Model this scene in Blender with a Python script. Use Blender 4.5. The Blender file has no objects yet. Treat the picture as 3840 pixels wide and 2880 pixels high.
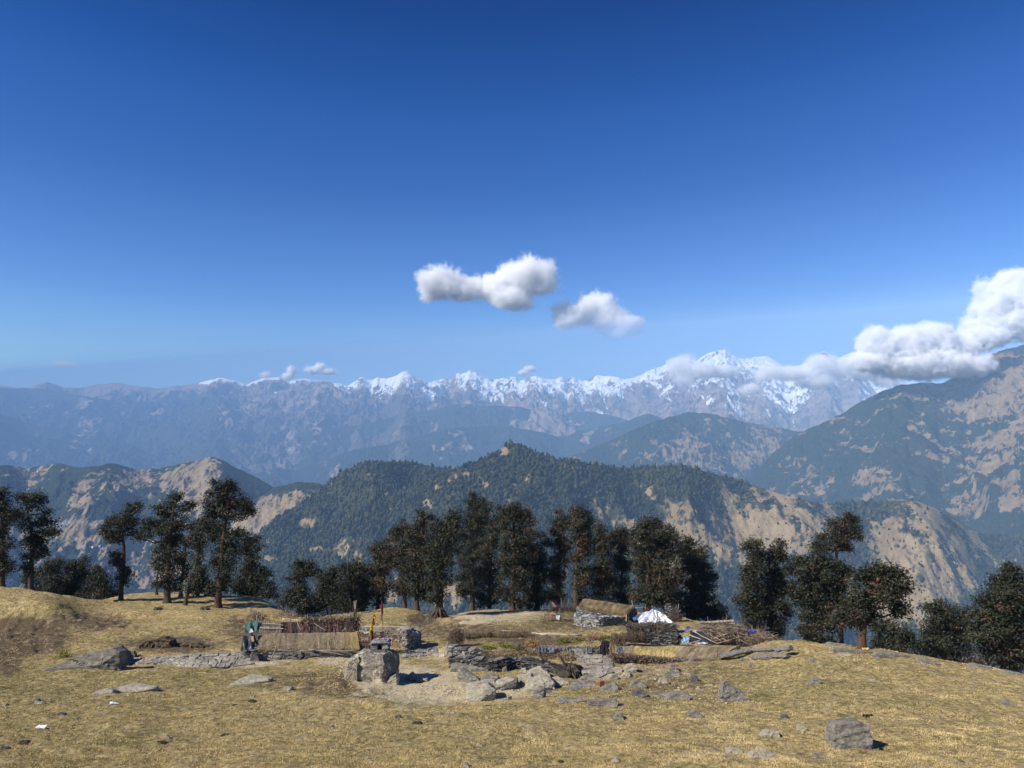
import bpy, bmesh, math, random
import numpy as np
from mathutils import Vector

SC = bpy.context.scene
COL = SC.collection
R = math.radians

# ------------------------------------------------------------------ camera
FPX = 745.0                      # focal length in pixels of a 1024 px wide frame
PITCH = R(6.43)
cam_d = bpy.data.cameras.new('camera')
cam_d.sensor_width = 36.0
cam_d.lens = 36.0 * FPX / 1024.0
cam_d.clip_start = 0.1
cam_d.clip_end = 200000.0
cam = bpy.data.objects.new('camera', cam_d)
COL.objects.link(cam)
cam.rotation_euler = (R(90) + PITCH, 0, 0)
SC.camera = cam

# ------------------------------------------------------------------ sky, sun, exposure
SUN_EL, SUN_AZ = R(37), R(58)    # azimuth: degrees left of straight behind the camera
w = bpy.data.worlds.new('World')
SC.world = w
w.use_nodes = True
nt = w.node_tree
sky = nt.nodes.new('ShaderNodeTexSky')
sky.sky_type = 'NISHITA'
sky.sun_disc = False
sky.sun_elevation = SUN_EL
sky.sun_rotation = R(180) + SUN_AZ
sky.altitude = 3000.0
sky.air_density = 2.0
sky.dust_density = 0.0
sky.ozone_density = 10.0
bg = nt.nodes['Background']
bg.inputs['Strength'].default_value = 0.11
# the deep blue of high mountain air: the sky texture graded by height above the horizon
tc = nt.nodes.new('ShaderNodeTexCoord'); sx = nt.nodes.new('ShaderNodeSeparateXYZ'); rp = nt.nodes.new('ShaderNodeValToRGB')
nt.links.new(tc.outputs['Generated'], sx.inputs[0]); nt.links.new(sx.outputs['Z'], rp.inputs[0])
rp.color_ramp.interpolation = 'CARDINAL'
SKYG = [(0.0, (1.15, 1.15, 1.2)), (.144, (1.10, 1.12, 1.2)), (.213, (.78, .90, 1.16)), (.332, (.45, .64, .96)), (.45, (.225, .475, .83)), (.543, (.113, .32, .63)), (.75, (.07, .23, .51)), (1.0, (.055, .2, .48))]
while len(rp.color_ramp.elements) < len(SKYG): rp.color_ramp.elements.new(.5)
for e, (z_, c_) in zip(rp.color_ramp.elements, SKYG):
    e.position = z_; e.color = (*[v / 4 * .94 for v in c_], 1)
mu = nt.nodes.new('ShaderNodeVectorMath'); mu.operation = 'MULTIPLY'
nt.links.new(sky.outputs[0], mu.inputs[0]); nt.links.new(rp.outputs[0], mu.inputs[1])
mv = nt.nodes.new('ShaderNodeVectorMath'); mv.operation = 'SCALE'; mv.inputs['Scale'].default_value = 4.0
nt.links.new(mu.outputs[0], mv.inputs[0]); nt.links.new(mv.outputs[0], bg.inputs['Color'])

to_sun = Vector((-math.sin(SUN_AZ) * math.cos(SUN_EL), -math.cos(SUN_AZ) * math.cos(SUN_EL), math.sin(SUN_EL)))
sd = bpy.data.lights.new('sun', 'SUN')
sd.energy = 5.0
sd.angle = R(0.5)
sd.color = (1.0, 0.945, 0.86)
sun = bpy.data.objects.new('sun', sd)
COL.objects.link(sun)
sun.rotation_euler = to_sun.to_track_quat('Z', 'Y').to_euler()
sun.location = (-60, -60, 80)

SC.view_settings.view_transform = 'Standard'
SC.view_settings.look = 'None'
SC.view_settings.exposure = 0.3
SC.view_settings.gamma = 1.0
SC.cycles.volume_bounces = 16
SC.cycles.max_bounces = 18
SC.cycles.volume_max_steps = 256
SC.cycles.transparent_max_bounces = 16

# ------------------------------------------------------------------ helpers: picture <-> world
CA, SA = math.cos(PITCH), math.sin(PITCH)
CROPS = {'c1': (0, 1750, 1100 / 2212), 'c2': (1000, 1750, 1100 / 2212), 'c3': (1900, 1750, 1100 / 2212),
         'c4': (2740, 1750, 1100 / 2212), 'c5': (880, 2240, 800 / 2212), 'c6': (1600, 2240, 800 / 2212),
         'c7': (2200, 2200, 800 / 2212), 'd1': (0, 1300, 1300 / 2212), 'd2': (1200, 1300, 1300 / 2212),
         'd3': (2400, 1000, 1440 / 2172), 'd4': (1400, 900, 1200 / 2212), 'd5': (0, 2300, 1300 / 2212),
         'd6': (1200, 2400, 1300 / 2212), 'd7': (2400, 2300, 1440 / 2212), 'D': (0, 0, 3840 / 2212)}
KS = 1024 / 3840

def P(c, x, y):
    x0, y0, s = CROPS[c]
    return ((x0 + x * s) * KS, (y0 + y * s) * KS)

def CS(c):
    return CROPS[c][2] * KS

def ray(px, py):
    dx, dy = (px - 512) / FPX, (384 - py) / FPX
    return (dx, CA - SA * dy, SA + CA * dy)

def at(px, py, Y):
    d = ray(px, py)
    return (d[0] / d[1] * Y, Y, d[2] / d[1] * Y)

def project(V):
    x, y, z = V[:, 0], V[:, 1], V[:, 2]
    zc = y * CA + z * SA
    zc = np.where(np.abs(zc) < 1e-6, 1e-6, zc)
    yc = -y * SA + z * CA
    return 512 + FPX * x / zc, 384 - FPX * yc / zc

# ------------------------------------------------------------------ helpers: noise
def _hash(ix, iy, s):
    h = (ix * 374761393 + iy * 668265263 + s * 1274126177) & 0xffffffff
    h = ((h ^ (h >> 13)) * 1274126177) & 0xffffffff
    return (h ^ (h >> 16)) & 0xffffff

def pn(x, y, s=0):
    x = np.asarray(x, float); y = np.asarray(y, float)
    x0 = np.floor(x); y0 = np.floor(y)
    fx, fy = x - x0, y - y0
    ix, iy = x0.astype(np.int64), y0.astype(np.int64)
    u = fx * fx * fx * (fx * (fx * 6 - 15) + 10)
    v = fy * fy * fy * (fy * (fy * 6 - 15) + 10)
    def g(a, b, dx, dy):
        t = _hash(a, b, s) * (2 * math.pi / 16777216.0)
        return np.cos(t) * dx + np.sin(t) * dy
    a = g(ix, iy, fx, fy); b = g(ix + 1, iy, fx - 1, fy)
    c = g(ix, iy + 1, fx, fy - 1); d = g(ix + 1, iy + 1, fx - 1, fy - 1)
    return 1.5 * ((a + u * (b - a)) + v * ((c + u * (d - c)) - (a + u * (b - a))))

def fbm(x, y, s=0, o=4, g=0.5):
    r = 0; a = 1.0
    for k in range(o):
        r = r + a * pn(x, y, s + 17 * k); x = x * 2.03 + 5.1; y = y * 2.03 - 3.7; a *= g
    return r

def ridged(x, y, s=0, o=4, g=0.5):
    r = 0; a = 1.0; n = 0
    for k in range(o):
        r = r + a * (1 - np.abs(pn(x, y, s + 31 * k)) * 1.6); n += a
        x = x * 2.05 + 2.3; y = y * 2.05 - 1.9; a *= g
    return r / n

def sstep(a, b, x):
    t = np.clip((x - a) / (b - a), 0, 1)
    return t * t * (3 - 2 * t)

def pchip(xs, ys, x):
    xs = np.asarray(xs, float); ys = np.asarray(ys, float)
    h = np.diff(xs); dl = np.diff(ys) / h
    m = np.zeros(len(xs))
    for i in range(1, len(xs) - 1):
        if dl[i - 1] * dl[i] > 0:
            w1, w2 = 2 * h[i] + h[i - 1], h[i] + 2 * h[i - 1]
            m[i] = (w1 + w2) / (w1 / dl[i - 1] + w2 / dl[i])
    m[0], m[-1] = dl[0], dl[-1]
    k = np.clip(np.searchsorted(xs, x) - 1, 0, len(xs) - 2)
    t = (np.clip(x, xs[0], xs[-1]) - xs[k]) / h[k]
    return ((2 * t**3 - 3 * t**2 + 1) * ys[k] + (t**3 - 2 * t**2 + t) * h[k] * m[k]
            + (-2 * t**3 + 3 * t**2) * ys[k + 1] + (t**3 - t**2) * h[k] * m[k + 1])

# ------------------------------------------------------------------ helpers: objects
def mesh_obj(name, V, F, mats, parent=None, smooth=False, attrs=None, mi=None):
    V = np.ascontiguousarray(V, dtype=np.float32)
    if not isinstance(F, (list, tuple)):
        F = [F]
    F = [np.asarray(f, dtype=np.int32) for f in F if len(f)]
    me = bpy.data.meshes.new(name)
    me.vertices.add(len(V)); me.vertices.foreach_set('co', V.ravel())
    lt = np.concatenate([np.full(len(f), f.shape[1], np.int32) for f in F])
    lv = np.concatenate([f.ravel() for f in F])
    ls = np.concatenate([[0], np.cumsum(lt)[:-1]]).astype(np.int32)
    me.loops.add(len(lv)); me.loops.foreach_set('vertex_index', lv)
    me.polygons.add(len(lt)); me.polygons.foreach_set('loop_start', ls)
    if not isinstance(mats, (list, tuple)):
        mats = [mats]
    for m in mats:
        me.materials.append(m)
    if mi is not None:
        me.polygons.foreach_set('material_index', np.asarray(mi, np.int32))
    me.polygons.foreach_set('use_smooth', np.full(len(lt), bool(smooth)))
    for k, a in (attrs or {}).items():
        a = np.asarray(a, np.float32)
        if a.ndim == 1:
            at_ = me.attributes.new(k, 'FLOAT', 'POINT'); at_.data.foreach_set('value', a)
        else:
            if a.shape[1] == 3:
                a = np.concatenate([a, np.ones((len(a), 1), np.float32)], 1)
            at_ = me.attributes.new(k, 'FLOAT_COLOR', 'POINT'); at_.data.foreach_set('color', np.ascontiguousarray(a).ravel())
    me.update(calc_edges=True)
    me.validate()
    o = bpy.data.objects.new(name, me)
    COL.objects.link(o)
    if parent is not None:
        o.parent = parent
    return o

def tag(o, label=None, cat=None, group=None, kind=None):
    if label: o['label'] = label
    if cat: o['category'] = cat
    if group: o['group'] = group
    if kind: o['kind'] = kind
    return o

def empty(name, loc, rz=0.0):
    o = bpy.data.objects.new(name, None)
    COL.objects.link(o)
    o.empty_display_size = 0.3
    o.location = loc
    o.rotation_euler = (0, 0, rz)
    return o

class MB:
    """collects pieces of ONE mesh"""
    def __init__(s):
        s.V = []; s.T = []; s.Q = []; s.n = 0; s.C = []
    def add(s, V, T=None, Q=None, c=None):
        V = np.asarray(V, float)
        s.V.append(V)
        if T is not None and len(T): s.T.append(np.asarray(T) + s.n)
        if Q is not None and len(Q): s.Q.append(np.asarray(Q) + s.n)
        cc = np.ones((len(V), 3)) * 0.5 if c is None else np.broadcast_to(np.asarray(c, float), (len(V), 3))
        s.C.append(cc)
        s.n += len(V)
        return s
    def box(s, c, size, rz=0.0, jit=0.0, rnd=None, tilt=(0, 0), col=None):
        V = np.array([[x, y, z] for x in (-.5, .5) for y in (-.5, .5) for z in (-.5, .5)]) * np.asarray(size)
        if jit:
            V = V + (rnd.random((8, 3)) - .5) * 2 * jit * np.asarray(size)
        V[:, 2] += V[:, 0] * tilt[0] + V[:, 1] * tilt[1]
        cz, sz = math.cos(rz), math.sin(rz)
        V = np.stack([V[:, 0] * cz - V[:, 1] * sz, V[:, 0] * sz + V[:, 1] * cz, V[:, 2]], 1) + np.asarray(c)
        Q = [[0, 1, 3, 2], [4, 6, 7, 5], [0, 4, 5, 1], [2, 3, 7, 6], [0, 2, 6, 4], [1, 5, 7, 3]]
        return s.add(V, Q=Q, c=col)
    def tube(s, pts, radii, n=6, col=None, cap=True):
        pts = np.asarray(pts, float)
        m = len(pts)
        rad = np.asarray(radii, float) * np.ones(m) if np.ndim(radii) == 0 else np.interp(np.linspace(0, 1, m), np.linspace(0, 1, len(radii)), radii)
        d = np.gradient(pts, axis=0)
        d /= np.linalg.norm(d, axis=1)[:, None] + 1e-9
        up = np.array([0, 0, 1.0]) if abs(d[0][2]) < 0.9 else np.array([1.0, 0, 0])
        V = []
        for k in range(m):
            a = np.cross(d[k], up); a /= np.linalg.norm(a) + 1e-9
            b = np.cross(a, d[k])
            t = np.linspace(0, 2 * math.pi, n, endpoint=False)
            V.append(pts[k] + rad[k] * (np.cos(t)[:, None] * a + np.sin(t)[:, None] * b))
        V = np.concatenate(V)
        Q = [[k * n + j, k * n + (j + 1) % n, (k + 1) * n + (j + 1) % n, (k + 1) * n + j] for k in range(m - 1) for j in range(n)]
        T = []
        if cap:
            V = np.concatenate([V, pts[:1], pts[-1:]])
            T = [[m * n, (j + 1) % n, j] for j in range(n)] + [[m * n + 1, (m - 1) * n + j, (m - 1) * n + (j + 1) % n] for j in range(n)]
        return s.add(V, T=T, Q=Q, c=col)
    def build(s, name, mats, parent=None, smooth=False, loc=None):
        V = np.concatenate(s.V)
        if loc is not None:
            V = V - np.asarray(loc)
        F = []
        if s.T: F.append(np.concatenate(s.T))
        if s.Q: F.append(np.concatenate(s.Q))
        o = mesh_obj(name, V, F, mats, parent, smooth, {'Col': np.concatenate(s.C)})
        if loc is not None:
            o.location = loc
        return o

def ico(sub):
    bm = bmesh.new()
    bmesh.ops.create_icosphere(bm, subdivisions=sub, radius=1.0)
    V = np.array([v.co[:] for v in bm.verts]); T = np.array([[v.index for v in f.verts] for f in bm.faces])
    bm.free()
    return V, T
ICO = {k: ico(k) for k in (1, 2, 3, 4, 5)}

# ------------------------------------------------------------------ helpers: node materials
class NM:
    def __init__(s, name):
        s.m = bpy.data.materials.new(name); s.m.use_nodes = True
        s.nt = s.m.node_tree; s.b = s.nt.nodes['Principled BSDF']
        s.b.inputs['Roughness'].default_value = 0.9
        s.b.inputs['Specular IOR Level'].default_value = 0.2
        s._pos = None
    def n(s, t, **kw):
        x = s.nt.nodes.new(t)
        for k, v in kw.items(): setattr(x, k, v)
        return x
    def l(s, a, b): s.nt.links.new(a, b)
    def put(s, sock, v):
        if isinstance(v, bpy.types.NodeSocket): s.l(v, sock)
        elif isinstance(v, (tuple, list)) and sock.type == 'RGBA' and len(v) == 3: sock.default_value = (*v, 1)
        else: sock.default_value = v
    def pos(s):
        if s._pos is None:
            s._pos = s.n('ShaderNodeTexCoord').outputs['Object']
        return s._pos
    def mapv(s, scale, rot=(0, 0, 0), vec=None):
        m = s.n('ShaderNodeMapping')
        s.l(vec if vec is not None else s.pos(), m.inputs['Vector'])
        m.inputs['Scale'].default_value = scale if isinstance(scale, tuple) else (scale,) * 3
        m.inputs['Rotation'].default_value = rot
        return m.outputs[0]
    def noise(s, scale, detail=4, rough=0.55, vec=None, dist=0.0):
        x = s.n('ShaderNodeTexNoise')
        s.l(vec if vec is not None else s.pos(), x.inputs['Vector'])
        x.inputs['Scale'].default_value = scale; x.inputs['Detail'].default_value = detail
        x.inputs['Roughness'].default_value = rough; x.inputs['Distortion'].default_value = dist
        return x.outputs[0]
    def voro(s, scale, feature='F1', vec=None, out=0):
        x = s.n('ShaderNodeTexVoronoi'); x.feature = feature
        s.l(vec if vec is not None else s.pos(), x.inputs['Vector'])
        x.inputs['Scale'].default_value = scale
        return x.outputs[out]
    def attr(s, name, fac=True):
        a = s.n('ShaderNodeAttribute'); a.attribute_name = name
        return a.outputs['Fac' if fac else 'Color']
    def math(s, op, a, b=0.0, c=None):
        x = s.n('ShaderNodeMath'); x.operation = op
        s.put(x.inputs[0], a); s.put(x.inputs[1], b)
        if c is not None: s.put(x.inputs[2], c)
        return x.outputs[0]
    def step(s, f, a, b, lo=0.0, hi=1.0):
        x = s.n('ShaderNodeMapRange'); x.interpolation_type = 'SMOOTHSTEP'
        s.put(x.inputs[0], f); x.inputs[1].default_value = a; x.inputs[2].default_value = b
        x.inputs[3].default_value = lo; x.inputs[4].default_value = hi
        return x.outputs[0]
    def mix(s, f, a, b, mode='MIX'):
        x = s.n('ShaderNodeMix'); x.data_type = 'RGBA'; x.blend_type = mode
        s.put(x.inputs[0], f); s.put(x.inputs[6], a); s.put(x.inputs[7], b)
        return x.outputs[2]
    def bump(s, h, strength=0.5, dist=0.1, prev=None):
        x = s.n('ShaderNodeBump'); s.put(x.inputs['Height'], h)
        x.inputs['Strength'].default_value = strength; x.inputs['Distance'].default_value = dist
        if prev is not None: s.l(prev, x.inputs['Normal'])
        return x.outputs[0]
    def fin(s, col, normal=None, rough=None, spec=None):
        s.put(s.b.inputs['Base Color'], col)
        if normal is not None: s.l(normal, s.b.inputs['Normal'])
        if rough is not None: s.put(s.b.inputs['Roughness'], rough)
        if spec is not None: s.b.inputs['Specular IOR Level'].default_value = spec
        return s.m
# ================================================================== the near meadow
DEF = [(768, 20), (740, 24.5), (720, 28), (700, 33), (680, 39), (660, 46), (650, 49), (640, 53), (630, 57), (620, 62)]
COLS = [  # picture column, crest (row, depth), rows that differ from DEF
    (-420, (592, 60), None), (0, (587.4, 64), [(610, 57), (597, 60)]), (53, (590.7, 63), [(610, 57), (600, 60)]),
    (85, (597.3, 66), [(610, 58)]), (100, (597.0, 80), [(610, 60), (601, 68)]), (133, (593.7, 82), [(610, 64), (602, 71)]),
    (166, (592.2, 82), [(610, 65), (603, 71)]), (200, (593.5, 82), [(612, 65), (604, 70)]), (225, (595.6, 82), [(612, 65), (605, 70)]),
    (252, (594.9, 80), [(617, 62), (606, 69)]), (270, (597, 77), [(620, 60.5), (607, 68)]), (287, (606, 70), [(622, 60)]),
    (300, (617, 64), [(630, 57)]), (313, (616.5, 65), [(630, 57), (623, 60)]), (333, (614, 67), [(630, 57), (622, 61)]),
    (373, (609.5, 70), [(630, 57), (619, 63)]), (400, (607.5, 72), [(630, 57), (618, 63)]), (418, (608.5, 72), [(630, 57), (618, 63)]),
    (438, (616, 68), None), (452, (615, 69), None), (466, (611.2, 72), [(618, 64)]), (492, (610, 73), [(618, 64)]),
    (545, (610.3, 73), [(618, 64)]), (600, (611.5, 73), [(619, 64)]), (650, (612.5, 72), [(620, 63)]), (679, (614.6, 70), [(622, 62)]),
    (710, (620.5, 65), [(630, 57)]), (740, (633, 54), None), (770, (641.3, 47), None), (797, (640, 45.5), [(660, 41), (680, 36.5), (700, 32)]),
    (830, (642.4, 44), [(660, 40), (680, 35.5), (700, 31)]), (863, (647.7, 42.5), [(660, 39.5), (680, 35), (700, 31)]),
    (903, (653.7, 41), [(680, 35), (700, 31)]), (938, (659.6, 40), [(680, 35), (700, 31)]), (976, (665, 38.5), [(680, 34.5), (700, 31)]),
    (1024, (675, 36.5), [(700, 31)]), (1150, (700, 32), [(720, 27.5)]), (1500, (740, 26), None)]
YG = np.linspace(0, 420, 1681)
ct, cz = [], []
for px, (pyc, Yc), alt in COLS:
    kn = {}
    rows = [(p, y) for p, y in DEF if p > pyc + 4 and y < Yc - 2]
    if alt:
        lim = max(p for p, _ in alt)
        rows = [(p, y) for p, y in rows if p > lim + 1] + alt
    rows.append((pyc, Yc))
    ys, zs = [0.0, 6.0], [-1.7, -3.3]
    for p, y in rows:
        if y > ys[-1] + 1.0:
            ys.append(y); zs.append(at(px, p, y)[2])
    zc = zs[-1]
    for dy, dz in ((4, -1.15), (12, -4.2), (30, -14), (80, -56), (350, -270)):
        ys.append(Yc + dy); zs.append(zc + dz)
    ct.append(at(px, pyc, Yc)[0] / Yc); cz.append(pchip(ys, zs, YG))
ct = np.array(ct); cz = np.array(cz)
TG = np.linspace(ct[0], ct[-1], 900)
ZT = np.stack([np.interp(TG, ct, cz[:, j]) for j in range(len(YG))], 1)
k7 = np.exp(-0.5 * (np.arange(-20, 21) / 7.0) ** 2); k7 /= k7.sum()
pad = np.concatenate([np.repeat(ZT[:1], 20, 0), ZT, np.repeat(ZT[-1:], 20, 0)], 0)
ZT = sum(k7[i] * pad[i:i + len(TG)] for i in range(41))
k5 = np.exp(-0.5 * (np.arange(-4, 5) / 2.0) ** 2); k5 /= k5.sum()
pad = np.concatenate([np.repeat(ZT[:, :1], 4, 1), ZT, np.repeat(ZT[:, -1:], 4, 1)], 1)
ZT[:, 8:] = sum(k5[i] * pad[:, i:i + len(YG)] for i in range(9))[:, 8:]

BUMPS = []      # (x, y, height, radius x, radius y)
def zbase(x, y):
    x = np.asarray(x, float); y = np.asarray(y, float)
    t = np.clip((x / np.maximum(y, 3.0) - TG[0]) / (TG[-1] - TG[0]) * (len(TG) - 1), 0, len(TG) - 1.001)
    u = np.clip(y / (YG[1] - YG[0]), 0, len(YG) - 1.001)
    i = t.astype(int); j = u.astype(int); a = t - i; b = u - j
    z = (ZT[i, j] * (1 - a) + ZT[i + 1, j] * a) * (1 - b) + (ZT[i, j + 1] * (1 - a) + ZT[i + 1, j + 1] * a) * b
    for bx, by, h, rx, ry in BUMPS:
        z = z + h * np.exp(-((x - bx) / rx) ** 2 - ((y - by) / ry) ** 2)
    return z

def zground(x, y):
    x = np.asarray(x, float); y = np.asarray(y, float)
    f = np.clip(y / 14.0, 0, 1) * np.clip((130 - y) / 50, 0.15, 1)
    return zbase(x, y) + f * (0.16 * fbm(x / 4.1, y / 4.1, 3, 3) + 0.045 * fbm(x / 0.9, y / 0.9, 5, 3))

def gpt(x, y, dz=0.0):
    return (float(x), float(y), float(zground(x, y)) + dz)

def G(px, py, dz=0.0, y0=14.0, y1=95.0):
    """where the sight line through a picture point meets the meadow"""
    d = ray(px, py)
    Y = np.arange(y0, y1, 0.05)
    zz = zground(d[0] / d[1] * Y, Y)
    k = np.nonzero(d[2] / d[1] * Y <= zz)[0]
    y = Y[k[0]] if len(k) else y1
    x = d[0] / d[1] * y
    return (float(x), float(y), float(zground(x, y)) + dz)

def GC(c, x, y, dz=0.0):
    return G(*P(c, x, y), dz)

def bump_at(c, x, y, h, rx, ry):
    g = GC(c, x, y)
    BUMPS.append((g[0], g[1], h, rx, ry))

# hollows and mounds of the meadow
bump_at('c1', 2000, 1125, -.9, 2.4, 1.4)
bump_at('c6', 150, 960, -0.45, 3.0, 1.8)
bump_at('c6', 700, 1000, -0.15, 3.0, 1.6)
bump_at('c5', 1850, 820, -0.3, 1.6, 1.6)
bump_at('d5', 1000, 215, 0.45, 1.2, 0.9)
bump_at('d6', 300, 425, 0.25, 3.0, 1.5)
bump_at('d6', 1700, 420, 0.25, 2.2, 1.2)
bump_at('c2', 1180, 1150, -0.5, 1.5, 2.0)
bump_at('c2', 1600, 1160, 0.3, 2.0, 2.0)
bump_at('c7', 1250, 850, 0.25, 2.2, 1.4)

def ell(PX, PY, c, x, y, rx, ry, soft=0.35):
    cx, cy = P(c, x, y); k = CS(c)
    d = np.sqrt(((PX - cx) / (rx * k)) ** 2 + ((PY - cy) / (ry * k)) ** 2)
    return 1 - sstep(1 - soft, 1 + soft, d)

# ---- ground mesh
pxs = np.concatenate([np.linspace(-420, -40, 110), np.linspace(-38, 1062, 780), np.linspace(1066, 1500, 110)])
tt = (pxs - 512) / FPX / 0.965
yy = np.concatenate([np.linspace(-6, 2, 12), np.geomspace(2.3, 15, 60), np.geomspace(15.07, 100, 560), np.geomspace(101, 400, 60)])
Tm, Ym = np.meshgrid(tt, yy)
Xm = Tm * np.maximum(Ym, 0) + np.sign(Tm) * 0.0 + Tm * 6.0 * np.exp(-np.maximum(Ym, 0) / 4)
Zm = zground(Xm, Ym)
fine = np.clip((Ym - 12) / 6, 0, 1) * np.clip((100 - Ym) / 20, 0, 1)
V = np.stack([Xm.ravel(), Ym.ravel(), Zm.ravel()], 1)
PX, PY = project(V)
soil = np.zeros(len(V)); sand = np.zeros(len(V)); green = np.zeros(len(V)); stony = np.zeros(len(V)); rough = np.zeros(len(V))
for c, x, y, rx, ry, a in (('c6', 150, 1010, 620, 80, 1), ('c6', -30, 900, 200, 100, .9), ('c6', 260, 850, 170, 90, 1), ('c6', 750, 970, 400, 70, .8), ('c5', 1350, 690, 170, 110, .8),
                           ('c5', 1500, 880, 230, 70, .9), ('c5', 1850, 850, 260, 140, .8), ('c5', 80, 660, 420, 50, .9), ('c5', 1050, 650, 200, 50, .7), ('c6', 620, 200, 330, 40, .7),
                           ('c6', 480, 260, 160, 20, .6), ('c2', 1750, 1140, 250, 30, .5), ('c3', 100, 1110, 250, 25, .5), ('c6', 1800, 800, 250, 80, .5), ('c5', 2100, 570, 250, 60, .6),
                           ('d7', 0, 330, 250, 50, .25), ('d7', 620, 800, 200, 40, .3), ('c2', 700, 1420, 250, 60, .5)):
    sand = np.maximum(sand, a * ell(PX, PY, c, x, y, rx, ry, .95))
for c, x, y, rx, ry, a in (('d5', 150, 150, 280, 120, 1), ('d5', 500, 60, 350, 60, .6), ('d5', 20, 300, 120, 90, .9), ('d5', 1100, 200, 330, 50, .8), ('c5', 850, 870, 700, 120, .45), ('c5', 1350, 1000, 400, 60, .6),
                           ('c2', 1180, 1150, 110, 50, .9), ('c2', 1450, 1130, 90, 40, .7), ('c1', 1900, 1230, 250, 120, .5), ('c6', 700, 420, 700, 60, .4), ('c6', 1200, 450, 500, 50, .8),
                           ('c6', 800, 600, 700, 60, .5), ('c3', 500, 1180, 300, 80, .5), ('d7', 100, 380, 500, 120, .35), ('c2', 1500, 1240, 700, 60, .5)):
    soil = np.maximum(soil, a * ell(PX, PY, c, x, y, rx, ry, .6))
GREENS = (('d5', 500, 640, 1000, 260, .42), ('d5', 150, 850, 600, 200, .35), ('d6', 300, 700, 600, 140, .25), ('d6', 1500, 330, 600, 110, .4), ('d7', 1500, 420, 700, 60, .3), ('d5', 300, 460, 650, 130, .75), ('d5', 1300, 420, 700, 120, .6), ('c6', 600, 480, 500, 60, .9), ('c6', 500, 620, 400, 40, .7), ('c2', 1700, 1330, 400, 60, .8), ('c3', 200, 1150, 350, 70, .8),
                           ('c5', 1900, 680, 250, 80, .6), ('d7', 600, 400, 900, 150, .55), ('d6', 1500, 240, 500, 60, .5), ('c2', 1000, 1180, 300, 50, .4), ('d6', 900, 620, 900, 200, .25), ('c1', 1250, 1290, 500, 70, .5), ('d7', 1000, 480, 700, 60, .4))
for c, x, y, rx, ry, a in GREENS:
    green = np.maximum(green, a * ell(PX, PY, c, x, y, rx, ry, .7))
for c, x, y, rx, ry, a in (('d5', 150, 160, 330, 130, 1), ('d5', 480, 60, 450, 60, .8), ('c5', 1000, 880, 650, 110, .6), ('d5', 60, 300, 170, 80, .8), ('c1', 1950, 1240, 200, 100, .7), ('c2', 1180, 1150, 130, 50, .9), ('d7', 100, 380, 500, 120, .25)):
    rough = np.maximum(rough, a * ell(PX, PY, c, x, y, rx, ry, .6))
n1 = fbm(Xm.ravel() / 0.55, Ym.ravel() / 0.75, 11, 3)
V[:, 2] += fine.ravel() * (0.030 * n1 + rough * (0.24 * np.maximum(0, fbm(Xm.ravel() / 0.8, Ym.ravel() / 0.9, 21, 3)) - 0.04))
nr, nc = Tm.shape
ii = np.arange(nr * nc).reshape(nr, nc)
Q = np.stack([ii[:-1, :-1].ravel(), ii[:-1, 1:].ravel(), ii[1:, 1:].ravel(), ii[1:, :-1].ravel()], 1)

g = NM('meadow turf')
a_soil, a_sand, a_green, a_rough = g.attr('soil'), g.attr('sand'), g.attr('green'), g.attr('rough')
nb = g.noise(0.35, 5, .6); nm_ = g.noise(2.2, 5, .65); nf = g.noise(14, 4, .7); nff = g.noise(55, 3, .7)
streak = g.noise(1.0, 4, .65, g.mapv((1.2, 6.0, 3.0), (0, 0, R(12))))
nt2 = g.noise(5.5, 6, .72, g.mapv((1, .8, 1)))
dry = g.mix(g.step(nt2, .34, .64), (0.19, 0.13, 0.05), (0.72, 0.56, 0.26))
dry = g.mix(g.step(nm_, .40, .66, 0, .55), dry, (0.33, 0.235, 0.10))
grn = g.mix(g.step(nt2, .34, .64), (0.085, 0.08, 0.026), (0.30, 0.26, 0.09))
fg = g.math('ADD', g.math('MULTIPLY', a_green, .8), g.math('MULTIPLY', g.step(nb, .42, .68), .6))
fg = g.math('MULTIPLY', fg, g.step(g.math('ADD', g.math('MULTIPLY', streak, .5), g.math('MULTIPLY', g.noise(1.7, 6, .72), .5)), .40, .56))
c = g.mix(fg, dry, grn)
soilc = g.mix(nf, (0.075, 0.052, 0.032), (0.20, 0.15, 0.092))
fs = g.step(g.math('ADD', g.math('MULTIPLY', a_soil, .6), g.math('MULTIPLY', g.noise(1.8, 6, .7), 1.1)), .58, .92)
c = g.mix(fs, c, soilc)
sandc = g.mix(g.step(nf, .3, .7), (0.48, 0.38, 0.22), (0.74, 0.64, 0.43))
sandc = g.mix(g.step(nm_, .55, .72, 0, .8), sandc, (0.36, 0.30, 0.20))
fw = g.step(g.math('ADD', g.math('MULTIPLY', a_sand, .62), g.math('MULTIPLY', g.noise(1.3, 7, .72), 1.3)), .68, 1.0)
c = g.mix(fw, c, sandc)
sp = g.math('MULTIPLY', g.step(g.voro(7.0), .16, .08), g.step(g.noise(1.3, 3), .5, .62))
c = g.mix(g.math('MULTIPLY', sp, .55), c, (0.42, 0.38, 0.30))
c = g.mix(g.step(nff, .4, .75, 0, .35), c, (0.07, 0.05, 0.025))
hh = g.math('ADD', g.math('MULTIPLY', nf, .7), g.math('MULTIPLY', nff, .35))
hh = g.math('ADD', hh, g.math('MULTIPLY', nt2, 1.2))
bmp = g.bump(hh, 1.0, 0.09)
M_TURF = g.fin(c, bmp, 0.95, 0.1)
ground = tag(mesh_obj('ground', V, Q, M_TURF, None, True, {'soil': soil, 'sand': sand, 'green': green, 'rough': rough}), kind='structure')

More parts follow.
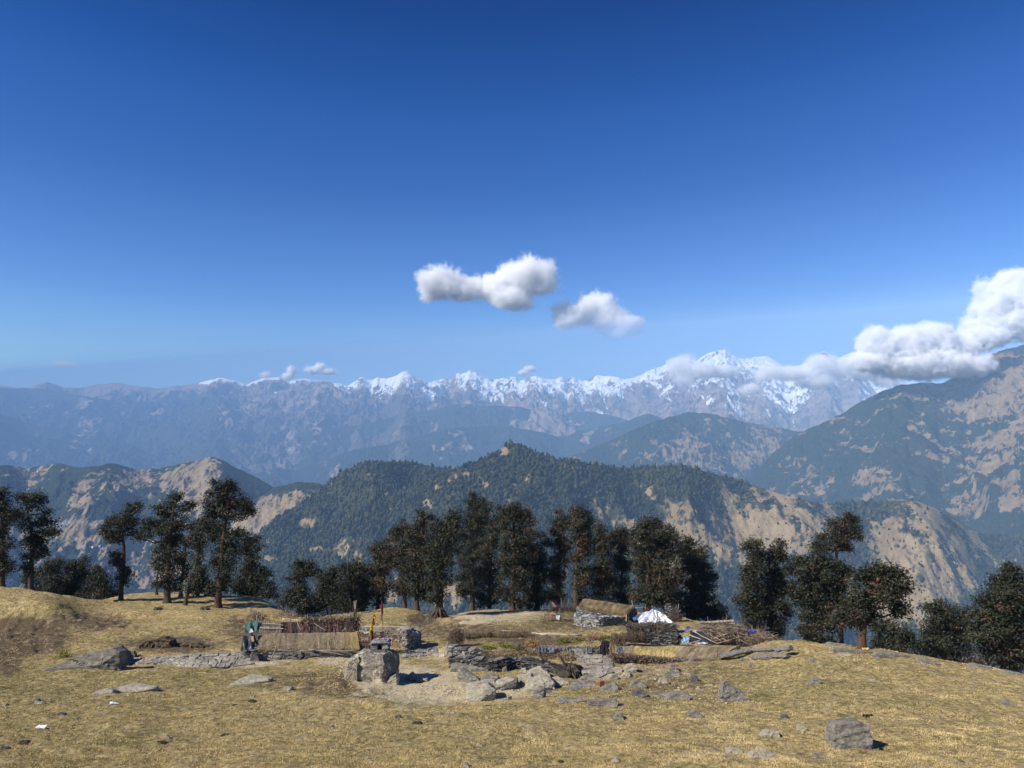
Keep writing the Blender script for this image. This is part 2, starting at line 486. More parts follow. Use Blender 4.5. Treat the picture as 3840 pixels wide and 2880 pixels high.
# ================================================================== mountains
def range_mat(name, forest, forest2, bare, bare2, tree, fine, snow=False, fthr=(.42, .58), bump=1.0, bigrock=None):
    m = NM(name)
    ab = m.attr('bare')
    n1 = m.noise(1 / fine, 7, .68); n2 = m.noise(1 / (fine * 6), 4, .55); n3 = m.noise(1 / tree, 3, .6)
    f = m.step(m.math('ADD', ab, m.math('MULTIPLY', m.math('SUBTRACT', n1, .5), 2.3)), *fthr)
    fo = m.mix(n3, forest, forest2)
    ba = m.mix(m.step(n1, .3, .7), bare, bare2)
    ba = m.mix(m.step(n2, .4, .7, 0, .5), ba, tuple(0.6 * v for v in bare))
    col = m.mix(f, fo, ba)
    if bigrock:
        sr = m.math('MULTIPLY', m.step(m.noise(1 / (tree * 1.2), 5, .75, m.mapv((1, 1, 3.0))), .56, .66), f)
        col = m.mix(m.math('MULTIPLY', sr, .8), col, bigrock)
    h = m.math('ADD', m.math('MULTIPLY', n3, tree * .7), m.math('MULTIPLY', n1, fine * .12))
    if snow:
        asn = m.attr('snow')
        ns = m.noise(1 / 240.0, 5, .62)
        s1 = m.step(m.math('ADD', asn, m.math('MULTIPLY', m.math('SUBTRACT', ns, .5), .9)), .42, .56)
        col = m.mix(s1, col, (0.86, 0.88, 0.90))
    return m.fin(col, m.bump(h, bump, 1.0), .95, .05)

def ridge(name, pts, depth, front, back, slope, mat, spur=(0.2, 600.0, 3), ncol=520, nrow=200, crest_n=3.0, seed=0, bare=None, snow=None, ext=(20, 20), conc=0.0, lift=1.0, gul=1.0):
    """one mountain range: crest line given in picture rows, slopes falling towards and away from the camera"""
    pts = [(x * 1024 / 2212, y * 1024 / 2212) for x, y in pts]
    px = np.linspace(pts[0][0] - ext[0], pts[-1][0] + ext[1], ncol)
    py = np.interp(px, [p[0] for p in pts], [p[1] for p in pts])
    kk = np.exp(-0.5 * (np.arange(-3, 4) / 1.2) ** 2); kk /= kk.sum()
    pp = np.concatenate([np.repeat(py[:1], 3), py, np.repeat(py[-1:], 3)])
    py = sum(kk[i] * pp[i:i + ncol] for i in range(7))
    dep = np.interp(px, np.linspace(px[0], px[-1], len(depth)), depth) if np.ndim(depth) else np.full(ncol, float(depth))
    mpp = dep.mean() / FPX
    py = py - crest_n * (0.55 * fbm(px / 19.0, px * 0 + seed, seed, 4, .62))
    dx = (px - 512) / FPX; dy = (384 - py) / FPX
    Yc = dep * (1 + 0.05 * pn(px / 60.0, px * 0 + 3.3, seed + 5))
    Xc = dx / (CA - SA * dy) * Yc; Zc = (SA + CA * dy) / (CA - SA * dy) * Yc
    nb_ = max(12, nrow // 6)
    v = np.concatenate([-back * np.linspace(1, 0.03, nb_), front * np.linspace(0, 1, nrow) ** 1.15])
    Vv, _ = np.meshgrid(v, px, indexing='ij')
    Y = Yc[None, :] - Vv
    X = Xc[None, :] * (Y / Yc[None, :])
    a, lam, octv = spur
    wx = lam * 0.5 * fbm(X / (lam * 2.2), Y / (lam * 2.2), seed + 40, 3)
    s = ridged((X + wx + 0.35 * Y) / lam, Y / (lam * 2.6), seed + 9, octv) - 0.72
    s = s + 0.35 * (ridged((X + wx * .5 - .4 * Y) / (lam * .33), Y / (lam * .75), seed + 77, 3) - .7)
    s2 = fbm(X / (lam * .22), Y / (lam * .3), seed + 23, 4, .6)
    av = np.abs(Vv)
    amp = a * lam * sstep(0, lam * 1.0, av)
    slp = slope * (1 + 0.25 * pn(X / (lam * 3), Y * 0 + 1.7, seed + 3))
    drop = slp * av * (1 - conc * np.clip(av / front, 0, 1) * .5)
    Z = Zc[None, :] - drop + amp * (s * 1.5 * gul + 0.16 * s2) + 0.02 * lam * s2 * sstep(0, lam * .15, av)
    V = np.stack([X.ravel(), Y.ravel(), Z.ravel()], 1)
    nr, nc = Z.shape
    ii = np.arange(nr * nc).reshape(nr, nc)
    Q = np.stack([ii[:-1, :-1].ravel(), ii[:-1, 1:].ravel(), ii[1:, 1:].ravel(), ii[1:, :-1].ravel()], 1)[:, ::-1]
    PX, PY = project(V)
    conv = (s * 1.0).ravel()
    info = dict(X=V[:, 0], Y=V[:, 1], Z=V[:, 2], PX=PX, PY=PY, conv=conv, v=Vv.ravel(), Zc=np.broadcast_to(Zc, Z.shape).ravel(), shape=Z.shape, lam=lam)
    at_ = {'bare': bare(info) if bare else np.full(len(V), .3)}
    if snow: at_['snow'] = snow(info)
    o = mesh_obj(name, V, Q, mat, None, True, at_)
    tag(o, kind='structure')
    info['bare'] = at_['bare']; info['V'] = V
    return o, info

def nz(i, lam, s, stretch=2.5, o=4):
    return fbm((i['X'] + .4 * i['Y']) / lam, i['Y'] / (lam * stretch), s, o, .6)

FOREST = (0.010, 0.016, 0.010); FOREST2 = (0.03, 0.04, 0.02)
TAN = (0.23, 0.165, 0.085); TAN2 = (0.36, 0.27, 0.16)
ROCKB = (0.20, 0.145, 0.105); ROCKB2 = (0.33, 0.255, 0.20)

# ---- snow range
SNOW_PTS = [(560, 850), (640, 838), (691, 823)] + [(691 + .3385 * x, 749 + .3385 * y) for x, y in
    [(100, 236), (180, 245), (225, 215), (270, 192), (330, 205), (370, 193), (430, 205), (490, 180), (540, 160), (565, 168), (600, 185), (690, 222), (760, 212), (800, 203), (830, 212), (870, 175), (920, 172), (960, 155), (1000, 168),
     (1020, 180), (1060, 195), (1100, 212), (1150, 205), (1200, 205), (1230, 188), (1280, 212), (1340, 195), (1380, 186), (1450, 206), (1490, 208), (1530, 193), (1580, 207), (1620, 188), (1680, 217), (1740, 195), (1780, 172),
     (1795, 184), (1830, 190), (1870, 183), (1940, 207), (2000, 200)]] + [(1382.5 + .3819 * x, 576 + .3819 * y) for x, y in
    [(0, 620), (45, 590), (80, 568), (100, 572), (160, 540), (230, 528), (310, 530), (360, 505), (400, 488), (440, 475), (480, 470), (500, 485), (520, 505), (560, 513), (590, 517), (660, 507), (700, 510), (740, 522), (800, 555),
     (830, 572), (870, 570), (950, 540), (1000, 505), (1040, 476), (1100, 515), (1130, 515), (1200, 480), (1230, 480), (1300, 560), (1400, 600), (1500, 640)]] + [(2100, 850), (2260, 870)]
M_SNOW = range_mat('snowy rock', (0.075, 0.06, 0.05), (0.11, 0.09, 0.07), ROCKB, ROCKB2, 70, 260, snow=True, fthr=(.2, .5), bump=.7)
def snow_f(i):
    rel = (i['Zc'] - i['Z'])
    base = np.interp(i['PX'], [0, 300, 350, 400, 470, 560, 640, 690, 760, 830, 900], [150, 170, 300, 460, 450, 480, 760, 1050, 1050, 850, 700])
    n = nz(i, 700, 5, 1.6, 5)
    sh = i['shape']; Z2 = i['Z'].reshape(sh); X2 = i['X'].reshape(sh)
    gx = np.gradient(Z2, axis=1) / (np.gradient(X2, axis=1) + 1e-6)
    f = 0.63 - (rel - base * .55) / (base * 1.15 + 1) * .50 + .34 * n + .10 * i['conv'] - .20 * np.tanh(gx * 1.6).ravel() - .5 * sstep(350, 318, i['PX'])
    g = .30 * (ridged((i['X'] + .3 * i['Y']) / 210, i['Y'] / 700, 19, 4) - .62) * 1.6 + .12 * fbm(i['X'] / 110, i['Y'] / 260, 9, 3)
    return np.clip(f + g, 0, 1)
ridge('snow_mountains', SNOW_PTS, 17000, 7000, 2500, .36, M_SNOW, (.24, 800.0, 5), 1300, 380, 3.0, 2, bare=lambda i: .45 + .3 * nz(i, 900, 8) - .42 * sstep(350, 900, i['Zc'] - i['Z']) * sstep(580, 430, i['PX']), snow=snow_f, conc=.25)

# ---- far left range
LF = [(-380, 846), (-300, 838), (-220, 845), (-140, 834), (-80, 838), (0, 833), (57, 838), (80, 831), (101, 825), (125, 832), (142, 837), (183, 837), (217, 828.5), (250, 827), (280, 832), (305, 835), (338, 838.6), (372, 835), (423, 828.5), (450, 822), (474, 817), (501, 820), (535, 830), (555, 822), (569, 816), (602, 814), (626, 823), (640, 820),
      (660, 817), (711, 826), (749, 836), (800, 850), (880, 880)]
M_FARL = range_mat('far slopes', (0.03, 0.032, 0.022), (0.05, 0.05, 0.034), ROCKB, ROCKB2, 60, 300, snow=True, fthr=(.4, .6), bump=.7)
def bare_high(lo, hi, w=.5):
    def f(i):
        rel = i['Zc'] - i['Z']
        return np.clip(1 - sstep(lo, hi, rel + 260 * nz(i, 600, 3)), 0, 1) * .8 + w * np.maximum(0, nz(i, 900, 12, 1.6)) ** 1.5
    return f
ridge('far_mountains', LF, 19200, 7000, 2000, .38, M_FARL, (.26, 1000.0, 4), 800, 240, 1.3, 7, bare=bare_high(250, 600, 1.0),
      snow=lambda i: np.clip(.95 - (i['Zc'] - i['Z']) / 230.0 + .5 * i['conv'] + .3 * nz(i, 300, 6) - .9 * sstep(455, 405, i['PX'] * 2212 / 1024) , 0, 1), conc=.2)
L2 = [(-390, 835), (-260, 842), (-120, 838), (0, 838), (85, 840), (169, 853), (237, 865), (290, 880), (340, 900), (420, 930), (500, 960), (560, 990), (640, 1020)]
M_MIDL = range_mat('hazy slopes', (0.02, 0.026, 0.018), (0.035, 0.042, 0.026), ROCKB, ROCKB2, 45, 220, fthr=(.45, .65), bump=.8)
def bare_spots(lst, base, k=.35, lam=700, s=4, st=1.8):
    def f(i):
        b = base + k * nz(i, lam, s, st); nq = fbm(i['X'] / (lam * .12), i['Y'] / (lam * .3), s + 8, 4, .65)
        for c, x, y, rx, ry, a in lst:
            b = b + a * ell(i['PX'], i['PY'], c, x, y, rx, ry, 1.0) * (1 + .9 * nq)
        return np.clip(b, -.2, 1.0)
    return f
ridge('left_mountains', L2, 17800, 5500, 1500, .42, M_MIDL, (.24, 900.0, 4), 560, 220, 1.5, 11,
      bare=bare_spots([('d1', 1250, 430, 90, 90, .5), ('d1', 1350, 520, 100, 60, .5), ('d1', 550, 450, 130, 80, .4), ('d1', 730, 560, 80, 60, .3), ('d1', 540, 350, 40, 30, .4)], .12), conc=.2)
L1 = [(-420, 815), (-300, 838), (-120, 866), (0, 892), (51, 911), (135, 933), (237, 959), (321, 982), (389, 1006), (470, 1040)]
ridge('left_spur', L1, 13500, 4500, 1500, .42, M_MIDL, (.24, 800.0, 4), 400, 180, 1.5, 15,
      bare=bare_spots([('d1', 160, 590, 100, 70, .4), ('d1', 450, 630, 40, 60, .35), ('d1', 100, 710, 60, 40, .4), ('d1', 700, 700, 90, 40, .3)], .10), conc=.2)

# ---- blue ridges in the middle distance
B2 = [(520, 1010), (575, 972), (600, 960), (650, 936), (677, 921), (691, 923), (742, 923), (826, 908), (880, 891), (928, 888), (979, 874), (1002, 872), (1030, 878), (1063, 876), (1097, 878), (1131, 881), (1165, 889), (1199, 898), (1216, 893),
      (1266, 888), (1317, 896), (1350, 905), (1420, 940)]
ridge('blue_ridge', B2, 13500, 4000, 1500, .42, M_MIDL, (.2, 700.0, 4), 560, 170, 1.6, 19,
      bare=bare_spots([('d2', 920, 375, 40, 14, .5), ('d2', 730, 520, 30, 40, .4), ('d2', 870, 510, 30, 25, .4), ('d2', 540, 570, 70, 30, .3), ('d2', 1410, 530, 70, 25, .3), ('d1', 2000, 540, 40, 30, .4)], .06), conc=.2)
B1 = [(440, 1075), (560, 1020), (600, 1012), (640, 1015), (691, 1001), (759, 972), (826, 962), (894, 944), (941, 932), (996, 923), (1063, 921), (1114, 923), (1165, 933), (1219, 945), (1246, 933), (1300, 920), (1351, 911), (1398, 893), (1422, 901), (1470, 930)]
M_MIDB = range_mat('blue slopes', (0.014, 0.020, 0.014), (0.030, 0.038, 0.022), ROCKB, ROCKB2, 35, 170, fthr=(.45, .65), bump=.9)
ridge('middle_ridge', B1, 11000, 3500, 1500, .42, M_MIDB, (.22, 600.0, 4), 560, 180, 1.8, 23,
      bare=bare_spots([('d2', 920, 610, 100, 60, .45), ('d2', 730, 655, 40, 20, .5), ('d2', 1700, 600, 40, 40, .5), ('d2', 1320, 600, 30, 25, .35), ('d2', 100, 810, 80, 60, .4), ('d1', 1990, 690, 90, 50, .4), ('d1', 1700, 760, 20, 50, .5)], .08), conc=.2)

# ---- right-hand mountains
M_RIGHT = range_mat('forested slopes with pale clearings', (0.012, 0.018, 0.013), (0.032, 0.042, 0.024), (0.17, 0.122, 0.066), (0.27, 0.195, 0.112), 20, 60, fthr=(.42, .58), bump=1.0)
R2 = [(1180, 1010), (1220, 988), (1300, 960), (1360, 932), (1400, 915), (1450, 900), (1490, 889), (1540, 895), (1600, 910), (1660, 920), (1720, 931), (1800, 940), (1900, 980)]
ridge('forest_mountain', R2, 7600, 3000, 1500, .46, M_RIGHT, (.22, 520.0, 4), 560, 220, 1.8, 29,
      bare=bare_spots([('d3', 290, 990, 70, 60, .22), ('d3', 380, 900, 25, 40, .3), ('d3', 740, 960, 90, 70, .42), ('d3', 620, 1030, 70, 80, .35), ('d3', 350, 1080, 200, 60, .30), ('d3', 180, 1040, 100, 60, .26), ('d3', 640, 1100, 100, 50, .3), ('d3', 20, 1080, 40, 40, .4), ('d3', 730, 890, 80, 12, .5), ('d3', 400, 1080, 330, 90, .12)], .10, .42, 150), conc=.15)
R1 = [(1560, 1090), (1620, 1035), (1650, 1000), (1680, 970), (1720, 938), (1800, 903), (1860, 868), (1900, 848), (1940, 832), (1980, 828), (2040, 825), (2075, 808), (2100, 790), (2130, 768), (2160, 757), (2212, 745), (2300, 728), (2400, 745), (2520, 790), (2700, 830)]
def bare_R1(i):
    b = .9 * bare_spots([('d3', 2000, 590, 420, 90, 1.0), ('d3', 2150, 700, 330, 110, .7), ('d3', 1500, 690, 260, 45, .45), ('d3', 1750, 790, 120, 50, .35), ('d3', 1500, 670, 200, 22, .55), ('d3', 1140, 960, 90, 80, .30), ('d3', 820, 1130, 90, 50, .32), ('d3', 1270, 1200, 60, 90, .40), ('d3', 1350, 1220, 90, 80, .30),
                    ('d3', 970, 1270, 100, 50, .40), ('d3', 1900, 1230, 60, 110, .42), ('d3', 1800, 1340, 110, 60, .4), ('d3', 1930, 1000, 120, 70, .3), ('d3', 2050, 1030, 80, 60, .25), ('d3', 1750, 1120, 70, 40, .25), ('d3', 2090, 1250, 60, 120, .28), ('d3', 2130, 900, 100, 150, .25),
                    ('d3', 1950, 800, 150, 60, .3), ('d3', 2000, 1400, 200, 80, .2), ('d3', 1700, 1150, 420, 260, .10), ('d3', 1950, 1000, 300, 300, .10)], .14, .46, 140, 4, 2.2)(i)
    return b
ridge('right_mountain', R1, 5600, 3200, 1500, .44, M_RIGHT, (.20, 480.0, 4), 620, 300, 2.2, 33, bare=bare_R1, conc=.15, ext=(20, 30))

# ---- left hills with the bare peak
M_LH = range_mat('bare and wooded hillside', (0.014, 0.021, 0.013), (0.036, 0.046, 0.026), (0.21, 0.155, 0.09), (0.33, 0.25, 0.16), 14, 60, fthr=(.42, .58))
N2 = [(-480, 985), (-380, 1000), (-280, 978), (-180, 1002), (-80, 1000), (0, 1005), (60, 1010), (130, 1000), (180, 1012), (240, 1000), (300, 1015), (340, 1012), (400, 1000), (440, 992), (460, 984), (480, 993), (500, 1005), (550, 1030), (600, 1055), (680, 1100), (760, 1150)]
_, VILI = ridge('left_hill', N2, 4700, 2600, 900, .40, M_LH, (.20, 380.0, 4), 760, 300, 2.0, 37,
      bare=bare_spots([('d1', 1320, 790, 70, 100, .75), ('d1', 1230, 850, 130, 90, .45), ('d1', 1000, 850, 260, 60, .45), ('d1', 1280, 950, 120, 70, .45), ('d1', 520, 960, 90, 70, .4), ('d1', 800, 880, 130, 70, .3), ('d1', 90, 820, 90, 50, .4), ('c1', 400, 560, 450, 80, .38),
                       ('c1', 1000, 750, 400, 180, .42), ('c1', 650, 450, 300, 50, .35), ('d1', 1500, 900, 120, 100, -.25), ('c1', 100, 700, 250, 200, .25)], .20, .34, 200), conc=.25, ext=(10, 20))
N2B = [(480, 1140), (540, 1085), (570, 1068), (600, 1052), (640, 1040), (690, 1045), (730, 1060), (800, 1090)]
ridge('bare_spur', N2B, 3700, 1500, 700, .42, M_LH, (.12, 300.0, 4), 260, 200, 1.6, 41,
      bare=bare_spots([('c2', 150, 300, 160, 70, .8), ('c2', 40, 400, 130, 70, .8), ('d1', 1850, 1010, 130, 60, .6), ('d1', 1700, 1100, 140, 60, .7), ('c1', 1950, 440, 200, 70, .6)], .10, .28, 200), conc=.2)
# ---- the wooded ridge across the valley
M_NEAR = range_mat('dry grass hillside', (0.030, 0.036, 0.018), (0.06, 0.06, 0.03), (0.20, 0.148, 0.075), (0.32, 0.24, 0.135), 9, 40, fthr=(.35, .65), bigrock=(0.10, 0.085, 0.075))
NH = [(470, 1235), (560, 1150), (600, 1118), (640, 1092), (675, 1070), (700, 1048), (740, 1017), (790, 999), (850, 996), (900, 1001), (960, 1012), (1010, 1016), (1060, 1040), (1150, 1070)]
N1 = [(480, 1330), (560, 1245), (620, 1195), (700, 1145), (800, 1092), (880, 1055), (940, 1030), (985, 1010), (1020, 1000), (1050, 988), (1075, 972), (1095, 960), (1112, 957), (1135, 965), (1160, 978), (1200, 990), (1260, 1000), (1300, 1005), (1340, 1012), (1380, 1010), (1430, 1006), (1480, 1009), (1530, 1020), (1600, 1040), (1680, 1065), (1760, 1086), (1800, 1088), (1850, 1085), (1900, 1082),
      (1950, 1079), (1985, 1084), (2030, 1103), (2060, 1122), (2090, 1143), (2130, 1155), (2212, 1160), (2330, 1170), (2500, 1150), (2700, 1165)]
def bare_near(i):
    nq = fbm(i['X'] / 45, i['Y'] / 110, 8, 4, .65)
    b = np.full(len(i['X']), -.02) + .50 * nz(i, 140, 3, 2.2, 4) + .12 * nz(i, 500, 5, 1.5, 2)
    for c, x, y, rx, ry, a in [('c4', 300, 440, 500, 240, .85), ('c4', 60, 560, 250, 150, .35), ('c3', 1330, 480, 260, 260, .40), ('c3', 1500, 720, 420, 220, .35), ('c3', 1000, 330, 280, 180, .16),
                               ('c4', 1450, 640, 350, 300, .85), ('c4', 1250, 600, 200, 80, .4), ('c4', 1240, 450, 50, 60, .5), ('c4', 1480, 430, 60, 90, .5), ('c4', 1550, 850, 340, 170, .65), ('c4', 1150, 950, 350, 140, .45), ('c4', 1300, 1100, 300, 150, .35),
                               ('d2', 1172, 672, 28, 24, .9), ('d2', 1100, 725, 40, 26, .5), ('d2', 1160, 750, 20, 40, .5), ('d2', 1050, 880, 22, 45, .6), ('d2', 1015, 820, 25, 26, .5), ('d2', 1210, 985, 34, 40, .7), ('d2', 1250, 1010, 40, 20, .5), ('d2', 825, 940, 28, 28, .6), ('d2', 1620, 945, 30, 45, .6),
                               ('d2', 1780, 970, 30, 40, .6), ('d2', 1840, 800, 24, 60, .5), ('d2', 1790, 1050, 40, 50, .6), ('d2', 1500, 765, 28, 26, .5), ('d2', 2120, 930, 40, 40, .5), ('d2', 1090, 800, 20, 30, .5), ('d2', 1240, 890, 24, 20, .5), ('d2', 1690, 1000, 30, 30, .45), ('d2', 670, 1010, 60, 30, .5),
                               ('d2', 900, 820, 60, 14, .55), ('d2', 820, 860, 40, 14, .5), ('d2', 740, 900, 60, 12, .45), ('c2', 1380, 970, 120, 100, .8), ('c2', 930, 850, 80, 60, .6), ('c2', 690, 690, 30, 50, .7), ('c2', 360, 620, 50, 20, .5), ('c2', 290, 425, 90, 30, .7), ('c2', 20, 690, 60, 20, .5), ('c2', 880, 930, 100, 80, .4)]:
        b = b + a * ell(i['PX'], i['PY'], c, x, y, rx, ry, .8) * (1 + .8 * nq)
    return b
_, iH = ridge('wooded_hump', NH, 3100, 1600, 700, .50, M_NEAR, (.24, 300.0, 4), 420, 240, 1.2, 51, bare=lambda i: bare_near(i) - .06, conc=.1)
_, iN = ridge('wooded_ridge', N1, 2700, 1700, 700, .50, M_NEAR, (.25, 300.0, 4), 900, 360, 1.2, 55, bare=bare_near, conc=.1, ext=(10, 30))

def forest(name, label, infos, count, seed, r0=2.3, r1=7.0):
    rnd = np.random.default_rng(seed)
    IV, IT = ICO[1]
    VV, CC, TT, n = [], [], [], 0
    for info, cnt in zip(infos, count):
        nr, nc = info['shape']
        px = info['PX'].reshape(nr, nc); py = info['PY'].reshape(nr, nc)
        ar = np.abs((px[1:, :-1] - px[:-1, :-1]) * (py[:-1, 1:] - py[:-1, :-1]) - (px[:-1, 1:] - px[:-1, :-1]) * (py[1:, :-1] - py[:-1, :-1]))
        face = (py[1:, :-1] - py[:-1, :-1]) > 0.0          # ground that faces the viewpoint
        pr = np.where((py[:-1, :-1] < 690) & (px[:-1, :-1] > -20) & (px[:-1, :-1] < 1250), ar + .25, 0) * np.where(face, 1, .12)
        pr[:max(12, 1), :] *= .2
        pr = pr.ravel() / pr.sum()
        k = rnd.choice(len(pr), cnt, p=pr)
        i0, j0 = k // (nc - 1), k % (nc - 1)
        u, v = rnd.random(cnt), rnd.random(cnt)
        Vg = info['V'].reshape(nr, nc, 3); B = info['bare'].reshape(nr, nc)
        p = Vg[i0, j0] + (Vg[i0 + 1, j0] - Vg[i0, j0]) * u[:, None] + (Vg[i0, j0 + 1] - Vg[i0, j0]) * v[:, None]
        b = B[i0, j0]
        thr = 0.26 + .14 * rnd.standard_normal(cnt)
        keep = (b < thr) | (rnd.random(cnt) < .05)
        p = p[keep]; b = b[keep]; m = len(p)
        r = r0 + (r1 - r0) * rnd.random(m) ** 2.2
        r = r * np.where(b > .3, .7, 1.0)
        hs = r * (1.05 + .6 * rnd.random(m))
        W = IV[None] * (1 + .32 * rnd.standard_normal((m, len(IV), 1)))
        top = np.clip(IV[:, 2], 0, 1)[None, :, None]
        W = W * np.stack([r, r, hs], 1)[:, None, :] * np.concatenate([1 - .42 * top, 1 - .42 * top, np.ones_like(top)], 2)
        W[:, :, 2] += hs[:, None] * .75
        W += p[:, None, :]
        hue = .45 + .26 * rnd.standard_normal(m) + .22 * fbm(p[:, 0] / 160, p[:, 1] / 160, 5, 3)
        VV.append(W.reshape(-1, 3)); CC.append(np.repeat(np.clip(hue, 0, 1), len(IV)))
        TT.append((IT[None] + (np.arange(m) * len(IV))[:, None, None]).reshape(-1, 3) + n)
        n += m * len(IV)
    m = NM('distant tree crowns')
    h = m.attr('hue')
    col = m.mix(m.step(h, .1, .9), (0.006, 0.011, 0.007), (0.050, 0.054, 0.022))
    col = m.mix(m.step(h, .86, 1.0, 0, .6), col, (0.10, 0.065, 0.035))
    mt = m.fin(col, None, .8, .2)
    o = mesh_obj(name, np.concatenate(VV), np.concatenate(TT), mt, None, True, {'hue': np.concatenate(CC)})
    return tag(o, label, 'forest', kind='stuff')
forest('forest', 'dark mixed forest covering the ridge across the valley', [iH, iN], [24000, 84000], 4)

# ---- valley floor far below, so that no gap opens between the ranges
m = NM('valley floor')
M_VAL = m.fin(m.mix(m.step(m.noise(.004, 5), .4, .6), (0.03, 0.036, 0.02), (0.12, 0.10, 0.06)))
gv = np.array([[-18500, -600, -1500], [18500, -600, -1500], [18500, 23500, -1500], [-18500, 23500, -1500]], float)
tag(mesh_obj('valley', gv, np.array([[0, 1, 2, 3]]), M_VAL), kind='structure')

# ---- the air
hz = NM('haze')
hz.nt.nodes.remove(hz.b)
pv = hz.n('ShaderNodeVolumePrincipled')
pv.inputs['Color'].default_value = (0.40, 0.65, 1.0, 1)
pv.inputs['Density'].default_value = 6.4e-5
pv.inputs['Anisotropy'].default_value = -0.33
hz.l(pv.outputs[0], [n for n in hz.nt.nodes if n.type == 'OUTPUT_MATERIAL'][0].inputs['Volume'])
# a closed box whose lid rises with the land from just above the viewpoint to above the highest peaks
hv = np.array([(x, y, z) for y, zt in ((-700, 70.0), (23600, 70.0 + .172 * 24300)) for x in (-19000, 19000) for z in (-1520, zt + .074 * x)], float)
hb = MB(); hb.add(hv, Q=[[0, 2, 3, 1], [4, 5, 7, 6], [0, 1, 5, 4], [2, 6, 7, 3], [0, 4, 6, 2], [1, 3, 7, 5]])
haze = tag(hb.build('haze', hz.m), 'thin blue haze filling the valleys', 'haze', kind='stuff')
# ================================================================== trees
m = NM('evergreen leaves')
hc = m.attr('Col', False)
M_LEAF = m.fin(hc, None, .58, .3)
m.b.inputs['Transmission Weight'].default_value = 0.0
m = NM('mossy bark')
nb1 = m.noise(6, 5, .65, m.mapv((1, 1, .35)))
M_BARK = m.fin(m.mix(nb1, (0.035, 0.026, 0.018), (0.13, 0.10, 0.075)), m.bump(nb1, 1.0, .06), .95, .1)
m = NM('reddish bark')
nb2 = m.noise(7, 5, .65, m.mapv((1, 1, .35)))
M_BARKR = m.fin(m.mix(nb2, (0.04, 0.024, 0.017), (0.15, 0.085, 0.06)), m.bump(nb2, 1.0, .06), .95, .1)

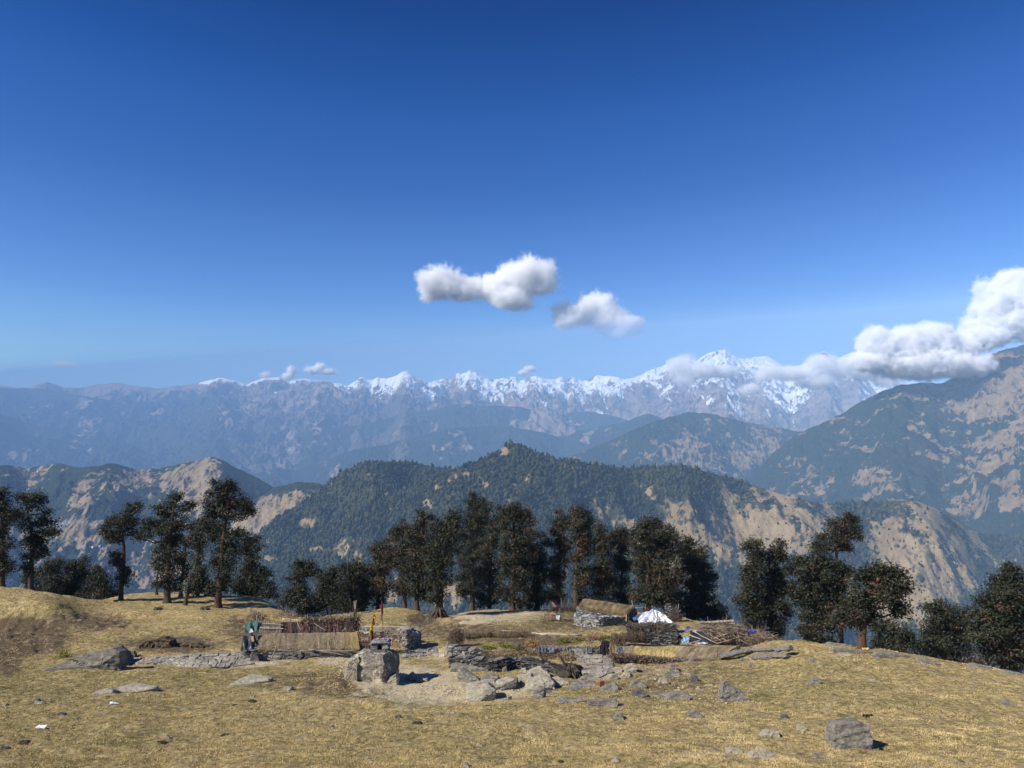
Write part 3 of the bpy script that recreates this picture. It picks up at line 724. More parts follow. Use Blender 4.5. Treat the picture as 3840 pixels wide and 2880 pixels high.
TREES = 'evergreen trees along the edge of the meadow'
def tree(label, c, base, clumps, trunk=(), Y=None, r0=.3, brown=.06, seed=1, bark=None, hue=0.0, dens=1.0, name='evergreen_tree', flare=1.6, depth=.75, cat='tree', grow=None):
    grow = grow or ({'c1': .84, 'c4': .97}.get(c, .92))
    rnd = np.random.default_rng(seed)
    px, py = P(c, *base)
    if Y is None:
        bx, by, bz = G(px, py)
    else:
        bx, by, _ = at(px, py, Y); bz = float(zground(bx, by))
    k = CS(c) * by / FPX
    root = empty(name, (bx, by, bz - .05))
    tag(root, label, cat, TREES)
    o0 = np.array([bx, by, bz - .05])
    def w3(x, y, dy=0.0):
        return np.array(at(*P(c, x, y), by + dy))
    tw = MB()
    tp = [np.array([bx, by, bz - .35])]
    for x, y in trunk:
        tp.append(w3(x, y, rnd.normal() * .12))
    tp = np.array(tp)
    if len(tp) > 1:
        s = np.linspace(0, 1, len(tp)); f = np.linspace(0, 1, max(10, 4 * len(tp)))
        pts = np.stack([np.interp(f, s, tp[:, j]) for j in range(3)], 1)
        for j in range(3):
            pts[1:-1, j] = (pts[:-2, j] + pts[1:-1, j] * 2 + pts[2:, j]) / 4
        rad = r0 * (1 - .75 * f ** .9); rad[0] *= flare; rad[1] *= 1 + (flare - 1) * .45
        pts[:, 0] += .05 * r0 * rnd.standard_normal(len(pts))
        tw.tube(pts, rad, 8)
        if flare > 1.8:
            for a in np.linspace(0, 2 * math.pi, 9, endpoint=False):
                d = np.array([math.cos(a + .2), math.sin(a + .2), 0])
                p0 = pts[0] + d * r0 * .5 + [0, 0, 1.1]; p1 = pts[0] + d * r0 * (2.0 + .5 * rnd.random()); p1[2] = float(zground(p1[0], p1[1])) - .05
                tw.tube([p0, (p0 + p1) / 2 + [0, 0, .05], p1], [r0 * .4, r0 * .32, r0 * .12], 6)
    else:
        pts = np.array([[bx, by, bz - .3], [bx, by, bz + .8]])
        tw.tube(pts, [r0, r0 * .6], 6)
    VV, CC = [], []
    extra = []
    for cl in clumps:                   # ragged outliers around each bough
        for _ in range(1 if c == 'c1' else 2):
            a = rnd.random() * 6.283; s_ = .30 + .14 * rnd.random()
            extra.append((cl[0] + math.cos(a) * cl[2] * 1.12, cl[1] + math.sin(a) * cl[3] * 1.15, cl[2] * s_, cl[3] * s_ * 1.2) + tuple(cl[4:]))
    for cl in list(clumps) + extra:
        x, y, rx, ry = cl[:4]
        br = .55 * brown if len(cl) < 5 else .8 * cl[4]
        gs = .78 + .46 * rnd.random(); rxm, rym = rx * k * grow * gs, ry * k * (grow + .06) * 1.14 * (.7 + .3 * gs)
        rd = max(rym, rxm * depth)
        cen = w3(x, y, (rnd.random() - .5) * 1.5 * rxm)
        if len(tp) > 1 or True:        # a limb carries each clump
            low = pts[pts[:, 2] < cen[2] - .15 * rym]
            j = low[-1] if len(low) else pts[len(pts) // 2]
            j = low[np.argmin(np.linalg.norm(low - cen, axis=1) + .35 * (cen[2] - low[:, 2]))] if len(low) else j
            mid = (j + cen) / 2 + np.array([0, 0, -.12 * np.linalg.norm(cen - j)]) + rnd.standard_normal(3) * .08
            tw.tube([j, mid, cen], [min(.10, r0 * .4), .06, .02], 5, cap=False)
            for _ in range(3):
                e = cen + rnd.standard_normal(3) * np.array([rxm, rd, rym]) * .55
                tw.tube([cen * .6 + mid * .4, (cen + e) / 2, e], [.04, .025, .008], 4, cap=False)
        area = 4 * math.pi * ((rxm * rym) ** 1.6 / 3 + (rxm * rd) ** 1.6 / 3 + (rym * rd) ** 1.6 / 3) ** (1 / 1.6)
        ns = max(5, int(area / .38 * dens))
        dirs = rnd.standard_normal((ns, 3)); dirs /= np.linalg.norm(dirs, axis=1)[:, None]
        rr = .42 + .68 * rnd.random(ns) ** .7
        lump = 1 + .22 * np.sin(dirs[:, 0] * 4 + x) * np.cos(dirs[:, 2] * 5 + y)
        sc = cen + dirs * (rr * lump)[:, None] * np.array([rxm, rd, rym])
        nl = 50
        lp = rnd.standard_normal((ns, nl, 3)) * np.array([.26, .26, .17])
        lp[:, :, 2] -= .25 * (lp[:, :, 0] ** 2 + lp[:, :, 1] ** 2)
        pos = (sc[:, None, :] + lp).reshape(-1, 3)
        nrm = np.repeat(dirs, nl, 0) * .55 + np.array([0, 0, .65]) + rnd.standard_normal((len(pos), 3)) * .5
        nrm /= np.linalg.norm(nrm, axis=1)[:, None]
        t1 = rnd.standard_normal((len(pos), 3)); t1 -= nrm * (t1 * nrm).sum(1)[:, None]; t1 /= np.linalg.norm(t1, axis=1)[:, None]
        t2 = np.cross(nrm, t1)
        ln = (.055 + .065 * rnd.random(len(pos)))[:, None]; wd = ln * (.42 + .2 * rnd.random(len(pos)))[:, None]
        q = np.stack([pos - t1 * ln, pos - t2 * wd, pos + t1 * ln - nrm * .03, pos + t2 * wd], 1)
        VV.append(q.reshape(-1, 3))
        hs = np.repeat(rnd.random(ns), nl) * .6 + rnd.random(len(pos)) * .4
        g0, g1 = np.array([.009, .011, .007]), np.array([.058, .060, .030])
        col = g0 + (g1 - g0) * hs[:, None]
        col *= 1 + hue * np.array([.8, .1, -.2])
        bm_ = np.repeat(rnd.random(ns) < br * 1.0, nl) & (rnd.random(len(pos)) < .8) | (rnd.random(len(pos)) < br * .12)
        bc = np.array([.055, .030, .018]) + rnd.random((len(pos), 1)) * np.array([.085, .042, .022])
        col = np.where(bm_[:, None], bc, col)
        CC.append(np.repeat(col, 4, 0))
    V = np.concatenate(VV) - o0
    F = np.arange(len(V)).reshape(-1, 4)
    for j in range(len(tw.V)): tw.V[j] = tw.V[j] - o0
    tw.build('trunk', bark or M_BARK, root, True)
    mesh_obj('crown', V, F, M_LEAF, root, False, {'Col': np.concatenate(CC)})
    return root

# ---- left group
tree('tall dark tree cut by the left edge of the photo', 'c1', (10, 915), [(20, 200, 50, 45), (30, 290, 70, 60), (60, 380, 60, 50), (20, 460, 60, 60), (30, 560, 40, 50), (20, 650, 30, 40), (60, 740, 55, 40), (30, 790, 40, 40), (-60, 300, 70, 90), (-60, 500, 60, 80)], [(15, 800), (20, 600), (25, 350), (20, 220)], 66, .32, .25, 11)
tree('slim tree with open forked top, second from the left edge', 'c1', (235, 908), [(250, 225, 70, 34), (190, 265, 55, 40), (165, 345, 45, 42), (285, 285, 40, 40), (340, 390, 85, 45), (380, 470, 45, 35), (190, 430, 68, 45), (230, 520, 80, 60), (320, 520, 50, 36), (250, 610, 90, 52), (300, 665, 45, 38), (230, 705, 32, 45), (230, 770, 28, 36)], [(237, 780), (240, 600), (235, 480), (205, 330)], 68, .26, .08, 12)
B = 'evergreen_shrub_tree'
tree('low rounded dark tree behind the grassy knoll, beside the slim forked tree', 'c1', (380, 960), [(400, 740, 70, 40), (330, 790, 70, 50), (420, 820, 90, 60), (280, 850, 80, 50), (350, 900, 100, 50), (220, 890, 60, 40), (310, 960, 150, 60)], (), 86, .2, .05, 13, name=B)
tree('low broad dark tree in the middle of the clump behind the knoll', 'c1', (590, 970), [(600, 735, 80, 40), (550, 800, 90, 60), (650, 810, 80, 60), (560, 890, 100, 60), (500, 930, 80, 40), (560, 970, 150, 50)], (), 88, .2, .05, 14, name=B)
tree('low dark tree at the right end of the clump, next to the pole-trunked tree', 'c1', (780, 975), [(760, 800, 70, 40), (720, 860, 90, 60), (800, 850, 60, 45), (780, 920, 90, 50), (860, 930, 50, 40), (680, 940, 80, 40), (760, 985, 140, 40)], (), 86, .2, .05, 15, name=B)
tree('lone tree with a bare pole-like trunk and candelabra top', 'c1', (910, 1003), [(985, 330, 62, 34), (1030, 308, 34, 22), (870, 378, 60, 38), (800, 445, 38, 28), (920, 440, 72, 52), (1000, 470, 50, 48), (820, 510, 52, 34), (850, 550, 36, 22), (890, 480, 70, 44), (960, 400, 50, 34), (888, 665, 32, 28), (878, 740, 34, 24), (930, 800, 52, 38), (972, 812, 42, 32), (915, 850, 32, 28), (892, 702, 18, 14)], [(917, 900), (933, 760), (936, 600), (928, 545), (920, 450)], None, .25, .1, 16, M_BARKR, flare=1.4)
tree('tall tree with layered crown right of the lone pole-trunked tree', 'c1', (1260, 1025), [(1310, 258, 82, 42), (1240, 300, 85, 46), (1400, 312, 70, 42), (1120, 430, 66, 50), (1190, 440, 66, 46), (1300, 380, 115, 56), (1280, 460, 95, 46), (1095, 520, 55, 30), (1380, 440, 50, 46), (1250, 560, 88, 50), (1340, 540, 56, 40), (1280, 640, 80, 58), (1330, 660, 50, 50), (1290, 740, 72, 58), (1270, 830, 78, 50), (1225, 885, 42, 36), (1315, 885, 42, 32)], [(1265, 900), (1270, 700), (1290, 500), (1310, 300)], None, .36, .08, 17)
tree('thin short-crowned tree behind the layered one', 'c1', (1180, 948), [(1190, 740, 26, 30), (1200, 670, 32, 38), (1212, 600, 36, 36)], [(1182, 860), (1195, 750), (1205, 640)], 79, .16, .1, 18)
tree('slender tree with drooping reddish limbs close behind the layered one', 'c1', (1360, 975), [(1440, 455, 34, 36), (1410, 560, 32, 36), (1390, 690, 42, 46), (1400, 740, 36, 36), (1370, 825, 36, 36)], [(1375, 820), (1398, 620), (1440, 470)], 76, .2, .35, 19, M_BARKR)
tree('leaning tree whose trunk slants right beside the tallest tree', 'c1', (1395, 1045), [(1540, 410, 78, 44), (1500, 490, 58, 46), (1530, 560, 58, 42), (1500, 640, 60, 42), (1480, 720, 72, 46), (1500, 800, 66, 40), (1470, 870, 82, 46), (1425, 920, 46, 34), (1530, 880, 46, 46), (1575, 345, 54, 36)], [(1410, 960), (1450, 850), (1485, 700), (1525, 560), (1565, 420)], None, .2, .08, 20)
tree('short bushy tree between the leaning tree and the tallest tree', 'c1', (1490, 1000), [(1500, 900, 58, 46), (1560, 915, 58, 46), (1520, 850, 50, 40)], [(1500, 900)], 77, .26, .06, 21)
tree('tallest tree of the left group with rounded top and bare gap in the trunk', 'c1', (1640, 1062), [(1700, 138, 78, 36), (1650, 182, 66, 42), (1765, 180, 66, 42), (1705, 232, 115, 48), (1825, 250, 40, 36), (1640, 285, 85, 42), (1740, 300, 115, 42), (1610, 345, 56, 36), (1840, 330, 50, 36), (1780, 368, 86, 32), (1700, 340, 95, 36), (1600, 440, 85, 46), (1660, 500, 66, 42), (1740, 505, 86, 56), (1680, 580, 78, 58), (1760, 590, 76, 58), (1640, 680, 66, 50), (1720, 680, 86, 56), (1650, 770, 66, 56), (1720, 780, 76, 56), (1680, 870, 76, 46), (1620, 920, 56, 40)], [(1650, 950), (1668, 750), (1690, 500), (1702, 400), (1702, 200)], None, .36, .05, 22, M_BARKR)
tree('broad dark tree with hanging branches right behind the tallest tree', 'c1', (1890, 970), [(1860, 540, 66, 46), (1900, 600, 66, 56), (1830, 640, 56, 56), (1900, 700, 66, 56), (1860, 770, 78, 58), (1920, 800, 66, 56), (1990, 850, 56, 56), (1850, 870, 78, 66), (1940, 900, 78, 56), (2030, 920, 46, 46), (1780, 900, 66, 56), (2070, 960, 40, 30), (1900, 960, 120, 40)], [(1885, 860), (1870, 700), (1865, 560)], 84, .3, .12, 23)
# ---- centre group
tree('squat dark tree with a crooked trunk at the left end of the central row', 'c2', (250, 1130), [(275, 760, 58, 34), (330, 775, 46, 34), (240, 830, 50, 50), (250, 910, 66, 56), (200, 960, 66, 56), (270, 990, 76, 56), (185, 1020, 56, 46), (300, 1040, 56, 46)], [(252, 1000), (243, 850), (265, 770)], None, .34, .06, 24)
tree('round bushy tree behind the squat crooked one', 'c2', (480, 1085), [(510, 785, 56, 40), (420, 840, 50, 50), (480, 870, 78, 58), (430, 950, 78, 58), (520, 960, 78, 58), (410, 1040, 90, 50), (520, 1040, 90, 50)], (), 80, .25, .12, 25, name=B)
tree('domed dark green tree left of the red-brown tree', 'c2', (670, 1082), [(690, 745, 56, 42), (640, 795, 76, 46), (720, 815, 66, 56), (670, 880, 96, 58), (600, 900, 58, 56), (740, 930, 66, 56), (660, 985, 106, 58), (725, 1040, 76, 46), (600, 1050, 80, 46)], (), 76, .28, .07, 26)
tree('thin tree hung all over with red-brown dead leaves', 'c2', (835, 1060), [(870, 590, 46, 42), (850, 650, 46, 46), (890, 705, 52, 46), (830, 760, 50, 46), (870, 825, 52, 56), (850, 905, 52, 56), (840, 985, 46, 50), (905, 630, 40, 36)], [(845, 900), (855, 750), (870, 600)], 76, .2, .75, 27, M_BARKR)
tree('tall thin tree with a brown top and a crooked side limb', 'c2', (1040, 1075), [(1020, 450, 32, 38, .6), (990, 525, 46, 38, .5), (1020, 605, 46, 56, .5), (930, 645, 52, 36, .3), (1000, 725, 50, 56), (1045, 805, 46, 56), (1000, 905, 46, 46), (1035, 965, 38, 38)], [(1040, 900), (1030, 700), (1020, 470)], 73, .22, .2, 28)
tree('tall conical dark tree second in the central row', 'c2', (1130, 1062), [(1182, 382, 60, 46), (1160, 455, 66, 46), (1130, 545, 76, 56), (1192, 565, 66, 56), (1120, 645, 76, 58), (1180, 705, 76, 58), (1110, 775, 76, 58), (1170, 835, 66, 56), (1115, 905, 66, 46), (1190, 945, 56, 46)], [(1135, 900), (1150, 650), (1180, 400)], 72, .27, .1, 29, hue=.25)
tree('tall tree with a swollen root base on the bank', 'c2', (1300, 1135), [(1412, 360, 50, 46), (1330, 425, 56, 42), (1300, 505, 76, 52), (1385, 495, 66, 56), (1412, 435, 52, 42), (1290, 605, 86, 56), (1365, 645, 86, 56), (1270, 705, 76, 56), (1340, 745, 86, 56), (1290, 825, 76, 56), (1350, 850, 56, 36), (1280, 905, 56, 46), (1300, 965, 52, 40)], [(1305, 1010), (1310, 800), (1340, 550), (1400, 400)], None, .36, .07, 30, flare=2.0)
tree('highest tree of the central row with a thick black trunk', 'c2', (1550, 1075), [(1605, 268, 78, 46), (1572, 342, 72, 46), (1645, 342, 70, 56), (1585, 432, 96, 56), (1515, 480, 56, 46), (1650, 452, 66, 56), (1530, 572, 86, 56), (1615, 582, 76, 56), (1500, 682, 76, 56), (1565, 722, 86, 56), (1510, 802, 66, 56), (1595, 842, 66, 56), (1530, 905, 66, 56), (1480, 930, 46, 40)], [(1552, 950), (1560, 750), (1580, 500), (1605, 280)], None, .42, .04, 31, flare=1.8)
tree('round-crowned tree filling the gap right of the highest central tree', 'c2', (1680, 1082), [(1680, 620, 86, 56), (1705, 722, 86, 56), (1640, 802, 76, 56), (1705, 852, 76, 56), (1660, 932, 86, 56), (1650, 1022, 66, 46), (1720, 505, 66, 56), (1740, 420, 50, 50)], [(1680, 900), (1695, 650)], 77, .25, .12, 32)
tree('twin-topped tall tree with brown patches in the middle of the row', 'c2', (1850, 1085), [(1790, 318, 56, 36), (1850, 342, 66, 42), (1955, 345, 56, 36), (1880, 422, 86, 56), (1800, 452, 66, 56), (1985, 405, 52, 36), (2005, 485, 66, 42), (1930, 525, 86, 52), (1850, 565, 86, 56), (1970, 625, 76, 56), (1850, 655, 86, 56), (1890, 745, 96, 56), (1820, 805, 86, 56), (1900, 865, 86, 56), (1830, 955, 66, 56), (1900, 1000, 56, 36)], [(1852, 950), (1860, 700), (1870, 500), (1850, 350)], 73, .3, .25, 33, M_BARKR)
tree('dark tree with dense lower crown right of the twin-topped tree', 'c2', (2040, 1085), [(2065, 605, 66, 46), (2012, 685, 76, 56), (2082, 705, 66, 56), (2040, 805, 76, 56), (2092, 825, 56, 56), (2020, 905, 76, 56), (2082, 955, 66, 56), (2020, 1010, 60, 40)], [(2042, 900), (2050, 700)], 75, .28, .1, 34)
tree('reddish half-dead tree left of the green spire', 'c3', (390, 1065), [(420, 380, 56, 36), (400, 452, 66, 46), (380, 545, 56, 46), (432, 585, 46, 36), (400, 665, 56, 56), (390, 745, 56, 56), (380, 845, 50, 56), (372, 935, 46, 46), (392, 1005, 46, 36)], [(392, 900), (398, 650), (415, 400)], 75, .22, .5, 35, M_BARKR)
tree('narrow green-topped spire with rusty lower limbs', 'c3', (520, 1045), [(572, 332, 56, 36), (540, 402, 76, 46), (602, 392, 36, 36), (550, 482, 76, 46), (612, 505, 46, 36), (560, 565, 56, 46, .5), (590, 645, 46, 56, .6), (520, 705, 36, 56, .6), (570, 785, 56, 56), (535, 865, 36, 56), (600, 885, 56, 56), (590, 975, 66, 46)], [(522, 900), (535, 700), (555, 500), (570, 350)], 71, .3, .3, 36)
tree('medium tree with mixed brown leaves behind the thatched upper hut', 'c3', (700, 1045), [(710, 480, 56, 36), (755, 565, 66, 56), (700, 605, 56, 56), (720, 705, 76, 56), (765, 745, 56, 56), (700, 805, 76, 56), (750, 875, 66, 56), (690, 925, 66, 56), (740, 985, 66, 46)], [(702, 900), (715, 650)], 77, .25, .28, 37)
tree('slim dark tree behind the ridge end of the upper hut', 'c3', (870, 1050), [(850, 482, 66, 36), (905, 515, 56, 46), (840, 565, 66, 46), (880, 625, 66, 56), (840, 705, 66, 56), (900, 745, 56, 56), (860, 855, 66, 56), (880, 935, 66, 56), (840, 995, 66, 46)], [(868, 850), (865, 600)], 79, .25, .15, 38)
tree('big broad green tree behind the white tarpaulin', 'c3', (1060, 1075), [(1082, 420, 86, 38), (1030, 462, 76, 46), (1125, 492, 86, 46), (1020, 545, 86, 46), (1182, 545, 76, 46), (1100, 595, 106, 56), (1000, 645, 76, 56), (1080, 705, 106, 56), (1020, 795, 86, 56), (1100, 825, 86, 56), (1030, 905, 86, 56), (1100, 955, 76, 56), (990, 990, 70, 50)], [(1062, 900), (1070, 650), (1080, 450)], 71, .35, .1, 39, hue=.1)
tree('rust-tinged tree between the broad green tree and the dark end tree', 'c3', (1210, 1085), [(1225, 502, 56, 36), (1190, 585, 76, 46), (1255, 625, 66, 46), (1200, 695, 86, 56), (1180, 785, 76, 56, .5), (1245, 845, 76, 56, .5), (1180, 905, 76, 56, .4), (1235, 965, 76, 56), (1190, 1025, 66, 36)], [(1212, 900), (1215, 650)], 71, .3, .3, 40, M_BARKR)
tree('wide black-green tree ending the central row on the right', 'c3', (1400, 1110), [(1322, 562, 56, 36), (1372, 622, 76, 46), (1332, 705, 86, 56), (1445, 665, 56, 46), (1422, 725, 76, 56), (1362, 805, 86, 56), (1472, 785, 56, 56), (1432, 865, 86, 56), (1512, 865, 56, 56), (1382, 935, 86, 56), (1485, 955, 76, 56), (1422, 1035, 86, 56), (1522, 1045, 56, 56), (1342, 1055, 56, 46), (1560, 1110, 60, 40), (1440, 1110, 100, 40)], [(1402, 950), (1400, 750)], 75, .35, .08, 41)
tree('small dark bush tree low behind the right shoulder of the knoll', 'c3', (1600, 1160), [(1590, 1110, 60, 50), (1560, 1150, 70, 40), (1640, 1150, 50, 36)], (), 74, .15, .15, 42, name=B)
# ---- right group
tree('slim tree with a small detached top, leftmost beyond the wood pile', 'c4', (210, 1320), [(160, 600, 42, 46), (165, 660, 38, 38), (200, 735, 56, 56), (160, 795, 46, 56), (185, 885, 66, 56), (120, 965, 56, 56), (150, 1040, 70, 56), (120, 1080, 56, 46), (180, 1165, 56, 46)], [(212, 1150), (190, 900), (165, 640)], 60, .24, .18, 43)
tree('full dark tree with a pointed top above the wood pile', 'c4', (310, 1325), [(350, 612, 50, 46), (320, 675, 66, 46), (362, 725, 56, 56), (290, 805, 76, 56), (382, 845, 56, 46, .5), (300, 905, 86, 56), (412, 935, 50, 56), (250, 1005, 86, 56), (345, 1025, 86, 56), (282, 1105, 86, 56), (420, 1105, 56, 56), (350, 1185, 76, 56), (300, 1250, 66, 36)], [(308, 1150), (315, 900), (345, 650)], 61, .28, .2, 44)
tree('dense tall tree below the lone flat-topped one', 'c4', (650, 1340), [(795, 755, 66, 50), (800, 850, 66, 56), (790, 950, 60, 56), (660, 622, 56, 36), (640, 685, 76, 46), (560, 765, 86, 56), (685, 765, 86, 56), (480, 755, 56, 46), (745, 805, 76, 56), (620, 845, 96, 56), (820, 832, 46, 36), (560, 905, 76, 56), (705, 915, 86, 56), (520, 975, 56, 56), (650, 995, 96, 56), (765, 1015, 66, 46, .4), (600, 1085, 66, 46), (725, 1115, 76, 56, .4), (640, 1185, 66, 46, .4), (765, 1205, 76, 56), (600, 1245, 56, 46), (700, 1285, 56, 36)], [(652, 1150), (655, 900), (658, 650)], 58, .34, .14, 45)
tree('lone flat-topped tree rising on a bare trunk above its neighbours', 'c4', (830, 1345), [(890, 400, 46, 28), (812, 432, 56, 34), (905, 472, 66, 42), (742, 522, 56, 32), (832, 545, 66, 38, .45), (935, 512, 46, 36), (792, 582, 56, 32, .6), (862, 585, 38, 26, .5)], [(825, 1100), (805, 850), (797, 700), (800, 560), (860, 450)], 67, .26, .12, 46, M_BARKR)
tree('spreading tree with a reddish trunk and windswept flat crown', 'c4', (990, 1375), [(1130, 800, 76, 42), (1042, 832, 76, 46), (1222, 822, 56, 46), (1182, 885, 106, 56), (1060, 925, 86, 56, .35), (930, 945, 56, 56), (1272, 935, 56, 56), (1152, 985, 106, 46, .5), (1262, 1035, 56, 46), (980, 1025, 76, 56), (900, 1085, 76, 56, .4), (860, 1165, 66, 46), (1050, 1085, 50, 36), (960, 1125, 56, 36)], [(990, 1290), (1000, 1180), (1030, 1020), (1100, 900)], None, .3, .15, 47, M_BARKR)
tree('dark bush tree right of the reddish trunk, behind the rocky crest', 'c4', (1220, 1400), [(1162, 1195, 66, 36), (1262, 1235, 86, 46), (1332, 1305, 76, 46), (1200, 1295, 86, 56), (1302, 1372, 76, 46, .3), (1180, 1370, 80, 40)], (), 57, .22, .14, 48, name=B)
tree('wide grey-green tree low in the gap before the right edge trees', 'c4', (1600, 1460), [(1622, 1055, 76, 46), (1540, 1105, 76, 56), (1702, 1135, 76, 56), (1620, 1185, 96, 56), (1500, 1225, 86, 56), (1742, 1245, 76, 56), (1600, 1295, 106, 66), (1480, 1335, 76, 56), (1722, 1355, 96, 56), (1560, 1405, 86, 46), (1440, 1405, 56, 36), (1680, 1440, 100, 46)], (), 60, .3, .06, 49)
tree('big leaning green tree with rusty lower branches at the right edge', 'c4', (2060, 1490), [(2142, 772, 56, 36), (2082, 832, 66, 46), (2182, 852, 66, 56), (2040, 905, 76, 56), (2142, 945, 106, 56), (1960, 985, 76, 56), (2062, 1025, 96, 56), (1930, 1075, 86, 56), (2152, 1055, 76, 56), (2032, 1135, 106, 56), (1900, 1175, 86, 56), (2142, 1165, 86, 56), (1962, 1255, 106, 56), (2082, 1285, 96, 56, .35), (1920, 1345, 86, 56), (2032, 1385, 106, 56, .4), (2152, 1385, 96, 56, .45), (1880, 1435, 76, 36, .5), (2100, 1475, 86, 46, .5), (2240, 1000, 90, 90), (2260, 1200, 90, 90)], [(2062, 1300), (2080, 1050), (2140, 800)], 52, .34, .07, 50)
# ================================================================== materials of the huts, walls and rocks
def colmat(name, sc=8.0, amt=.45, rough=.9, bump=.5, bd=.02, spec=.15, stretch=(1, 1, 1)):
    m = NM(name)
    n = m.noise(sc, 5, .65, m.mapv(stretch))
    c = m.mix(amt, m.attr('Col', False), m.mix(m.step(n, .3, .7), (.25, .25, .25), (1.5, 1.5, 1.5)), 'MULTIPLY')
    m.nt.nodes[c.node.name].clamp_result = False
    return m.fin(c, m.bump(n, bump, bd), rough, spec)
M_STONE = colmat('dry stone', 9, .6, .9, .8, .03)
M_STRAW = colmat('straw thatch', 20, .35, .85, .3, .01)
M_WOOD = colmat('weathered wood', 10, .5, .9, .6, .02, stretch=(1, 1, 1))
M_TWIG = colmat('dry twigs and leaves', 14, .4, .9, .3, .01)
M_CLOTH = colmat('cloth', 6, .15, .85, .1, .01)
M_PLASTIC = colmat('plastic sheet', 5, .25, .4, .4, .05, .5)
M_RUST = colmat('rusty sheet', 7, .5, .75, .3, .02, .3)
M_SOIL = colmat('bare earth', 5, .6, .95, 1.0, .08)

def rockmat(name, c0, c1, c2, strat=(1.2, 1.2, 6), lich=.5):
    m = NM(name)
    n = m.noise(2.2, 6, .68); s = m.noise(3.0, 5, .7, m.mapv(strat, (R(20), R(14), 0))); f = m.noise(14, 5, .7)
    c = m.mix(m.step(s, .3, .7), c0, c1)
    c = m.mix(m.math('MULTIPLY', m.step(n, .5, .66), lich), c, c2)
    c = m.mix(m.step(f, .55, .75, 0, .5), c, tuple(.35 * v for v in c0))
    h = m.math('ADD', m.math('MULTIPLY', s, .8), m.math('MULTIPLY', f, .4))
    return m.fin(c, m.bump(h, 1.0, .09), .85, .2)
M_ROCK = rockmat('slate rock', (0.115, 0.105, 0.088), (0.28, 0.255, 0.205), (0.43, 0.385, 0.29))
M_ROCKP = rockmat('pale slab rock', (0.24, 0.21, 0.155), (0.47, 0.415, 0.31), (0.58, 0.51, 0.37))
M_ROCKD = rockmat('dark grey rock', (0.06, 0.058, 0.055), (0.17, 0.16, 0.145), (0.30, 0.28, 0.24), lich=.35)
M_ROCKB = rockmat('shrine boulder rock', (0.10, 0.092, 0.078), (0.26, 0.237, 0.19), (0.56, 0.48, 0.33), lich=.95)

def displace(V, amp, lam, seed):
    a = fbm(V[:, 0] / lam + V[:, 2] * .7 / lam, V[:, 1] / lam - V[:, 2] * .5 / lam, seed, 4, .6)
    b = fbm(V[:, 2] / lam + 9, (V[:, 0] + V[:, 1]) / lam, seed + 3, 4, .6)
    c = fbm(V[:, 1] / lam - 7, (V[:, 2] - V[:, 0]) / lam, seed + 7, 4, .6)
    return V + amp * np.stack([a, b, c], 1)

def hull_rock(name, label, c, vis, base, mat, cat='rock', Y0=None, dback=1.0, seed=1, amp=.05, cuts=3, group=None, sink=.25, parent=None, lowfrom=-1e9):
    """vis: corner points (x, y, depth offset in m) seen in the picture; the rock is closed behind and below"""
    gx, gy, gz = G(*P(c, *base))
    Y = Y0 or gy
    pts = []
    for q in vis:
        x, y = q[:2]; d = q[2] if len(q) > 2 else 0.0
        p = np.array(at(*P(c, x, y), Y + d))
        pts.append(p)
    pts = np.array(pts)
    low = pts.copy(); low[:, 1] += .05; low[:, 2] = (np.minimum(low[:, 2], zground(low[:, 0], low[:, 1])) - sink) if sink > 0 else low[:, 2] + sink
    keep_ = np.array([q[1] >= lowfrom for q in vis]); low = low[keep_]
    back = pts.copy(); back[:, 1] += dback; cz_ = pts[:, 2].max()
    back[:, 2] = back[:, 2] - .12 * dback
    lb = low.copy(); lb[:, 1] += dback
    allp = np.concatenate([pts, low, back, lb])
    bm = bmesh.new()
    for p in allp: bm.verts.new(p)
    r = bmesh.ops.convex_hull(bm, input=bm.verts[:])
    bmesh.ops.delete(bm, geom=list({e for e in r['geom_interior'] + r['geom_unused'] if isinstance(e, bmesh.types.BMVert)}), context='VERTS')
    bmesh.ops.bevel(bm, geom=bm.edges[:], offset=.03 + .25 * amp, segments=1, affect='EDGES', clamp_overlap=True)
    bmesh.ops.triangulate(bm, faces=bm.faces[:])
    for _ in range(cuts):
        L = float(np.ptp(pts[:, 0])) / 14
        es = [e for e in bm.edges if e.calc_length() > L]
        if es: bmesh.ops.subdivide_edges(bm, edges=es, cuts=1)
        bmesh.ops.triangulate(bm, faces=bm.faces[:])
    bm.verts.index_update()
    V = np.array([v.co[:] for v in bm.verts]); T = np.array([[v.index for v in f.verts] for f in bm.faces])
    bm.free()
    sz = float(np.ptp(pts[:, 0])) + .2
    V = displace(V, amp * .8, .35 * sz, seed); V = displace(V, amp * .5, .09 * sz, seed + 11)
    cxy = V[:, :2].mean(0); hl = .05 + .045 * sz
    lay = np.floor((V[:, 2] + .35 * V[:, 0] * math.cos(seed) + .25 * V[:, 1] + .04 * fbm(V[:, 0] / .4, V[:, 1] / .4, seed, 2)) / hl).astype(np.int64)
    jj = (_hash(lay, lay * 0 + seed, 5) / 16777216.0 - .5)
    V[:, :2] = cxy + (V[:, :2] - cxy) * (1 + (.13 if amp < .06 else .05) * jj)[:, None]
    V[:, 2] = np.minimum(V[:, 2], pts[:, 2].max() + .02)
    loc = np.array([V[:, 0].mean(), V[:, 1].mean(), float(zground(V[:, 0].mean(), V[:, 1].mean()))])
    o = mesh_obj(name, V - loc, T, mat, parent, False, {'Col': np.tile([.115, .08, .05], (len(V), 1))})
    o.location = loc
    if label: tag(o, label, cat, group)
    return o

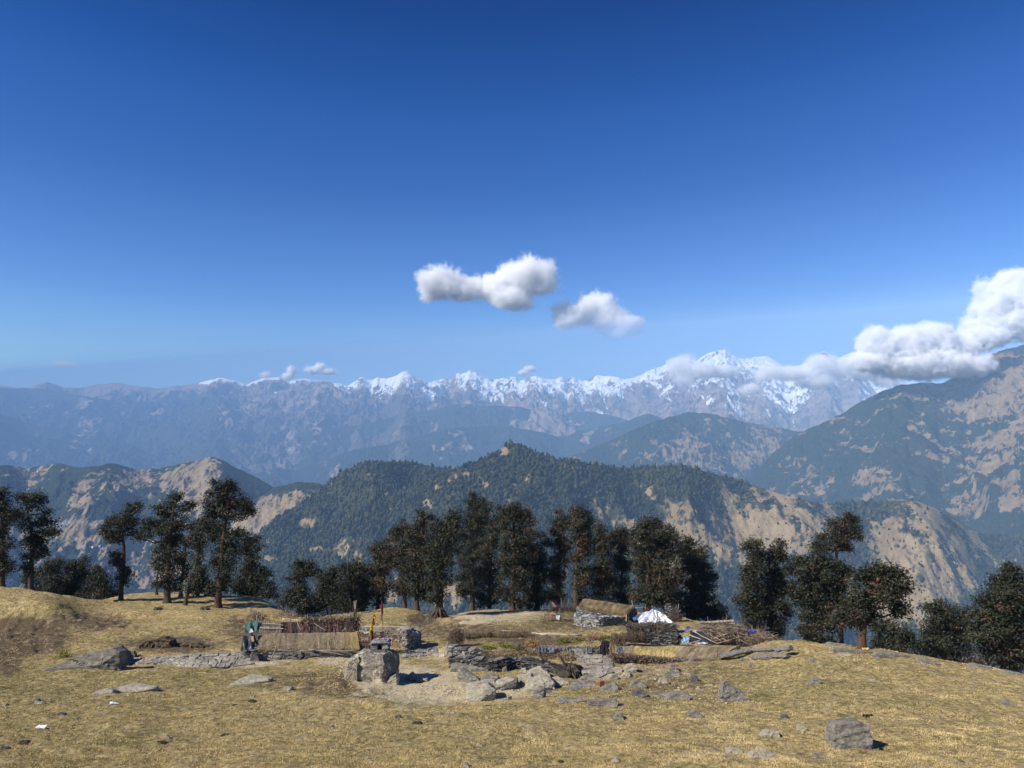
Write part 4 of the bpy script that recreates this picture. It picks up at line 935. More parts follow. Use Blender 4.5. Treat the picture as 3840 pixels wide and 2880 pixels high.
def poly_rock(seed, size, sub=3, n=9, amp=.05):
    rnd = np.random.default_rng(seed)
    IV, IT = ICO[sub]
    N = rnd.standard_normal((n, 3)); N /= np.linalg.norm(N, axis=1)[:, None]
    N = np.concatenate([N, np.array([[0, 0, 1], [0, 0, -1.]]) + rnd.normal(size=(2, 3)) * .15])
    H = .65 + .35 * rnd.random(len(N))
    dt = np.maximum(IV @ N.T, 1e-3)
    r = np.min(np.where(IV @ N.T > .05, H / dt, 9), 1)
    V = IV * np.clip(r, 0, 1.35)[:, None] * np.asarray(size)
    return displace(V, amp * float(np.mean(size)), .6 * float(np.mean(size)), seed), IT

# ---- dry stone walls: courses of flat stones
def wall(name, label, pts, h, thick, seed, cols=((.10, .095, .09), (.34, .32, .29)), cat='stone wall', top=True, lh=(.05, .11), ll=(.15, .5), parent=None, mat=None, group=None, zlow=-.2):
    """pts: base points along the wall (x, y, z); h: height, one number or one per point"""
    rnd = np.random.default_rng(seed)
    pts = np.array(pts, float); hh = np.ones(len(pts)) * h
    seg = np.linalg.norm(np.diff(pts, axis=0), axis=1); cum = np.concatenate([[0], np.cumsum(seg)])
    mb = MB()
    def pos(u): return np.array([np.interp(u, cum, pts[:, j]) for j in range(3)])
    z = zlow
    while z < hh.max():
        lay = lh[0] + (lh[1] - lh[0]) * rnd.random()
        u = -rnd.random() * .2
        while u < cum[-1]:
            L = ll[0] + (ll[1] - ll[0]) * rnd.random() ** 1.5
            um = min(max(u + L / 2, 0), cum[-1])
            if z + lay * .6 < np.interp(um, cum, hh) + .05 * rnd.standard_normal():
                p = pos(um); q = pos(min(um + .1, cum[-1])) - pos(max(um - .1, 0))
                a = math.atan2(q[1], q[0])
                f = rnd.random()
                cc = np.array(cols[0]) + (np.array(cols[1]) - np.array(cols[0])) * f ** 1.3
                off = rnd.normal() * .035
                mb.box((p[0] - math.sin(a) * off, p[1] + math.cos(a) * off, p[2] + z + lay / 2), (L * .98, thick * (.9 + .2 * rnd.random()), lay * .94), a + rnd.normal() * .06, .10, rnd, (rnd.normal() * .05, rnd.normal() * .05), cc)
            u += L
        z += lay
    loc = pts[len(pts) // 2]
    o = mb.build(name, mat or M_STONE, parent, False, loc if parent is None else None)
    if label: tag(o, label, cat, group)
    return o

def sheet(mb, quad, nu, nv, amp, seed, col, jag=0.0, sag=0.0):
    """wavy cloth between four corners (bl, br, tr, tl)"""
    rnd = np.random.default_rng(seed)
    bl, br, tr, tl = [np.asarray(q, float) for q in quad]
    U, Vv = np.meshgrid(np.linspace(0, 1, nu), np.linspace(0, 1, nv))
    U = U.ravel(); Vv = Vv.ravel()
    p = (bl * (1 - U)[:, None] + br * U[:, None]) * (1 - Vv)[:, None] + (tl * (1 - U)[:, None] + tr * U[:, None]) * Vv[:, None]
    n = np.cross(br - bl, tl - bl); n /= np.linalg.norm(n) + 1e-9
    w = fbm(U * 4 + seed, Vv * 2.5, seed, 3) + .6 * np.sin(U * 14 + seed + 3 * Vv)
    p = p + n * (amp * w)[:, None]
    p[:, 2] -= sag * 4 * U * (1 - U)
    if jag:
        e = jag * fbm(U * 7 + seed * 3, U * 0 + 1, seed + 2, 2)
        p += (tl - bl) * (e * (1 - Vv))[:, None]
    ii = np.arange(nu * nv).reshape(nv, nu)
    Q = np.stack([ii[:-1, :-1].ravel(), ii[:-1, 1:].ravel(), ii[1:, 1:].ravel(), ii[1:, :-1].ravel()], 1)
    cc = np.asarray(col)[None] * (1 + .12 * fbm(U * 5, Vv * 5, seed + 5, 2))[:, None]
    mb.add(p, Q=Q, c=cc)
    return mb

def thatch(name, parent, FL, FR, RL, RR, back, seed, colf, n=5000, thick=.22, ends=True, round_=.12, slen=.5):
    """sloping straw roof: eave FL-FR, ridge RL-RR, falling away again behind the ridge"""
    rnd = np.random.default_rng(seed)
    FL, FR, RL, RR = [np.asarray(q, float) for q in (FL, FR, RL, RR)]
    BL, BR = RL + (RL - FL) * np.array([.0, 0, 0]) + np.asarray(back), RR + np.asarray(back)
    nu, nv = 40, 18
    def surf(u, t):
        """t 0 eave .. 0.6 ridge .. 1 back eave"""
        u = np.asarray(u)[:, None]; t = np.asarray(t)[:, None]
        e = FL * (1 - u) + FR * u; r = RL * (1 - u) + RR * u; b = BL * (1 - u) + BR * u
        s1 = np.clip(t / .6, 0, 1); s2 = np.clip((t - .6) / .4, 0, 1)
        p = e * (1 - s1) + r * s1 + (b - r) * s2
        bow = round_ * (np.sin(math.pi * s1) * (t <= .6) - .5 * np.exp(-((t - .6) / .10) ** 2))
        p = p + np.array([0, 0, 1.0]) * bow
        p[:, 2:3] += .05 * fbm(u * 6 + seed, t * 3, seed, 3) 
        return p
    U, T_ = np.meshgrid(np.linspace(0, 1, nu), np.linspace(0, 1, nv))
    top = surf(U.ravel(), T_.ravel()); bot = top - np.array([0, 0, thick])
    ii = np.arange(nu * nv).reshape(nv, nu)
    Q = np.stack([ii[:-1, :-1].ravel(), ii[:-1, 1:].ravel(), ii[1:, 1:].ravel(), ii[1:, :-1].ravel()], 1)
    mb = MB()
    N = nu * nv
    edge = list(ii[0]) + list(ii[1:, -1]) + list(ii[-1, ::-1][1:]) + list(ii[::-1, 0][1:-1])
    eq = [[edge[(k + 1) % len(edge)], edge[k], edge[k] + N, edge[(k + 1) % len(edge)] + N] for k in range(len(edge))]
    cc = np.array([colf(u, t) for u, t in zip(U.ravel(), T_.ravel())])
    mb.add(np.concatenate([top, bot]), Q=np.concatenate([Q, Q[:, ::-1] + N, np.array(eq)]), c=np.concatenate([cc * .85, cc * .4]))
    u = rnd.random(n); t = rnd.random(n) * .98
    p0 = surf(u, t)
    L = slen * (.5 + .8 * rnd.random(n)); dt = L / 2.6
    t1 = np.clip(t - dt * np.where(t < .6, 1, -1), -.04, 1.04)
    p1 = surf(np.clip(u + rnd.normal(size=n) * .012, 0, 1), np.clip(t1, 0, 1)) 
    over = np.clip(-t1, 0, .1)
    p0 = p0 + np.array([0, 0, .03]) ; p1 = p1 + np.array([0, 0, .02]) + rnd.normal(size=(n, 3)) * .03 - np.array([0, .6, .8]) * over[:, None]
    d = p1 - p0
    sd_ = np.cross(d, np.array([0, 0, 1.0])); sd_ /= np.linalg.norm(sd_, axis=1)[:, None] + 1e-9
    wv = (.005 + .007 * rnd.random(n))[:, None]
    q = np.stack([p0 - sd_ * wv, p0 + sd_ * wv, p1 + sd_ * wv * .6, p1 - sd_ * wv * .6], 1).reshape(-1, 3)
    q[0::1] += 0
    cs = np.array([colf(a, b) for a, b in zip(u, t)]) * (.72 + .6 * rnd.random(n))[:, None]
    mb.add(q, Q=np.arange(4 * n).reshape(-1, 4), c=np.repeat(cs, 4, 0))
    return mb.build(name, M_STRAW, parent)

def pole(mb, a, b, r, rnd, col=(.22, .18, .14), bend=.03, n=6):
    a, b = np.asarray(a, float), np.asarray(b, float)
    L = np.linalg.norm(b - a)
    s = np.linspace(0, 1, 6)[:, None]
    p = a * (1 - s) + b * s + rnd.standard_normal(3) * bend * L * np.sin(math.pi * s) + rnd.standard_normal((6, 3)) * .01 * L ** .5
    mb.tube(p, [r, r * .7], n, np.asarray(col) * (.7 + .6 * rnd.random()))
    return mb

def brush(mb, cen, rad, n, rnd, L=(.3, .9), r=.012, cols=((.10, .07, .05), (.26, .19, .13)), flat=1.0):
    for _ in range(n):
        c0 = np.asarray(cen) + rnd.standard_normal(3) * np.asarray(rad) * .5
        d = rnd.standard_normal(3) * np.array([1, 1, .45 * flat]); d /= np.linalg.norm(d)
        l = L[0] + (L[1] - L[0]) * rnd.random()
        f = rnd.random()
        s = np.linspace(-.5, .5, 4)[:, None]
        p = c0 + d * l * s + rnd.standard_normal(3) * .08 * l * np.cos(math.pi * s)
        mb.tube(p, [r * (.6 + .8 * rnd.random()), r * .4], 4, np.asarray(cols[0]) * (1 - f) + np.asarray(cols[1]) * f, cap=False)
    return mb

def leafpile(mb, cen, rad, n, rnd, cols=((.07, .045, .03), (.24, .16, .10)), s=(.03, .07)):
    p = np.asarray(cen) + np.clip(rnd.standard_normal((n, 3)) * .5, -1.1, 1.1) * np.asarray(rad)
    nrm = rnd.standard_normal((n, 3)) + [0, -.4, .6]; nrm /= np.linalg.norm(nrm, axis=1)[:, None]
    t1 = rnd.standard_normal((n, 3)); t1 -= nrm * (t1 * nrm).sum(1)[:, None]; t1 /= np.linalg.norm(t1, axis=1)[:, None]
    t2 = np.cross(nrm, t1)
    a = (s[0] + (s[1] - s[0]) * rnd.random(n))[:, None]
    q = np.stack([p - t1 * a, p - t2 * a * .55, p + t1 * a, p + t2 * a * .55], 1).reshape(-1, 3)
    f = rnd.random((n, 1))
    mb.add(q, Q=np.arange(4 * n).reshape(-1, 4), c=np.repeat(np.asarray(cols[0]) * (1 - f) + np.asarray(cols[1]) * f, 4, 0))
    return mb

def A3(c, x, y, Y): return np.array(at(*P(c, x, y), Y))
def Gv(c, x, y, dz=0.0): return np.array(GC(c, x, y, dz))

# ================================================================== long thatched hut on the left (crop c5)
rnd = np.random.default_rng(5)
YA = Gv('c5', 180, 660)[1]; YB = Gv('c5', 1250, 625)[1]
def Yh(x): return YA + (YB - YA) * (x - 180) / 1070.0
hut = empty('thatched_hut', Gv('c5', 700, 640))
tag(hut, 'long low hut with grey straw roof and tarpaulins over its left end', 'hut')
H0 = np.array(hut.location)
def local(o):
    o.matrix_parent_inverse.identity()
    o.location = Vector(o.location) - Vector(H0) if o.location.length > 0 else Vector(-H0)
    return o
def part(o, root):
    """the mesh was built in world coordinates: move it under its thing"""
    if o.location.length == 0:
        me = o.data; n = len(me.vertices); a = np.empty(n * 3, np.float32); me.vertices.foreach_get('co', a)
        a = a.reshape(-1, 3) - np.array(root.location, np.float32); me.vertices.foreach_set('co', np.ascontiguousarray(a).ravel()); me.update()
    else:
        o.location = Vector(o.location) - Vector(root.location)
    o.parent = root
    return o
def strawcol(u, t):
    g = .5 + .5 * pn(u * 22 + .3, t * 5, 3) + .5 * pn(u * 60, t * 2, 8)
    base = np.array([.31, .245, .15]) * (.55 + .8 * g)
    if u > .80: base = base * (1 - (u - .80) / .2) + np.array([.42, .31, .135]) * ((u - .80) / .2)
    return base
FL, FR = A3('c5', 215, 548, Yh(215) + .15), A3('c5', 1290, 535, Yh(1290) + .15)
RL, RR = A3('c5', 262, 372, Yh(262) + 1.5), A3('c5', 1262, 350, Yh(1262) + 1.6)
part(thatch('thatch_roof', None, FL, FR, RL, RR, (0, 1.5, -.9), 3, strawcol, 16000), hut)
base_pts = [Gv('c5', 90, 648), Gv('c5', 330, 658), Gv('c5', 700, 645), Gv('c5', 1230, 622)]
base_pts = [p + np.array([0, .25, 0]) for p in base_pts]
part(wall('stone_base', None, base_pts, [.5, .42, .38, .35], .5, 7, ((.10, .095, .09), (.36, .34, .30)), parent=None, mat=M_STONE, lh=(.07, .14), ll=(.2, .6)), hut)
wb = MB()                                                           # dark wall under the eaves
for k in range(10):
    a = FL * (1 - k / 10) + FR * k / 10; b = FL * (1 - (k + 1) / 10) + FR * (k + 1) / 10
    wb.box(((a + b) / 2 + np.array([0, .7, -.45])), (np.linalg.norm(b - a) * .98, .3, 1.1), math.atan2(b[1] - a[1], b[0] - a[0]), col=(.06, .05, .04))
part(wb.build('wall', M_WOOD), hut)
for x0, y0, x1, y1, wd in ((170, 640, 240, 560, 0), (350, 650, 350, 580, 0), (520, 640, 520, 575, 0), (640, 630, 640, 575, 0)):
    pass
tb = MB()
sheet(tb, (A3('c5', 70, 560, Yh(70) - .1), A3('c5', 215, 552, Yh(215) - .05), A3('c5', 250, 378, Yh(250) + 1.1), A3('c5', 85, 395, Yh(85) + 1.0)), 22, 22, .07, 4, (.035, .037, .045), .12)
sheet(tb, (A3('c5', 60, 560, Yh(70) - .05), A3('c5', 75, 560, Yh(70) - .05), A3('c5', 92, 395, Yh(85) + 1.05), A3('c5', 88, 395, Yh(85) + 2.2)), 6, 16, .05, 5, (.05, .055, .065), .1)
ob = part(tb.build('black_tarpaulin', M_PLASTIC, None, True), hut); tb = MB()
sheet(tb, (A3('c5', 178, 462, Yh(178) + .3), A3('c5', 205, 455, Yh(200) + .3), A3('c5', 192, 400, Yh(190) + .85), A3('c5', 168, 405, Yh(170) + .85)), 6, 8, .02, 15, (.40, .22, .06), .1)
pt = part(tb.build('yellow_patch', M_PLASTIC, None, True), hut); pt.parent = ob
tb = MB()
sheet(tb, (A3('c5', 108, 378, Yh(100) + 1.2), A3('c5', 225, 362, Yh(225) + 1.3), A3('c5', 296, 268, Yh(296) + 1.9), A3('c5', 120, 268, Yh(120) + 1.9)), 22, 22, .09, 8, (.055, .125, .115), .25)
sheet(tb, (A3('c5', 120, 270, Yh(120) + 1.9), A3('c5', 292, 268, Yh(296) + 1.9), A3('c5', 215, 250, Yh(215) + 2.3), A3('c5', 165, 238, Yh(165) + 2.3)), 14, 8, .06, 9, (.065, .14, .13))
ob = part(tb.build('green_tarpaulin', M_CLOTH, None, True), hut); tb = MB()
sheet(tb, (A3('c5', 150, 368, Yh(150) + 1.15), A3('c5', 195, 360, Yh(190) + 1.15), A3('c5', 180, 325, Yh(180) + 1.4), A3('c5', 165, 330, Yh(165) + 1.4)), 5, 5, .02, 19, (.45, .45, .38))
pt = part(tb.build('pale_patch', M_CLOTH, None, True), hut); pt.parent = ob

# boulders set along the foot of the hut, and the poles lying on them
for k, (xs, lab, mt) in enumerate([
    ([(165, 650), (160, 600), (185, 562), (235, 585), (248, 645), (200, 665)], 'dark upright boulder at the foot of the long hut, below the black tarpaulin', M_ROCKD),
    ([(245, 640), (230, 582), (345, 578), (355, 600), (300, 645)], 'flat dark grey boulder next to the upright one at the foot of the long hut', M_ROCKD),
    ([(395, 640), (410, 600), (440, 602), (455, 640)], 'small grey boulder between flat dark and white boulders at the hut foot', M_ROCK),
    ([(480, 600), (500, 580), (575, 575), (580, 600), (520, 642), (490, 630)], 'near-white angular boulder at the foot of the long hut', M_ROCKP),
    ([(605, 625), (610, 580), (650, 570), (680, 605), (670, 632)], 'grey boulder right of the near-white one at the hut foot', M_ROCK),
    ([(850, 610), (880, 580), (955, 585), (965, 605), (900, 618)], 'low rounded stone under the log rails of the long hut', M_ROCK)]):
    gx = Gv('c5', np.mean([x for x, _ in xs]), max(y for _, y in xs))
    hull_rock('boulder', lab, 'c5', [(x, y, -.15 + .1 * (i % 2)) for i, (x, y) in enumerate(xs)], (np.mean([x for x, _ in xs]), max(y for _, y in xs)), mt, 'boulder', dback=.35, seed=60 + k, amp=.02, cuts=2, group='boulders along the hut foot')
for k, (x0, y0, x1, y1, d, r) in enumerate([(205, 525, 430, 492, -.1, .03), (430, 540, 880, 585, -.3, .045), (770, 535, 1190, 612, -.35, .05), (500, 552, 1010, 600, -.2, .045), (670, 545, 1230, 575, -.15, .05), (720, 600, 900, 575, -.35, .05),
                                          (160, 552, 420, 520, -.15, .04), (850, 550, 1290, 545, -.1, .045), (980, 550, 1240, 592, -.25, .04), (380, 645, 440, 500, -.4, .045)]):
    mb = MB()
    a, b = A3('c5', x0, y0, Yh(x0) + d), A3('c5', x1, y1, Yh(x1) + d)
    pole(mb, a, b, r, rnd, (.24, .20, .165))
    o = mb.build('log_rail', M_WOOD, None, True, tuple((a + b) / 2))
    tag(o, 'grey pole lying in the tangle of rails along the long hut front' if k < 9 else 'short grey prop leaning against the long hut front', 'pole', 'poles along the hut front')
# thin upright stakes and a rail in front of the thatch
fe = empty('stake_rail', Gv('c5', 600, 640)); tag(fe, 'thin rail on stakes in front of the grey straw roof', 'rail')
for x, y0, y1 in ((485, 540, 450), (715, 530, 475), (950, 540, 455), (1050, 540, 470)):
    mb = MB(); pole(mb, A3('c5', x, y0, Yh(x) - .05), A3('c5', x, y1, Yh(x) - .05), .02, rnd, (.2, .16, .12)); part(mb.build('stake', M_WOOD), fe)
mb = MB(); pole(mb, A3('c5', 440, 495, Yh(440) - .1), A3('c5', 825, 475, Yh(825) - .1), .018, rnd, (.4, .36, .3), .005); part(mb.build('rail', M_WOOD), fe)

# ---- fence of rusty sheets behind the roof, with dead leaves heaped on top
def Yf(x): return Yh(x) + 3.6
ff = empty('sheet_metal_fence', A3('c5', 850, 352, Yf(850)) - np.array([0, 0, .3])); tag(ff, 'fence of rusty brown metal sheets behind the long straw roof', 'fence')
xs = [478, 585, 668, 775, 842, 915, 975, 1068, 1155, 1240]
for i in range(9):
    mb = MB(); t0 = 262 if i not in (0,) else 270
    sheet(mb, (A3('c5', xs[i] + 2, 372, Yf(xs[i])), A3('c5', xs[i + 1] - 1, 372, Yf(xs[i + 1])), A3('c5', xs[i + 1] - 1, 252, Yf(xs[i + 1]) + .1), A3('c5', xs[i] + 2, 256 + 3 * (i == 0), Yf(xs[i]) + .1)), 8, 6, .025, 30 + i, [(.11, .052, .042), (.065, .05, .046), (.125, .055, .045), (.105, .05, .042), (.10, .06, .05), (.115, .05, .04), (.11, .052, .045), (.075, .05, .046), (.09, .055, .045)][i])
    part(mb.build('metal_sheet', M_RUST), ff)
for x in (478, 585, 775, 915, 975, 1068, 1240):
    mb = MB(); pole(mb, A3('c5', x, 375, Yf(x) - .06), A3('c5', x, 248 + rnd.random() * 10, Yf(x) - .02), .022, rnd, (.16, .13, .10)); part(mb.build('post', M_WOOD), ff)
for x0, y0, x1, y1 in ((645, 245, 690, 340), (820, 262, 945, 345), (1150, 320, 1110, 350)):
    mb = MB(); pole(mb, A3('c5', x0, y0, Yf(x0) - .2), A3('c5', x1, y1, Yf(x1) - .35), .025, rnd, (.42, .37, .30)); part(mb.build('brace', M_WOOD), ff)
mb = MB()
for k in range(26):
    x = 720 + 490 * k / 25; c0 = A3('c5', x, 248 - 6 * math.sin(k) - 4 * (x > 950), Yf(x) + .35)
    leafpile(mb, c0, (.35, .35, .30), 110, rnd, ((.09, .06, .04), (.33, .25, .16)))
    brush(mb, c0, (.3, .3, .25), 8, rnd)
tag(mb.build('leaf_heap', M_TWIG, None, False, tuple(A3('c5', 950, 255, Yf(950) + .3))), 'long heap of dead leaves on top of the rusty sheet fence', 'leaf heap')
# picket fence at the left of it
pf = empty('picket_fence', A3('c5', 380, 360, Yf(380))); tag(pf, 'pale stick picket fence with two rails beside the green tarpaulin', 'fence')
for k in range(26):
    x = 262 + k * 9.2 + rnd.normal() * 3
    mb = MB(); pole(mb, A3('c5', x, 368, Yf(x)), A3('c5', x + rnd.normal() * 5, 262 - 30 * rnd.random() ** 2 - 15 * (300 < x < 420), Yf(x)), .022, rnd, (.30, .25, .20)); part(mb.build('picket', M_WOOD), pf)
for y0, y1 in ((270, 288), (318, 322)):
    mb = MB(); pole(mb, A3('c5', 255, y0, Yf(255) - .05), A3('c5', 508, y1, Yf(508) - .05), .035, rnd, (.46, .41, .34), .004); part(mb.build('rail', M_WOOD), pf)
for k, (x, y0, y1, dx, lab) in enumerate([(276, 300, 138, 3, 'tall pale pole standing behind the picket fence'), (238, 300, 150, -4, 'thin stick standing left of the tall pole behind the picket fence'), (225, 300, 185, 3, 'shortest stick behind the green tarpaulin'), (1240, 360, 30, 22, 'tallest grey pole of the bundle at the right end of the rusty fence'),
                                     (1228, 300, 42, 8, 'second tall grey pole in the bundle at the end of the rusty fence'), (1205, 280, 140, -4, 'short broken pole in the bundle at the end of the rusty fence'), (1215, 260, 150, 14, 'short forked pole inside the bundle at the end of the rusty fence'), (565, 260, 200, 10, 'short stick leaning above the rusty fence'),
                                     (497, 220, 715, 0, '')]):
    if k == 8:
        mb = MB(); a, b = A3('c5', 497, 222, Yf(497) + 1.5), A3('c5', 718, 250, Yf(718) + .3); pole(mb, a, b, .03, rnd, (.45, .4, .33), .01)
        tag(mb.build('wooden_pole', M_WOOD, None, True, tuple((a + b) / 2)), 'pale pole lying slanting above the rusty sheet fence', 'pole', 'poles around the long hut'); continue
    a, b = A3('c5', x, y0 + 70, Yf(x) + .1), A3('c5', x + dx, y1, Yf(x) + .1)
    mb = MB(); pole(mb, a, b, .035, rnd, (.27, .24, .20)); tag(mb.build('wooden_pole', M_WOOD, None, True, tuple(a)), lab, 'pole', 'poles around the long hut')
mb = MB(); c0 = A3('c5', 1255, 285, Yf(1255)); brush(mb, c0, (.35, .4, .9), 160, rnd, (.3, .8), .014, ((.035, .028, .022), (.12, .09, .07)), 2.5); leafpile(mb, c0, (.35, .4, .9), 500, rnd, ((.03, .026, .02), (.10, .08, .05)))
tag(mb.build('brushwood_stack', M_TWIG, None, False, tuple(c0)), 'dark upright stack of brushwood at the right end of the rusty fence', 'brushwood')

# ---- wattle fence and stone wall right of the hut
def Yw(x): return Yh(min(x, 1290)) + .6 - max(0, x - 1500) * .002
wf = empty('wattle_fence', Gv('c5', 1480, 525)); tag(wf, 'woven brown wattle fence between the straw roof and the shrine', 'fence')
mb = MB()
for k in range(40):
    x = 1285 + k * 11 + rnd.normal() * 3
    t = 378 + 8 * rnd.normal() + (10 if x > 1600 else 0)
    pole(mb, A3('c5', x + rnd.normal() * 6, 525, Yw(x)), A3('c5', x, t, Yw(x) + .25), .016, rnd, (.20, .11, .075), .02, 5)
part(mb.build('stakes', M_TWIG), wf).name = 'stake_panel'
mb = MB()
for k in range(16):
    y = 385 + k * 8.5
    for s0, s1 in ((1285, 1500), (1480, 1720)):
        pole(mb, A3('c5', s0, y + rnd.normal() * 3, Yw(s0) + .05), A3('c5', s1, y + rnd.normal() * 5, Yw(s1) + .02), .012, rnd, (.19, .12, .08), .012, 5)
part(mb.build('weave', M_TWIG), wf)
mb = MB(); a, b = A3('c5', 1590, 395, Yw(1590) - .05), A3('c5', 1745, 382, Yw(1745) - .05); pole(mb, a, b, .04, rnd, (.3, .2, .14)); part(mb.build('rail', M_WOOD), wf)
PALE = ((.13, .12, .105), (.47, .435, .375))
gA, gB = Gv('c5', 1330, 440), Gv('c5', 1790, 470)
wall('stone_wall', 'pale dry-stone wall running behind the wattle fence', [gA, (gA + gB) / 2, gB], [.7, .62, .9], .55, 21, PALE, lh=(.035, .08), ll=(.1, .35))
gP = Gv('c5', 1770, 540); gQ = Gv('c5', 1868, 515)
gq = [gP + [0, .05, 0], gQ + [0, .05, 0], gQ + [.1, 1.0, 0], gP + [.1, 1.0, 0], gP + [0, .1, 0]]
wall('stone_wall', 'broad square end pillar of stacked stone at the right end of the pale wall', gq, [1.2, .95, .8, 1.1, 1.2], .36, 22, PALE, lh=(.035, .075), ll=(.1, .34))
mb = MB(); a, b = A3('c5', 1290, 300, gA[1] + .3), A3('c5', 1870, 308, gB[1]); pole(mb, a, b, .025, rnd, (.5, .45, .4), .004); tag(mb.build('wooden_pole', M_WOOD, None, True, tuple((a + b) / 2)), 'long thin pole laid along the top of the pale stone wall', 'pole', 'poles around the long hut')

# ================================================================== shrine boulder
bo = hull_rock('boulder', 'big two-toned boulder carrying the small stone shrine', 'c5',
               [(1172, 665, .7), (1195, 625, .75), (1300, 562, .85), (1400, 558, .9), (1600, 566, 1.0), (1655, 590, 1.1), (1675, 650, 1.1), (1660, 780, .7), (1640, 870, .3), (1540, 610, -.1), (1550, 700, -.25), (1500, 900, -.2), (1560, 915, -.1), (1430, 862, -.1), (1345, 815, .1), (1262, 745, .35)], (1500, 915), M_ROCKB, 'boulder', Y0=Gv('c5', 1500, 915)[1] + .8, dback=1.3, seed=71, amp=.07, cuts=5, lowfrom=800)
YS = Gv('c5', 1500, 915)[1] + 1.85
for k, (xs, lab) in enumerate([([(1400, 560), (1410, 552), (1560, 555), (1580, 575), (1540, 592), (1420, 585)], 'flat slab ledge on the shrine boulder, under the shrine'),]):
    hull_rock('stone_slab', lab, 'c5', [(x, y, 1.5) for x, y in xs], (1500, 915), M_ROCKD, 'slab', dback=.6, seed=80, amp=.015, cuts=2, sink=-.08)
sh = empty('stone_shrine', A3('c5', 1510, 552, YS + .2)); tag(sh, 'small open shrine of stacked slate under a flat roof slab, on top of the boulder', 'shrine')
def stack(x0, x1, y0, y1, nm, n):
    mb = MB(); r2 = np.random.default_rng(n)
    for k in range(n):
        y = y0 + (y1 - y0) * (k + .5) / n
        c_ = A3('c5', (x0 + x1) / 2 + r2.normal() * 3, y, YS + .22)
        w_ = (x1 - x0) * CS('c5') * YS / FPX; h_ = abs(y1 - y0) / n * CS('c5') * YS / FPX
        mb.box(c_, (w_ * (.9 + .25 * r2.random()), .5, h_ * .9), r2.normal() * .1, .08, r2, col=np.array([.2, .195, .185]) * (.5 + 1.2 * r2.random()))
    part(mb.build(nm, M_STONE), sh)
stack(1425, 1482, 560, 470, 'side_stack', 8); stack(1540, 1602, 560, 470, 'side_stack', 6)
mb = MB(); mb.box(A3('c5', 1512, 520, YS + .62), (1.0, .12, .55), 0, .05, rnd, col=(.08, .078, .075)); part(mb.build('back_slab', M_STONE), sh)
mb = MB()
for k, (w_, dz) in enumerate(((1.02, 0), (.94, .055), (.8, .1))):
    mb.box(A3('c5', 1515, 464, YS + .2) + np.array([0, 0, dz]), (w_, .62, .05), rnd.normal() * .03, .05, rnd, (.02, 0), np.array([.34, .33, .31]) * (.7 + .5 * rnd.random()))
part(mb.build('roof_slab', M_STONE), sh)
mb = MB(); sheet(mb, (A3('c5', 1450, 446, YS + .02), A3('c5', 1572, 438, YS + .02), A3('c5', 1560, 424, YS + .5), A3('c5', 1462, 428, YS + .5)), 12, 8, .025, 44, (.50, .16, .13), .1)
tag(mb.build('red_cloth', M_CLOTH, None, True, tuple(A3('c5', 1512, 438, YS + .3))), 'faded red offering cloth spread on the shrine roof slab', 'cloth')
for k, (x, y, s, lab) in enumerate([(1490, 428, .09, 'bigger pale pebble on the shrine roof cloth'), (1545, 428, .07, 'smaller pale pebble on the shrine roof cloth')]):
    V, T = poly_rock(90 + k, (s, s, s * .7), 2); o = mesh_obj('pebble', V, T, M_ROCKP); o.location = A3('c5', x, y, YS + .2); tag(o, lab, 'pebble')
# loose stones at its foot
for k, (xs, lab, mt) in enumerate([
    ([(1155, 800), (1140, 740), (1190, 725), (1230, 745), (1225, 830), (1190, 850)], 'cream angular stone at the left foot of the shrine boulder', M_ROCKP),
    ([(1225, 720), (1240, 675), (1270, 690), (1265, 735)], 'small cream stone wedged against the left side of the shrine boulder', M_ROCKP),
    ([(1280, 830), (1290, 760), (1350, 770), (1360, 820), (1320, 840)], 'low cream stone under the front of the shrine boulder', M_ROCKP),
    ([(1580, 900), (1600, 830), (1670, 800), (1695, 830), (1680, 870), (1620, 910)], 'pointed cream slab at the right foot of the shrine boulder', M_ROCKP),
    ([(1740, 870), (1830, 780), (1860, 800), (1875, 870)], 'pale triangular rock in the shadow right of the shrine boulder', M_ROCKP),
    ([(1890, 880), (1900, 835), (1990, 850), (2010, 880)], 'low pale rock beyond the triangular one', M_ROCKP),
    ([(1150, 680), (1190, 640), (1290, 610), (1300, 650), (1220, 690)], 'stacked flat stones on the left shoulder of the shrine boulder', M_ROCKP)]):
    b_ = (np.mean([x for x, _ in xs]), max(y for _, y in xs))
    hull_rock('stone', lab, 'c5', [(x, y, .08 * (i % 2)) for i, (x, y) in enumerate(xs)], b_, mt, 'stone', Y0=(Gv('c5', 1500, 915)[1] + (.85 if k == 1 else 1.15) if k in (1, 6) else None), dback=.5, seed=100 + k, amp=.025, cuts=3)
# flags
def flag(label, x0, y0, x1, y1, Y, cloths):
    r_ = empty('prayer_flag', A3('c5', x0, y0, Y)); tag(r_, label, 'flag', 'flags by the shrine')
    mb = MB(); pole(mb, A3('c5', x0, y0, Y), A3('c5', x1, y1, Y), .022, rnd, (.10, .08, .06), .004); part(mb.build('flagpole', M_WOOD, None, True), r_)
    for nm, q, cl, sd_ in cloths:
        mb = MB(); sheet(mb, [A3('c5', a, b, Y - .05 - .12 * i) for i, (a, b) in zip((1, 0, 0, 1), q)], 10, 18, .05, sd_, cl, .08); part(mb.build(nm, M_CLOTH, None, True), r_)
flag('plain red pennant on a thin dark pole above the wattle fence', 1536, 470, 1527, 34, Yw(1536) + .2, [('pennant', [(1516, 222), (1542, 165), (1532, 60), (1522, 62)], (.50, .045, .035), 50), ('pennant', [(1512, 238), (1522, 236), (1520, 205), (1514, 205)], (.65, .45, .04), 55)])
